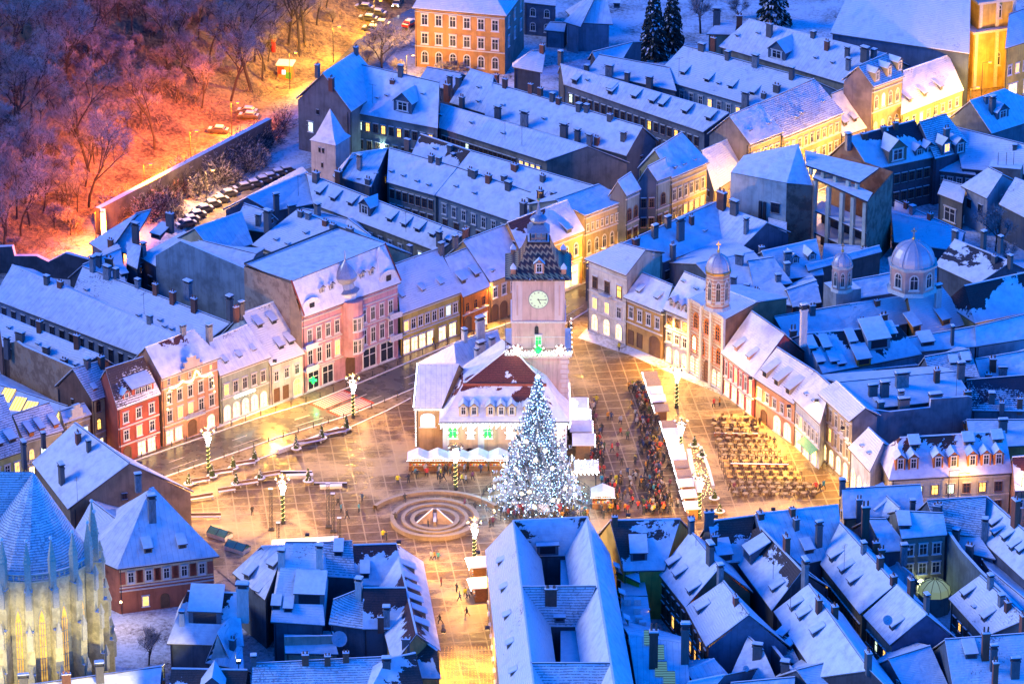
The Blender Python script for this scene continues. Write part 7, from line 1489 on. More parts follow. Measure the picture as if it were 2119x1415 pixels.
for i, (x, lb) in enumerate(((866, 'white roofed market stall at the left end before the council house'), (906, 'white roofed market stall second from left before the council house'), (947, 'white roofed market stall behind the lamp post before the council house'), (990, 'white roofed market stall fourth from left before the council house'), (1032, 'white roofed market stall closest left of the christmas tree'))):
    stall(x, 972, 0, lb, .98, G1)
ordn = ['first', 'second', 'third', 'fourth', 'fifth', 'sixth', 'seventh', 'eighth', 'ninth', 'tenth', 'eleventh', 'twelfth', 'thirteenth', 'fourteenth', 'fifteenth', 'sixteenth']
G2 = 'stalls in the long row on the right of the market'
ys_ = [(1345, 800), (1350, 815), (1355, 831), (1361, 848), (1367, 868), (1382, 902), (1387, 918), (1393, 934), (1398, 951), (1403, 968), (1408, 985), (1413, 1004), (1418, 1023), (1424, 1046), (1431, 1070)]
for i, (x, y) in enumerate(ys_):
    tn_ = i in (0, 1, 4, 5, 10, 11)
    o = stall(x, y, R(-90+7), ('tan canvas roofed' if tn_ else 'snowy roofed')+' market stall, %s from the far end of the long right hand row' % ordn[i], .82, G2)
    if tn_:
        for c_ in o.children:
            if c_.name.startswith('roof'): c_.data = c_.data.copy(); c_.data.materials[0] = flat('tan_canvas', (.42, .30, .20), .8)
G3 = 'stalls along the clock tower side of the market'
for i, (x, y) in enumerate(((1193, 870), (1198, 893), (1202, 917), (1207, 945))): stall(x, y, R(90), 'long roofed market stall, %s from the clock tower along the wall' % ordn[i], 1.25, G3)
for x, y, rz, lb in ((1247, 1050, 0, 'small white roofed kiosk standing in the crowd right of the christmas tree'), (992, 1238, R(-80), 'brightly lit food kiosk against the wall at the head of the shopping street'), (988, 1195, R(-80), 'garlanded stall just behind the lit food kiosk')): stall(x, y, rz, lb, 1.05)
# fringe roofed stage
p = W(1213, 1000); h = thing('merry_pavilion', 'round-cornered pavilion roof hung with white light fringes right of the christmas tree', 'pavilion', (p.x, p.y, .2)); m = MB()
for sx in (-1, 1):
    for sy in (-1, 1): m.cyl((sx*1.6, sy*1.4), .08, .08, 0, 2.9, M_dark, 6)
m.obj('post', h, (0, 0, 0)); m = MB(); m.box((0, 0, 3.1), (4.2, 3.6, .35), M_white, top=M_snow); m.box((0, 0, 3.35), (3.6, 3.0, .3), M_snow); m.obj('roof', h, (0, 0, 0)); m = MB()
for i in range(26):
    for q in range(1+i % 4): m.ball((-2.1+4.2*i/25, -1.85, 2.9-.2*q), .06, M_bw, 4, 3)
for i in range(60): m.ball((rng.uniform(-2, 2), rng.uniform(-1.7, 1.7), 3.54), .05, M_bw, 4, 3)
m.obj('light_fringe', h, (0, 0, 0))
# ================================================================ CAFE TERRACE
def chair_mesh():
    m = MB(); f = flat('wicker', (.13, .08, .05), .7)
    for x in (-.2, .2):
        for y in (-.2, .2): m.box((x, y, .22), (.05, .05, .45), f)
    m.box((0, 0, .46), (.48, .48, .06), f, top=flat('cushion_snow', (.22, .17, .12), .8)); m.box((0, .22, .72), (.48, .06, .5), f); m.box((-.23, 0, .62), (.05, .44, .05), f); m.box((.23, 0, .62), (.05, .44, .05), f); m.box((0, .22, .98), (.48, .08, .05), flat('table_slush', (.30, .24, .17), .8, 0, .5, 6))
    return m.mesh('terrace_chair')
def table_mesh():
    m = MB(); f = flat('wicker', (.13, .08, .05), .7); m.cyl((0, 0), .26, .2, 0, .05, f, 8); m.cyl((0, 0), .05, .05, .05, .7, f, 6); m.cyl((0, 0), .52, .52, .7, .74, f, 12); m.cyl((0, 0), .52, .46, .74, .80, flat('table_slush', (.30, .24, .17), .8, 0, .5, 6), 12); return m.mesh('terrace_table')
def stable_mesh():
    m = MB(); f = flat('wicker', (.13, .08, .05), .7)
    for x in (-.34, .34):
        for y in (-.34, .34): m.box((x, y, .35), (.05, .05, .7), f)
    m.box((0, 0, .72), (.85, .85, .05), flat('orange_tabletop', (.50, .24, .05), .5)); return m.mesh('terrace_table')
cmx, tmx, smx = chair_mesh(), table_mesh(), stable_mesh(); nt_, nc_ = 0, 0
for r_ in range(15):
    y = 872+r_*11.2; u = r_/14; xl, xr = 1466+u*46, 1556+u*138; n_ = int((xr-xl)/18.5)
    for i in range(n_):
        px = xl+(xr-xl)*(i+.5)/n_+rng.uniform(-2, 2); py = y+rng.uniform(-2.5, 2.5) if r_ < 5 or r_ > 12 else y+rng.uniform(-.6, .6)+(px-xl)*.02; p = W(px, py)
        sq_ = 8 <= r_ < 12
        o = bpy.data.objects.new('terrace_table', smx if sq_ else tmx); COL.objects.link(o); o.location = (p.x, p.y, .19); o.rotation_euler = (0, 0, rng.uniform(0, 1.5) if r_ < 5 else 0)
        tag(o, ('square orange topped cafe table in the near rows of the terrace' if sq_ else 'round cafe table topped with snow in the packed far rows' if r_ < 5 else 'round cafe table topped with snow in the orderly middle rows' if r_ < 8 else 'round snowy cafe table in the loose nearest rows'), 'table', 'tables of the snowed-in cafe terrace'); nt_ += 1
        for s_ in ((-1, 1) if nc_ < 296 else ()):
            a = rng.uniform(0, 6.28) if r_ < 5 or r_ > 12 else (0 if s_ > 0 else math.pi); ang_ = a
            c = Vector((p.x+math.cos(a)*.8*(1 if r_ < 5 else 1), p.y+math.sin(a)*.75, .19)) if (r_ < 5 or r_ > 12) else Vector((p.x+s_*.78, p.y, .19))
            o = bpy.data.objects.new('terrace_chair', cmx); COL.objects.link(o); o.location = c; o.rotation_euler = (0, R(rng.choice((0, 0, 22)) if r_ < 5 else 0), (-math.pi/2 if s_ > 0 else math.pi/2) if not (r_ < 5 or r_ > 12) else a-math.pi/2)
            tag(o, 'dark wicker chair in the jumbled far rows of the cafe terrace' if r_ < 5 else 'dark wicker chair in the straight rows of the cafe terrace' if r_ < 13 else 'dark wicker chair strewn at the near end of the terrace', 'chair', 'chairs of the snowed-in cafe terrace'); nc_ += 1
def rail(pts, label, name='planter_box', w=.4, ht=.6, mat=None):
    P_ = [W(*p) for p in pts]; m = MB()
    for p, q in zip(P_, P_[1:]):
        d = xy(q-p); c = (p+q)/2; m.box((c.x, c.y, .19+ht/2), (d.length, w, ht), mat or M_wood, rot=math.atan2(d.y, d.x), top=M_snow)
    return tag(m.obj(name), label, name.replace('_', ' '))
rail([(1478, 904), (1568, 905)], 'red-brown planter box across the far part of the cafe terrace', mat=flat('terracotta', (.35, .12, .05), .8)); rail([(1512, 967), (1632, 969)], 'red-brown planter box between the round and square cafe tables', mat=flat('terracotta', (.35, .12, .05), .8))
# ================================================================ SMALL THINGS ON THE SQUARE
def fir(px, py, ht, label, bowl=True, lights=False):
    p = W(px, py); h = thing('potted_fir', label, 'potted tree', (p.x, p.y, .19), 'little firs in wide stone bowls'); m = MB()
    if bowl: m.lathe((0, 0), [(.5, 0), (.55, .12), (.75, .35), (1.0, .5), (1.0, .58)], plaster((.35, .30, .25)), 14); m.cyl((0, 0), .92, .92, .45, .58, M_snow, 14); m.obj('bowl', h, (0, 0, 0))
    m = MB(); fg = flat('fir_green', (.05, .075, .02), .85, 0, .5, 3); r_ = random.Random(int(px))
    for i in range(150):
        u = r_.random()**.8; z = .55+u*ht; rad = (.55*(1-u)**.8+.06); a = r_.uniform(0, 6.28); c = Vector((math.cos(a)*rad, math.sin(a)*rad, z)); t_ = Vector((-math.sin(a), math.cos(a), 0))*.16
        m.face([c*1+t_-Vector((c.x*.5, c.y*.5, 0)), c-t_-Vector((c.x*.5, c.y*.5, 0)), c+Vector((c.x*.25, c.y*.25, -.22))], fg if r_.random() < .8 else M_snow)
    m.cyl((0, 0), .5, .03, .6, .5+ht, fg, 9); m.obj('crown', h, (0, 0, 0)); return h
for px, py, ht, lb in ((613, 935, 2.6, 'slim potted fir at the left end of the long snowy bench wall'), (666, 913, 2.6, 'slim potted fir in the middle of the long snowy bench wall'), (717, 893, 2.4, 'slim potted fir at the right end of the long snowy bench wall'), (527, 958, 2.4, 'potted fir first below the road, left of the bench wall'), (483, 975, 2.4, 'potted fir second from the road right of the left lamp post'), (439, 992, 2.3, 'potted fir just right of the left lamp post'),
    (391, 1008, 2.2, 'potted fir nearest the brown gable wall'), (489, 1008, 2.2, 'potted fir in the second row, left one'), (538, 996, 1.6, 'small potted fir in the second row, right one'), (638, 1002, 2.3, 'brownish potted fir beside the dark steel beams'), (1437, 928, 1.7, 'potted bush at the far end of the right hand planters'), (1478, 1038, 1.6, 'round potted bush with lights near the nearest lamp post'), (1489, 1065, 1.5, 'last potted bush before the foreground roofs'), (1452, 950, 1.4, 'potted bush in the middle of the right hand planters')):
    fir(px, py, ht, lb)
def bench(px, py, ln, rz, label):
    p = W(px, py); h = thing('bench', label, 'bench', (p.x, p.y, .19), 'snow covered benches on the square', rz); m = MB()
    m.box((0, 0, .45), (ln, .55, .1), M_wood, top=M_snow); m.obj('seat', h, (0, 0, 0)); m = MB(); m.box((0, .3, .8), (ln, .1, .45), M_wood, top=M_snow); m.obj('backrest', h, (0, 0, 0))
    for s_ in (-1, 1): m = MB(); m.box((s_*(ln/2-.2), 0, .2), (.15, .5, .4), M_stone); m.obj('leg', h, (0, 0, 0))
for px, py, ln, rz, lb in ((462, 985, 3.6, .35, 'snowy bench between the first two potted firs'), (508, 967, 3.6, .35, 'snowy bench nearest the road between potted firs'), (415, 1003, 3.4, .35, 'snowy bench left of the left lamp post'), (412, 1038, 5, .35, 'long snowy bench at the left by the brown gable wall'), (470, 1022, 3, .35, 'small snowy bench in the middle of the second row'), (515, 1007, 3.4, .35, 'snowy bench between second row firs'), (560, 990, 3.6, .35, 'snowy bench right end of the second row'),
    (640, 922, 4.6, .42, 'long bench between the two left firs of the bench wall'), (692, 903, 4.6, .42, 'long bench between the two right firs of the bench wall'), (420, 1076, 6, .02, 'long dark bench near the glass shelters')): bench(px, py, ln, rz, lb)
rail([(575, 940), (640, 917), (700, 893)], 'long low wall capped with snow behind the three slim firs', 'low_wall', .6, .7, M_stone); rail([(580, 980), (646, 980)], 'dark steel beam lying across the square, farther one', 'steel_beam', .35, .35, M_dark); rail([(650, 1004), (718, 1004)], 'dark steel beam lying across the square, nearer one', 'steel_beam', .35, .35, M_dark)
rail([(592, 990), (648, 988)], 'snowy slab of stone seating beside the farther steel beam', 'stone_seat', .9, .5, M_stone); rail([(662, 1012), (708, 1010)], 'snowy slab of stone seating below the nearer steel beam', 'stone_seat', .9, .5, M_stone)
for px, py in ((1418, 955), (1436, 975), (1440, 1000)): pass
rail([(1425, 935), (1432, 975), (1446, 1020)], 'long planter wall glowing with fairy lights right of the market stalls', 'planter_wall', .8, .5, M_stone); rail([(1450, 930), (1466, 975), (1476, 1012)], 'second planter wall right of the stalls toward the cafe terrace', 'planter_wall', .5, .5, M_stone)
m = MB()
for i in range(160): 
    p = W(1424+rng.uniform(0, 30)+(i/160)*22, 930+110*i/160); m.ball((p.x, p.y, .8+rng.random()*.4), .06, M_gar, 4, 2)
o = tag(m.obj('fairy_lights'), 'golden fairy lights scattered over the planters right of the market stalls', 'fairy lights', kind='stuff')
# bollards along the kerbs
bm2 = MB(); bm2.cyl((0, 0), .07, .07, 0, .9, M_dark, 6); bm2.ball((0, 0, .95), .11, M_dark, 6, 4); bme2 = bm2.mesh('bollard')
def bollards(Ps, off, step, lab):
    acc = 0
    for p, q in zip(Ps, Ps[1:]):
        d = q-p; l_ = d.length; d.normalize(); n = Vector((-d.y, d.x, 0)); t_ = acc
        while t_ < l_: c = p+d*t_+n*off; o = bpy.data.objects.new('bollard', bme2); COL.objects.link(o); o.location = (c.x, c.y, .12); tag(o, lab, 'bollard', 'bollards along both kerbs of the street'); t_ += step
        acc = t_-l_
bollards(Ls[1:9], .5, 3.2, 'slim black bollard on the house side of the street'); bollards(Rs[1:6], -.5, 3.2, 'slim black bollard on the square side of the street')
# truss poles and tent
def truss(px, py, ht, lab):
    p = W(px, py); m = MB()
    for sx, sy in ((-.25, -.25), (.25, -.25), (0, .25)): m.tube((sx, sy, 0), (sx, sy, ht), .05, .05, M_dark, 4)
    for i in range(int(ht/.7)):
        z = i*.7; m.tube((-.25, -.25, z), (.25, -.25, z+.7), .03, .03, M_dark, 3); m.tube((.25, -.25, z), (0, .25, z+.7), .03, .03, M_dark, 3); m.tube((0, .25, z), (-.25, -.25, z+.7), .03, .03, M_dark, 3)
    m.box((0, 0, .1), (1, 1, .2), M_dark); m.box((0, 0, ht), (.7, .7, .15), M_dark, top=M_snow); o = m.obj('truss_tower', None, (0, 0, 0)); o.location = (p.x, p.y, .19); tag(o, lab, 'truss tower', 'black truss towers round the market stage')
for a in ((562, 1098, 7.5, 'black truss tower left of the lamp post behind the white tent'), (577, 1140, 5, 'shorter truss tower at the left corner of the white tent'), (680, 1092, 8, 'black truss tower right behind the white tent'), (690, 1102, 7, 'black truss tower just below its taller neighbour'), (703, 1130, 5, 'short truss tower at the right corner of the white tent')): truss(*a)
h = thing('market_tent', 'white arched tent roof behind the foreground mansion', 'tent', tuple(xy(W(630, 1135)))); m = MB(); a0, a1 = W(562, 1140, 4), W(700, 1132, 4); cv = plaster((.70, .66, .60), stain=.1)
for i in range(8):
    u0, u1 = i/8, (i+1)/8; z0_, z1_ = 1.6*math.sin(math.pi*u0), 1.6*math.sin(math.pi*u1); y0_, y1_ = -4+8*u0, -4+8*u1
    m.face([a0+Vector((0, y0_, z0_)), a1+Vector((0, y0_, z0_)), a1+Vector((0, y1_, z1_)), a0+Vector((0, y1_, z1_))], cv)
m.obj('canopy', h)
for e in (a0, a1):
    m = MB(); 
    for s_ in (-4, 4): m.tube(e+Vector((0, s_, 0)), Vector((e.x, e.y+s_, 0)), .1, .1, M_dark, 5)
    m.obj('frame', h)
# little glass shelters at the archaeological pit
for px, py, lb in ((455, 1112, 'green glass cover over the excavation, farther one'), (492, 1140, 'green glass cover over the excavation, nearer one')):
    p = W(px, py); h = thing('glass_shelter', lb, 'glass shelter', (p.x, p.y, .2), None, -.6); m = MB(); m.box((0, 0, .35), (3.8, 2.2, .7), M_stone); m.obj('base', h, (0, 0, 0)); m = MB()
    g_ = flat('green_glass', (.10, .28, .20), .1)
    for s_ in (-1, 1): m.face([(-1.9, s_*1.1, .7), (1.9, s_*1.1, .7), (1.9, 0, 1.5), (-1.9, 0, 1.5)], g_)
    for x in (-1.9, 0, 1.9): m.tube((x, -1.1, .72), (x, 0, 1.52), .05, .05, M_dark, 4); m.tube((x, 1.1, .72), (x, 0, 1.52), .05, .05, M_dark, 4)
    m.obj('glass_roof', h, (0, 0, 0)); m = MB(); m.box((0, 0, .9), (.7, .1, .3), emit('cyan_lamp', (.4, 1, .9), 12)); m.obj('lamp', h, (0, 0, 0))
# golden light curtains over the shopping street
for i in range(15):
    x = 921+i*6.9; m = MB(); b0, b1 = W(x, 1338, 6), W(x+ (i-7)*1.5, 1440, 6)
    for j in range(30):
        p = b0.lerp(b1, j/29); m.ball((p.x, p.y, p.z-.35*math.sin(j*math.pi/29)), .042, emit('strand_bulb', (1, .55, .08), 4), 4, 2)
    m.tube(b0, b1, .012, .012, M_dark, 3); tag(m.obj('light_strand'), 'golden light strand stretched above the shopping street', 'light strand', 'golden light strands above the shopping street')
for q in ((925, 1400), (1000, 1400)): pass
# glowing starry decoration by the council house side
p = W(1183, 835, 5.5); m = MB()
for i in range(14):
    a = i*math.pi/7; m.tube(p, p+Vector((math.cos(a)*1.1, -.1, math.sin(a)*1.1)), .07, .01, M_star, 4)
m.ball(p, .4, M_star, 8, 5); m.tube((p.x, p.y, 0), p, .09, .06, M_dark, 5); h = tag(m.obj('star_light'), 'brilliant white star lamp on a pole right of the council house', 'star lamp'); light('star_glow', p+Vector((1.2, -1.2, 0)), COOL, 500)
for px, py, z, lb, c_ in ((648, 785, 3.2, 'green neon cross sign beside the door of the pink palace', 'g'),):
    p = W(px, py, z); m = MB(); gm2 = emit('pharmacy_green', (.01, .9, .12), 3); m.box((p.x, p.y-.3, p.z), (1.3, .15, .42), gm2); m.box((p.x, p.y-.3, p.z), (.42, .15, 1.3), gm2); m.box((p.x, p.y, p.z), (.15, .5, .15), M_dark); tag(m.obj('green_cross_sign'), lb, 'sign'); light('sign_light', p+Vector((.5, -1.4, -.3)), (.1, 1, .35), 300)
# ================================================================ CARS
def car_proto(snow=True):
    t = thing('parked_car', 'x', 'car', (0, 0, 0)); t['_o'] = (0, 0, 0)
    paint = flat('car_paint', (.10, .10, .11), .3, .2); m = MB()
    prof = [(-2.1, .35), (-2.15, .75), (-1.55, .92), (-1.0, 1.38), (.55, 1.42), (1.35, .95), (2.0, .88), (2.12, .6), (2.1, .35)]
    n = len(prof)
    def yw(x, z): return .84-(.16 if z > 1.2 else 0)-(.05 if abs(x) > 1.9 else 0)
    for (x0, z0_), (x1, z1_) in zip(prof, prof[1:]): m.face([(x0, -yw(x0, z0_), z0_), (x0, yw(x0, z0_), z0_), (x1, yw(x1, z1_), z1_), (x1, -yw(x1, z1_), z1_)], paint)
    for s_ in (-1, 1):
        P_ = [(x, s_*yw(x, z), z) for x, z in prof]; m.face(P_ if s_ < 0 else P_[::-1], paint)
    m.face([(-2.1, -.8, .35), (2.1, -.8, .35), (2.1, .8, .35), (-2.1, .8, .35)], M_dark); m.obj('body', t)
    m = MB()
    for s_ in (-1, 1): m.face([(-1.35, s_*.85, .98), (1.05, s_*.85, .98), (.5, s_*.72, 1.34), (-.95, s_*.72, 1.34)], M_glassd)
    m.face([(.62, -.62, 1.37), (.62, .62, 1.37), (1.32, .7, .99), (1.32, -.7, .99)], M_glassd); m.face([(-1.03, -.62, 1.34), (-1.03, .62, 1.34), (-1.52, .7, .96), (-1.52, -.7, .96)], M_glassd); m.obj('window', t)
    if snow: m = MB(); m.box((-.22, 0, 1.47), (1.55, 1.25, .14), M_snow); m.box((1.7, 0, .97), (.62, 1.35, .1), M_snow); m.box((-1.85, 0, .92), (.4, 1.35, .1), M_snow); m.obj('snow_cap', t)
    for sx in (-1.3, 1.3):
        for sy in (-.82, .82):
            m = MB(); 
            for i in range(10):
                a, b_ = i*math.pi/5, (i+1)*math.pi/5; m.face([(sx+.32*math.cos(a), sy-.1, .32+.32*math.sin(a)), (sx+.32*math.cos(b_), sy-.1, .32+.32*math.sin(b_)), (sx+.32*math.cos(b_), sy+.1, .32+.32*math.sin(b_)), (sx+.32*math.cos(a), sy+.1, .32+.32*math.sin(a))], M_dark)
            for s2 in (-.1, .1): m.face([(sx+.32*math.cos(i*math.pi/5), sy+s2, .32+.32*math.sin(i*math.pi/5)) for i in range(10)], M_dark)
            m.obj('wheel', t)
    for sy in (-.6, .6): m = MB(); m.box((2.1, sy, .68), (.1, .3, .16), flat('headlamp_glass', (.6, .6, .62), .2)); m.obj('headlight', t)
    return t
cp0 = car_proto(); cf = [True]
def car(px, py, rz, lb, grp, hs=False, sc_=1.0, col=None):
    p = WT(px, py) if hs else W(px, py); o = cp0 if cf[0] else copy_tree(cp0); cf[0] = False
    o.location = (p.x, p.y, p.z+.08); o.rotation_euler = (0, 0, rz); o['label'] = lb; o['group'] = grp; o.scale = (sc_,)*3; return o
GP = 'cars parked in the yard below the bushes'
A_ = R(28)
for px, py, lb in ((405, 452, 'snow capped car at the near end of the orange lit yard'), (420, 440, 'second snow capped car of the orange lit yard'), (436, 430, 'car third from the near end of the orange lit yard'), (452, 421, 'car under the glowing bush in the orange lit yard'), (385, 470, 'dark car by the white roof below the yard'), (392, 462, 'dark car just above the lowest one in the yard'), (503, 394, 'snowy estate car at the left of the upper yard'), (522, 388, 'snowy car between the estate car and the wall bushes'), (541, 380, 'car with a thick snow cap in the upper yard'), (556, 374, 'car fifth along the dark upper yard'), (573, 366, 'car under snow near the wall house'), (590, 360, 'last snowed-in car before the white pointed tower'), (470, 408, 'car in the dark gap between the two parking rows')):
    car(px, py, A_+math.pi, lb, GP)
GQ = 'cars parked in rows beside the road at the top'
k_ = 0
for row, (x0, y0, n_) in enumerate(((770, 66, 5), (795, 4, 5))):
    for i in range(n_): car(x0-4*i+row*6+ (i % 2)*22, y0-11*i-row*2, R(165), 'parked car in the yellow lit rows beside the top road', GQ, True)
for px, py, lb in ((452, 276, 'dark car left alone on the orange lane above the wall'), (515, 246, 'dark snowy car at the top end of the old wall'), (512, 236, 'dark car tucked behind another at the top of the wall')): car(px, py, R(170), lb, 'cars on the lane above the old wall', True)
o = car(848, 55, R(60), 'red car parked at the corner of the yellow school', 'cars beside the yellow school', True)
for c in o.children:
    if c.name.startswith('body'): c.data = c.data.copy(); c.data.materials[0] = flat('red_paint', (.5, .03, .02), .3)
o = car(822, 14, R(-100), 'car with headlights on coming down the top road', None, True)
if 'group' in o: del o['group']
for c in o.children:
    if c.name.startswith('headlight'): c.data = c.data.copy(); c.data.materials[0] = emit('headlamp_on', (1, .95, .8), 25)
# ================================================================ OLD WALL, KIOSK, POINTED TOWER
h = thing('city_wall', 'old stone town wall capped with snow running below the wooded slope', 'wall', tuple(xy(W(380, 380))))
firewall(h, (207, 432, 5.5), (562, 246, 5.5), [], plaster((.12, .10, .10), stain=.5), 1.2, 'wall')
h2 = thing('city_wall', 'low end of the old wall turning behind the houses at the left edge', 'wall', tuple(xy(W(120, 545))))
firewall(h2, (-20, 512, 5), (210, 545, 4), [(25, 510), (30, 530), (75, 530), (100, 542), (135, 524)], plaster((.12, .10, .10), stain=.5), 1.0, 'wall'); firewall(h2, (210, 500, 5), (207, 432, 5.5), [], plaster((.12, .10, .10), stain=.5), 1.0, 'wall')
h = thing('wall_tower', 'white square wall tower with a tall snowy pyramid roof', 'tower', tuple(xy(W(690, 330)))); ze3 = 8.5; c0_, c1_, c2_ = W(640, 290, ze3), W(695, 302, ze3), W(727, 282, ze3); c3_ = c0_+(c2_-c1_)
cen_ = (c0_+c2_)/2; apz = None
for i in range(60):
    a_ = W(683, 224, ze3+i*.25)
    if apz is None or abs(a_.y-cen_.y) < abs(apz.y-cen_.y): apz = a_
apz = Vector((cen_.x*.3+apz.x*.7, cen_.y, apz.z)); m = MB(); cs_ = [c0_, c1_, c2_, c3_]; rmt = snowmat('s')
for i in range(4):
    p, q = cs_[i], cs_[(i+1) % 4]; m1, m2 = p.lerp(apz, .3), q.lerp(apz, .3); m1.z -= .9; m2.z -= .9; e = (q-p).normalized()
    m.face([p, q, m2, m1], rmt, [((x-p).dot(e), x.z-p.z, .5, .2) for x in (p, q, m2, m1)]); m.face([m1, m2, apz], rmt, [((x-p).dot(e), x.z-p.z, .5, .6) for x in (m1, m2, apz)])
m.face([c-Vector((0, 0, .05)) for c in cs_[::-1]], M_eave); m.obj('roof', h); m = MB(); ins = [c.lerp(cen_, .08) for c in cs_]
m.prism([(c.x, c.y) for c in ins], 0, ze3-.1, plaster((.50, .48, .46), stain=.35)); m.obj('wall', h); e = (c1_-c0_).normalized(); rz_ = math.atan2(e.y, e.x); n_ = Vector((e.y, -e.x, 0))
for u, z in ((.35, 6.3), (.5, 6.3), (.45, 3.2)): p = ins[0].lerp(ins[1], u)+n_*.03; window(h, (p.x, p.y, z), rz_, .45, 1.0, 'k')
p = WT(592, 160); h = thing('painted_kiosk', 'little hut painted in red orange and green squares on the snowy slope', 'kiosk', tuple(p), None, -.15); m = MB(); m.box((0, 0, 1.5), (3, 2.6, 3.2), flat('kiosk_orange', (.55, .2, .04), .8))
m.obj('body', h, (0, 0, 0)); m = MB(); m.box((-.75, -1.33, 1.9), (1.3, .05, 1.6), flat('kiosk_red', (.6, .03, .02), .8)); m.box((.75, -1.33, .9), (1.3, .05, 1.5), flat('kiosk_green', (.06, .25, .03), .8)); m.obj('painted_panels', h, (0, 0, 0)); m = MB(); m.box((-.2, -1.38, 1.6), (.8, .06, 1.0), emit('kiosk_window', (.5, .75, 1), 1.2)); m.obj('window', h, (0, 0, 0)); m = MB(); m.box((0, 0, 3.25), (3.6, 3.4, .3), M_snow); m.obj('roof', h, (0, 0, 0))
p = WT(566, 108); m = MB(); m.cyl((0, 0), .5, .45, 0, 2.2, flat('kiosk_red', (.6, .03, .02), .8), 10); m.ball((0, 0, 2.7), .65, flat('kiosk_orange', (.55, .2, .04), .8), 8, 5); m.cyl((0, 0), .7, .3, 3.1, 3.9, M_dark, 8); o = m.obj('painted_figure', None, (0, 0, 0)); o.location = p; tag(o, 'red and orange painted post figure beside the colourful hut', 'figure')
# ================================================================ TREES
barkm = flat('tree_bark', (.055, .04, .035), .9); rime = flat('rime_twigs', (.44, .38, .38), .85, 0, .35, .5); rime2 = flat('dark_twigs', (.14, .11, .11), .9)
def bare_tree(seed, ht, spread=.35, tw=1300, tk=.028, lean=.1, low=.35):
    r_ = random.Random(seed); m = MB(); c = MB(); tips = []
    def grow(p, d, ln_, rad, dep_):
        n_ = 3 if dep_ < 3 else 2
        for i in range(n_):
            q = p+d*(ln_/n_); d2 = (d+Vector((r_.gauss(0, .10), r_.gauss(0, .10), .03))).normalized(); ra = rad*(1-.28*(i+1)/n_); m.tube(p, q, rad*(1-.28*i/n_), ra, barkm, 5 if dep_ < 2 else 3); p, d = q, d2
            if dep_ >= 1 or i == n_-1: tips.append((p.copy(), d.copy(), ln_, dep_))
        if dep_ >= 4: return
        for i in range(r_.choice((2, 3, 3)) if dep_ else 4):
            a = r_.uniform(0, 6.28); o_ = Vector((math.cos(a), math.sin(a), 0)); grow(p-d*ln_*r_.uniform(0, .35 if dep_ else .45), (d*r_.uniform(.6, 1)+o_*r_.uniform(.35, .8)+Vector((0, 0, .18))).normalized(), ln_*r_.uniform(.5, .72), rad*.5, dep_+1)
    grow(Vector((0, 0, -1)), Vector((r_.gauss(0, lean), r_.gauss(0, lean), 1)).normalized(), ht*(low+.07), ht*tk*.55, 0)
    tips = [t_ for t_ in tips if t_[0].z > ht*low*.8]
    for i in range(tw):
        p, d, l_, dep_ = tips[r_.randrange(len(tips))]; v = Vector((r_.gauss(0, 1), r_.gauss(0, 1), r_.gauss(.25, .8))).normalized(); dd = (d*.5+v).normalized(); L_ = r_.uniform(.5, 1.5)*ht/14
        q = p+dd*L_; s_ = dd.orthogonal().normalized()*r_.uniform(.02, .055); b_ = p+v*r_.uniform(0, .4)
        c.face([b_+s_, b_-s_, q], rime if r_.random() < .68 else rime2)
        e = b_.lerp(q, .5); q2 = e+(dd+Vector((r_.gauss(0, .7), r_.gauss(0, .7), r_.gauss(0, .5)))).normalized()*L_*.55; c.face([e+s_, e-s_, q2], rime)
    return m.mesh('trunk'), c.mesh('crown')
TV = [bare_tree(1, 19, tw=1500), bare_tree(2, 22, tw=1500, low=.45), bare_tree(3, 15, tw=1300), bare_tree(4, 13, tw=1300, low=.25), bare_tree(5, 20, tw=900, low=.5), bare_tree(6, 9, tw=1200, low=.15)]
def tree(p, v, label, grp, sc_=1.0, nm='bare_tree'):
    h = thing(nm, label, 'tree', tuple(p), grp, rng.uniform(0, 6.28), rooted=False); h.scale = (sc_, sc_, sc_*rng.uniform(.9, 1.1)); inst('trunk', TV[v][0], h, (0, 0, 0)); inst('crown', TV[v][1], h, (0, 0, 0)); return h
GT = 'frosted bare trees on the wooded slope'; cnt = 0; tries = 0; placed = []
bound = [(0, 545), (60, 520), (150, 505), (195, 420), (215, 330), (300, 255), (370, 230), (470, 215), (560, 170), (640, 95), (700, 40), (740, -60)]
while cnt < 290 and tries < 9000:
    tries += 1; px, py = rng.uniform(-30, 740), rng.uniform(-140, 545)
    lim = 545
    for (x0, y0), (x1, y1) in zip(bound, bound[1:]):
        if x0 <= px <= x1: lim = y0+(y1-y0)*(px-x0)/(x1-x0)
    if py > lim: continue
    dens = min(1, (lim-py)/160+.25)
    if px > 300: dens *= .75
    if rng.random() > dens: continue
    p = WT(px, py)
    if any((p-q).length < 2.9 for q in placed): continue
    placed.append(p); z_ = 'in the dense blue wood at the far left' if px < 200 else 'in the middle of the wooded slope' if px < 420 else 'on the yellow lit part of the slope'
    v_ = rng.choice((0, 1, 2, 3, 4, 3, 5, 5)); tree(p, v_, ('tall', 'tall', 'stout', 'low', 'slim', 'shrubby')[v_]+' frosted bare tree '+z_, GT, rng.uniform(.62, 1.0)); cnt += 1
ug = MB(); r_ = random.Random(9)
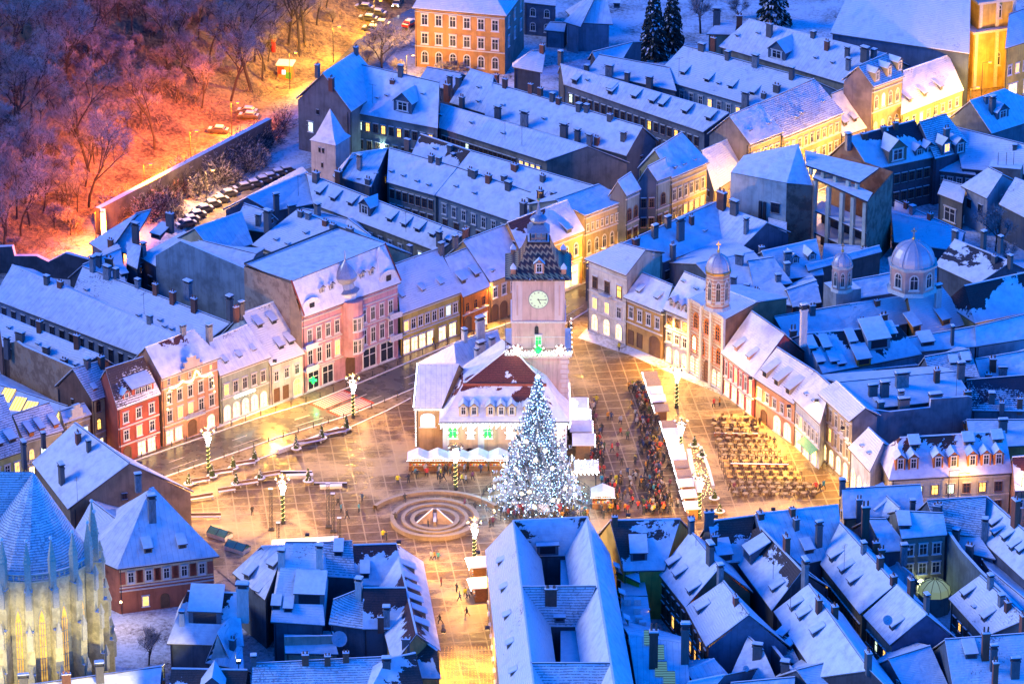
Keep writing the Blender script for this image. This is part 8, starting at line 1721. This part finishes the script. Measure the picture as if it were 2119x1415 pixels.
for t_ in range(5200):
    px, py = r_.uniform(-30, 800), r_.uniform(-120, 545); lim = 545
    for (x0, y0), (x1, y1) in zip(bound, bound[1:]):
        if x0 <= px <= x1: lim = y0+(y1-y0)*(px-x0)/(x1-x0)
    if py > lim+25 or noise.noise(Vector((px*.02, py*.03, 0)))+r_.uniform(-.3, .3) < -.12: continue
    p = WT(px, py)
    for q in range(9):
        d_ = Vector((r_.gauss(0, .8), r_.gauss(0, .8), r_.uniform(.5, 1.4))).normalized()*r_.uniform(.7, 2.2); b_ = p+Vector((r_.gauss(0, .8), r_.gauss(0, .8), 0)); s_ = d_.orthogonal().normalized()*r_.uniform(.02, .07); ug.face([b_+s_, b_-s_, b_+d_], flat('slope_twigs', (.42, .28, .17), .9) if r_.random() < .55 else rime2)  # ochre twig tint carries some of the orange lamplight in the colour
tag(ug.obj('undergrowth'), 'tangled frosted undergrowth covering the wooded slope', 'undergrowth', kind='stuff')
for px, py, v, sc_, lb in ((320, 312, 4, .9, 'thin leaning bare tree alone on the orange slope'), (416, 226, 0, .75, 'broad bare tree on the orange slope near the hut'), (523, 190, 1, 1.15, 'tall dark bare tree left of the painted hut'), (617, 118, 4, 1.1, 'tall slim tree behind the painted hut'), (632, 96, 1, 1.0, 'tall dark tree on the yellow slope right of the hut'), (146, 487, 3, .7, 'small bare tree at the foot of the orange slope')):
    tree(WT(px, py), v, lb, None, sc_)
h = tree(W(308, 1375), 3, 'snowy bare tree in the churchyard beside the gothic choir', None, .85); h = tree(W(2060, 520), 3, 'big frosted tree in the yard at the far right', None, 1.15); tree(W(2085, 540), 5, 'smaller frosted tree beside the big one at the far right', None, 1.1)
for px, py, sc_, lb in ((905, 148, 1.0, 'frosted tree before the yellow school, left one'), (945, 150, 1.1, 'frosted tree before the yellow school, right one'), (790, 138, 1.5, 'bushy frosted tree glittering against the yellow road'), (830, 150, 1.3, 'bushy frosted tree behind the long snow roof'), (752, 128, 1.1, 'frosted tree at the corner of the curved gable house'), (1450, 60, 1.4, 'frosted bare tree right of the dark spruces'), (1530, 25, 1.3, 'frosted tree behind the hipped roof at the top')):
    tree(W(px, py+10), 5 if sc_ < 1.4 else 3, lb, 'frosted trees near the top of the town', sc_)
# dark bushes inside the old wall
bm3 = []
for sd in range(3):
    r_ = random.Random(50+sd); m = MB(); c = MB(); dk = flat('dark_bush_twigs', (.05, .045, .05), .9)
    for i in range(14): a = r_.uniform(0, 6.28); m.tube((0, 0, 0), (math.cos(a)*r_.uniform(.5, 1.8), math.sin(a)*r_.uniform(.5, 1.8), r_.uniform(1.5, 3.4)), .07, .02, barkm, 3)
    for i in range(1500):
        a, u = r_.uniform(0, 6.28), r_.random(); v = Vector((math.cos(a)*math.sqrt(1-u*u), math.sin(a)*math.sqrt(1-u*u), u)); p = Vector((v.x*2.4, v.y*2.4, .3+v.z*3.3))*r_.uniform(.45, 1)*(1+.25*math.sin(a*3+u*5)); d_ = (v+Vector((r_.gauss(0, .5), r_.gauss(0, .5), r_.gauss(.1, .5)))).normalized()*r_.uniform(.25, .8); s_ = d_.orthogonal().normalized()*r_.uniform(.02, .07); c.face([p+s_, p-s_, p+d_], dk if r_.random() < .55 else rime)
    bm3.append((m.mesh('stems'), c.mesh('crown')))
placed = []
for t_ in range(700):
    if len(placed) >= 46: break
    u = rng.random(); bx, by = 225+u*360, 440-u*185; off = rng.uniform(8, 30+80*math.sin(math.pi*min(1, u*1.1)))*.9
    px, py = bx+off*.55, by+off*.8; p = W(px, py)
    if any((p-q).length < 3.0 for q in placed) or (px > 380 and py > 425-(px-380)*.42): continue
    placed.append(p); h = thing('bush', 'dark frosted bush on the bank below the %s of the old town wall' % ('low end' if u < .33 else 'middle' if u < .66 else 'upper end'), 'bush', tuple(p), 'dark bushes below the old town wall', rng.uniform(0, 6), rooted=False); b_ = rng.choice(bm3); h.scale = (rng.uniform(.9, 1.5),)*3; inst('stems', b_[0], h, (0, 0, 0)); inst('crown', b_[1], h, (0, 0, 0))
def spruce(p, ht, label, snow=.3, rad=.22, grp=None):
    h = thing('spruce', label, 'tree', tuple(p), grp, 0, rooted=False); m = MB(); m.cyl((0, 0), .3, .05, 0, ht, barkm, 6); m.obj('trunk', h, (0, 0, 0)); m = MB(); r_ = random.Random(int(ht*10)+int(p.x)); g_ = flat('dark_spruce', (.025, .04, .03), .9)
    for lv in range(int(ht*2.2)):
        u = lv/(ht*2.2); z = ht*.06+u*ht*.94; R_ = ht*rad*(1-u)**.8+.2
        for i in range(int(9*(1-u))+5):
            a = r_.uniform(0, 6.28); dv = Vector((math.cos(a), math.sin(a), 0)); sv = Vector((-dv.y, dv.x, 0)); q0 = Vector((0, 0, z)); 
            for s_ in range(4):
                f0, f1 = s_/4, (s_+1)/4; a0_, a1_ = dv*R_*f0+Vector((0, 0, z-R_*.35*f0*f0)), dv*R_*f1*r_.uniform(.9, 1.1)+Vector((0, 0, z-R_*.35*f1*f1)); w_ = .45*(1-f0*.5); mt = M_snow if r_.random() < snow else g_
                m.face([a0_+sv*w_, a0_-sv*w_, a1_+Vector((0, 0, -.12))], mt); m.face([a0_+sv*w_*.8+Vector((0, 0, -.1)), a1_+sv*.3, a1_-Vector((0, 0, .5))], g_); m.face([a0_-sv*w_*.8+Vector((0, 0, -.1)), a1_-sv*.3, a1_-Vector((0, 0, .5))], g_)
    m.obj('crown', h, (0, 0, 0)); return h
spruce(W(1352, 120), 17, 'dark snow-flecked spruce left of a pair above the white roofs', .25, .2); spruce(W(1390, 105), 16, 'dark spruce right of a pair above the white roofs', .2, .18); spruce(W(1600, 50), 15, 'snow laden spruce beside the huge church roof', .55, .26); spruce(W(1800, 1440), 9, 'dark spruce top rising between roofs at the bottom edge', .15, .22); spruce(W(1835, 1465), 8, 'second spruce top at the bottom edge, right of the first', .2, .22); spruce(W(580, 478), 5, 'tiny snowy spruce in the yard behind the palace', .4)

# warm lanterns in the narrow passage, glass pavilion in the light well
for i, (x, y, lb) in enumerate(((1388, 1215, 'orange passage lantern nearest the square between the dormered roofs'), (1408, 1250, 'orange passage lantern second from the square'), (1432, 1290, 'orange passage lantern third from the square'), (1452, 1335, 'orange passage lantern at the near end of the passage'))):
    p = W(x, y, 3.5); h = thing('passage_lantern', lb, 'lantern', tuple(p), 'orange lanterns strung along the narrow passage', rooted=False); m = MB(); m.ball((0, 0, 0), .22, emit('passage_bulb', (1, .4, .05), 18), 8, 5); m.tube((0, 0, .2), (0, 0, 1.2), .03, .03, M_dark, 4); m.obj('lamp', h, (0, 0, 0)); l_ = light('lamp_light', (0, 0, -.4), (1, .36, .04), 900, h, .2)
for i, (x, y, lb) in enumerate(((1345, 1215, 'small yellow yard lamp beside the bright yellow house'), (1800, 1300, 'greenish yard lamp below the satellite dish roof'), (1905, 1200, 'dim yard lamp in the deep light well'), (1100, 1178, 'warm lamp in the rear inner courtyard'), (905, 1392, 'bright yellow lamp at the corner of the shopping street'), (70, 855, 'warm yard lamp over the glass roofed house'), (250, 1245, 'warm lamp beside the red brown parish house'), (2060, 700, 'yellow lamp behind the long skylight roof'), (790, 300, 'cool yard lamp behind the white pointed tower'))):
    col = [(1, .8, .1), (.5, 1, .6), (.9, 1, .5), (1, .6, .2), (1, .7, .1), (1, .6, .1), (1, .65, .3), (1, .55, .05), (.6, 1, .9)][i]; pw = (500, 500, 350, 300, 1200, 700, 900, 900, 700)[i]; z = (4, 4, 3, 9.9, 6, 4.5, 5, 6, 3)[i]
    p = W(x, y, z); h = thing('yard_lamp', lb, 'lamp', tuple(p), None, rooted=False); m = MB(); m.ball((0, 0, 0), .2, emit('yard_bulb_%d' % i, col, 16), 8, 5); m.tube((0, 0, .2), (0, .9, .6), .04, .04, M_dark, 4); m.obj('lamp', h, (0, 0, 0)); light('lamp_light', (0, -.3, -.3), col, pw, h, .2)
p = W(1932, 1262, 0); h = thing('glass_pavilion', 'small domed glass pavilion glowing pale yellow in the light well', 'glass pavilion', (p.x, p.y, 0), rooted=False); m = MB(); gl = emit('pavilion_glow', (.6, .75, .35), .35)
m.cyl((0, 0), 2.6, 2.6, 0, 3.2, plaster((.2, .25, .22)), 10); m.obj('base', h, (0, 0, 0)); m = MB(); m.lathe((0, 0), [(2.6, 3.2), (2.4, 4.3), (1.4, 5.2), (.2, 5.6)], gl, 10); m.obj('glass_dome', h, (0, 0, 0)); m = MB()
for i in range(10):
    a = i*math.pi/5; pr = None
    for r_, z in ((2.63, 3.2), (2.43, 4.33), (1.42, 5.25), (.2, 5.65)):
        q = (r_*math.cos(a), r_*math.sin(a), z)
        if pr: m.tube(pr, q, .05, .05, M_dark, 4)
        pr = q
m.obj('glazing_bars', h, (0, 0, 0))
# satellite dishes and aerials on roofs
def dish(px, py, z, r, lb):
    p = W(px, py, z); m = MB(); m.lathe((0, 0), [(.05, 0), (r*.6, .10*r), (r, .3*r)], flat('dish_grey', (.5, .5, .52), .5), 14); m.tube((0, 0, -1.3), (0, 0, 0), .05, .05, M_dark, 4); m.tube((0, 0, 0), (0, 0, .8*r), .02, .02, M_dark, 3); o = m.obj('satellite_dish', None, (0, 0, 0)); o.location = p; o.rotation_euler = (R(55), 0, R(20)); tag(o, lb, 'satellite dish')
dish(701, 1322, 8.6, 1.25, 'big white satellite dish on the plastered wall in the foreground'); dish(1836, 1283, 12.2, .8, 'satellite dish on the snow roof above the cool lit windows'); dish(929, 548, 12, .6, 'pale satellite dish on the apricot roof left of the clock tower'); dish(1543, 1383, 8.5, .5, 'small satellite dish on the little roof at the bottom edge')
def aerial(px, py, z, lb):
    p = W(px, py, z); m = MB(); m.tube((0, 0, -1), (0, 0, 3.2), .04, .03, M_dark, 4); m.tube((-.9, 0, 3), (.9, 0, 3), .02, .02, M_dark, 3)
    for i in range(7): x = -.8+i*.27; m.tube((x, -.35, 3), (x, .35, 3), .015, .015, M_dark, 3)
    o = m.obj('aerial', None, (0, 0, 0)); o.location = p; o.rotation_euler = (0, 0, rng.uniform(0, 3)); tag(o, lb, 'aerial', 'television aerials on the roofs')
for x, y, z, w_ in ((1405, 150, 11, 'bright roofed house at the top'), (1600, 1185, 13, 'bare patched roof in the right foreground'), (1636, 1245, 12, 'two-dormer roof in the right foreground'), (1440, 1130, 13, 'roof above the orange lit passage'), (1747, 1165, 13, 'long yard-window roof'), (771, 205, 13, 'tall courtyard house behind the pointed tower'), (617, 395, 10, 'wing beside the car park'), (1979, 808, 13, 'wide flat snowed roof'), (487, 1350, 10, 'foreground gabled house'), (1045, 280, 11, 'very long courtyard house'), (160, 1025, 15, 'big blue-roofed gabled house'), (298, 640, 11, 'parapet-crossed roof'), (1080, 292, 10, 'right part of the very long courtyard house'), (840, 470, 11, 'dormered long roof left of the tower')): aerial(x, y, z, 'thin television aerial on the '+w_)
for o in list(bpy.data.objects):
    if '_o' in o: del o['_o']
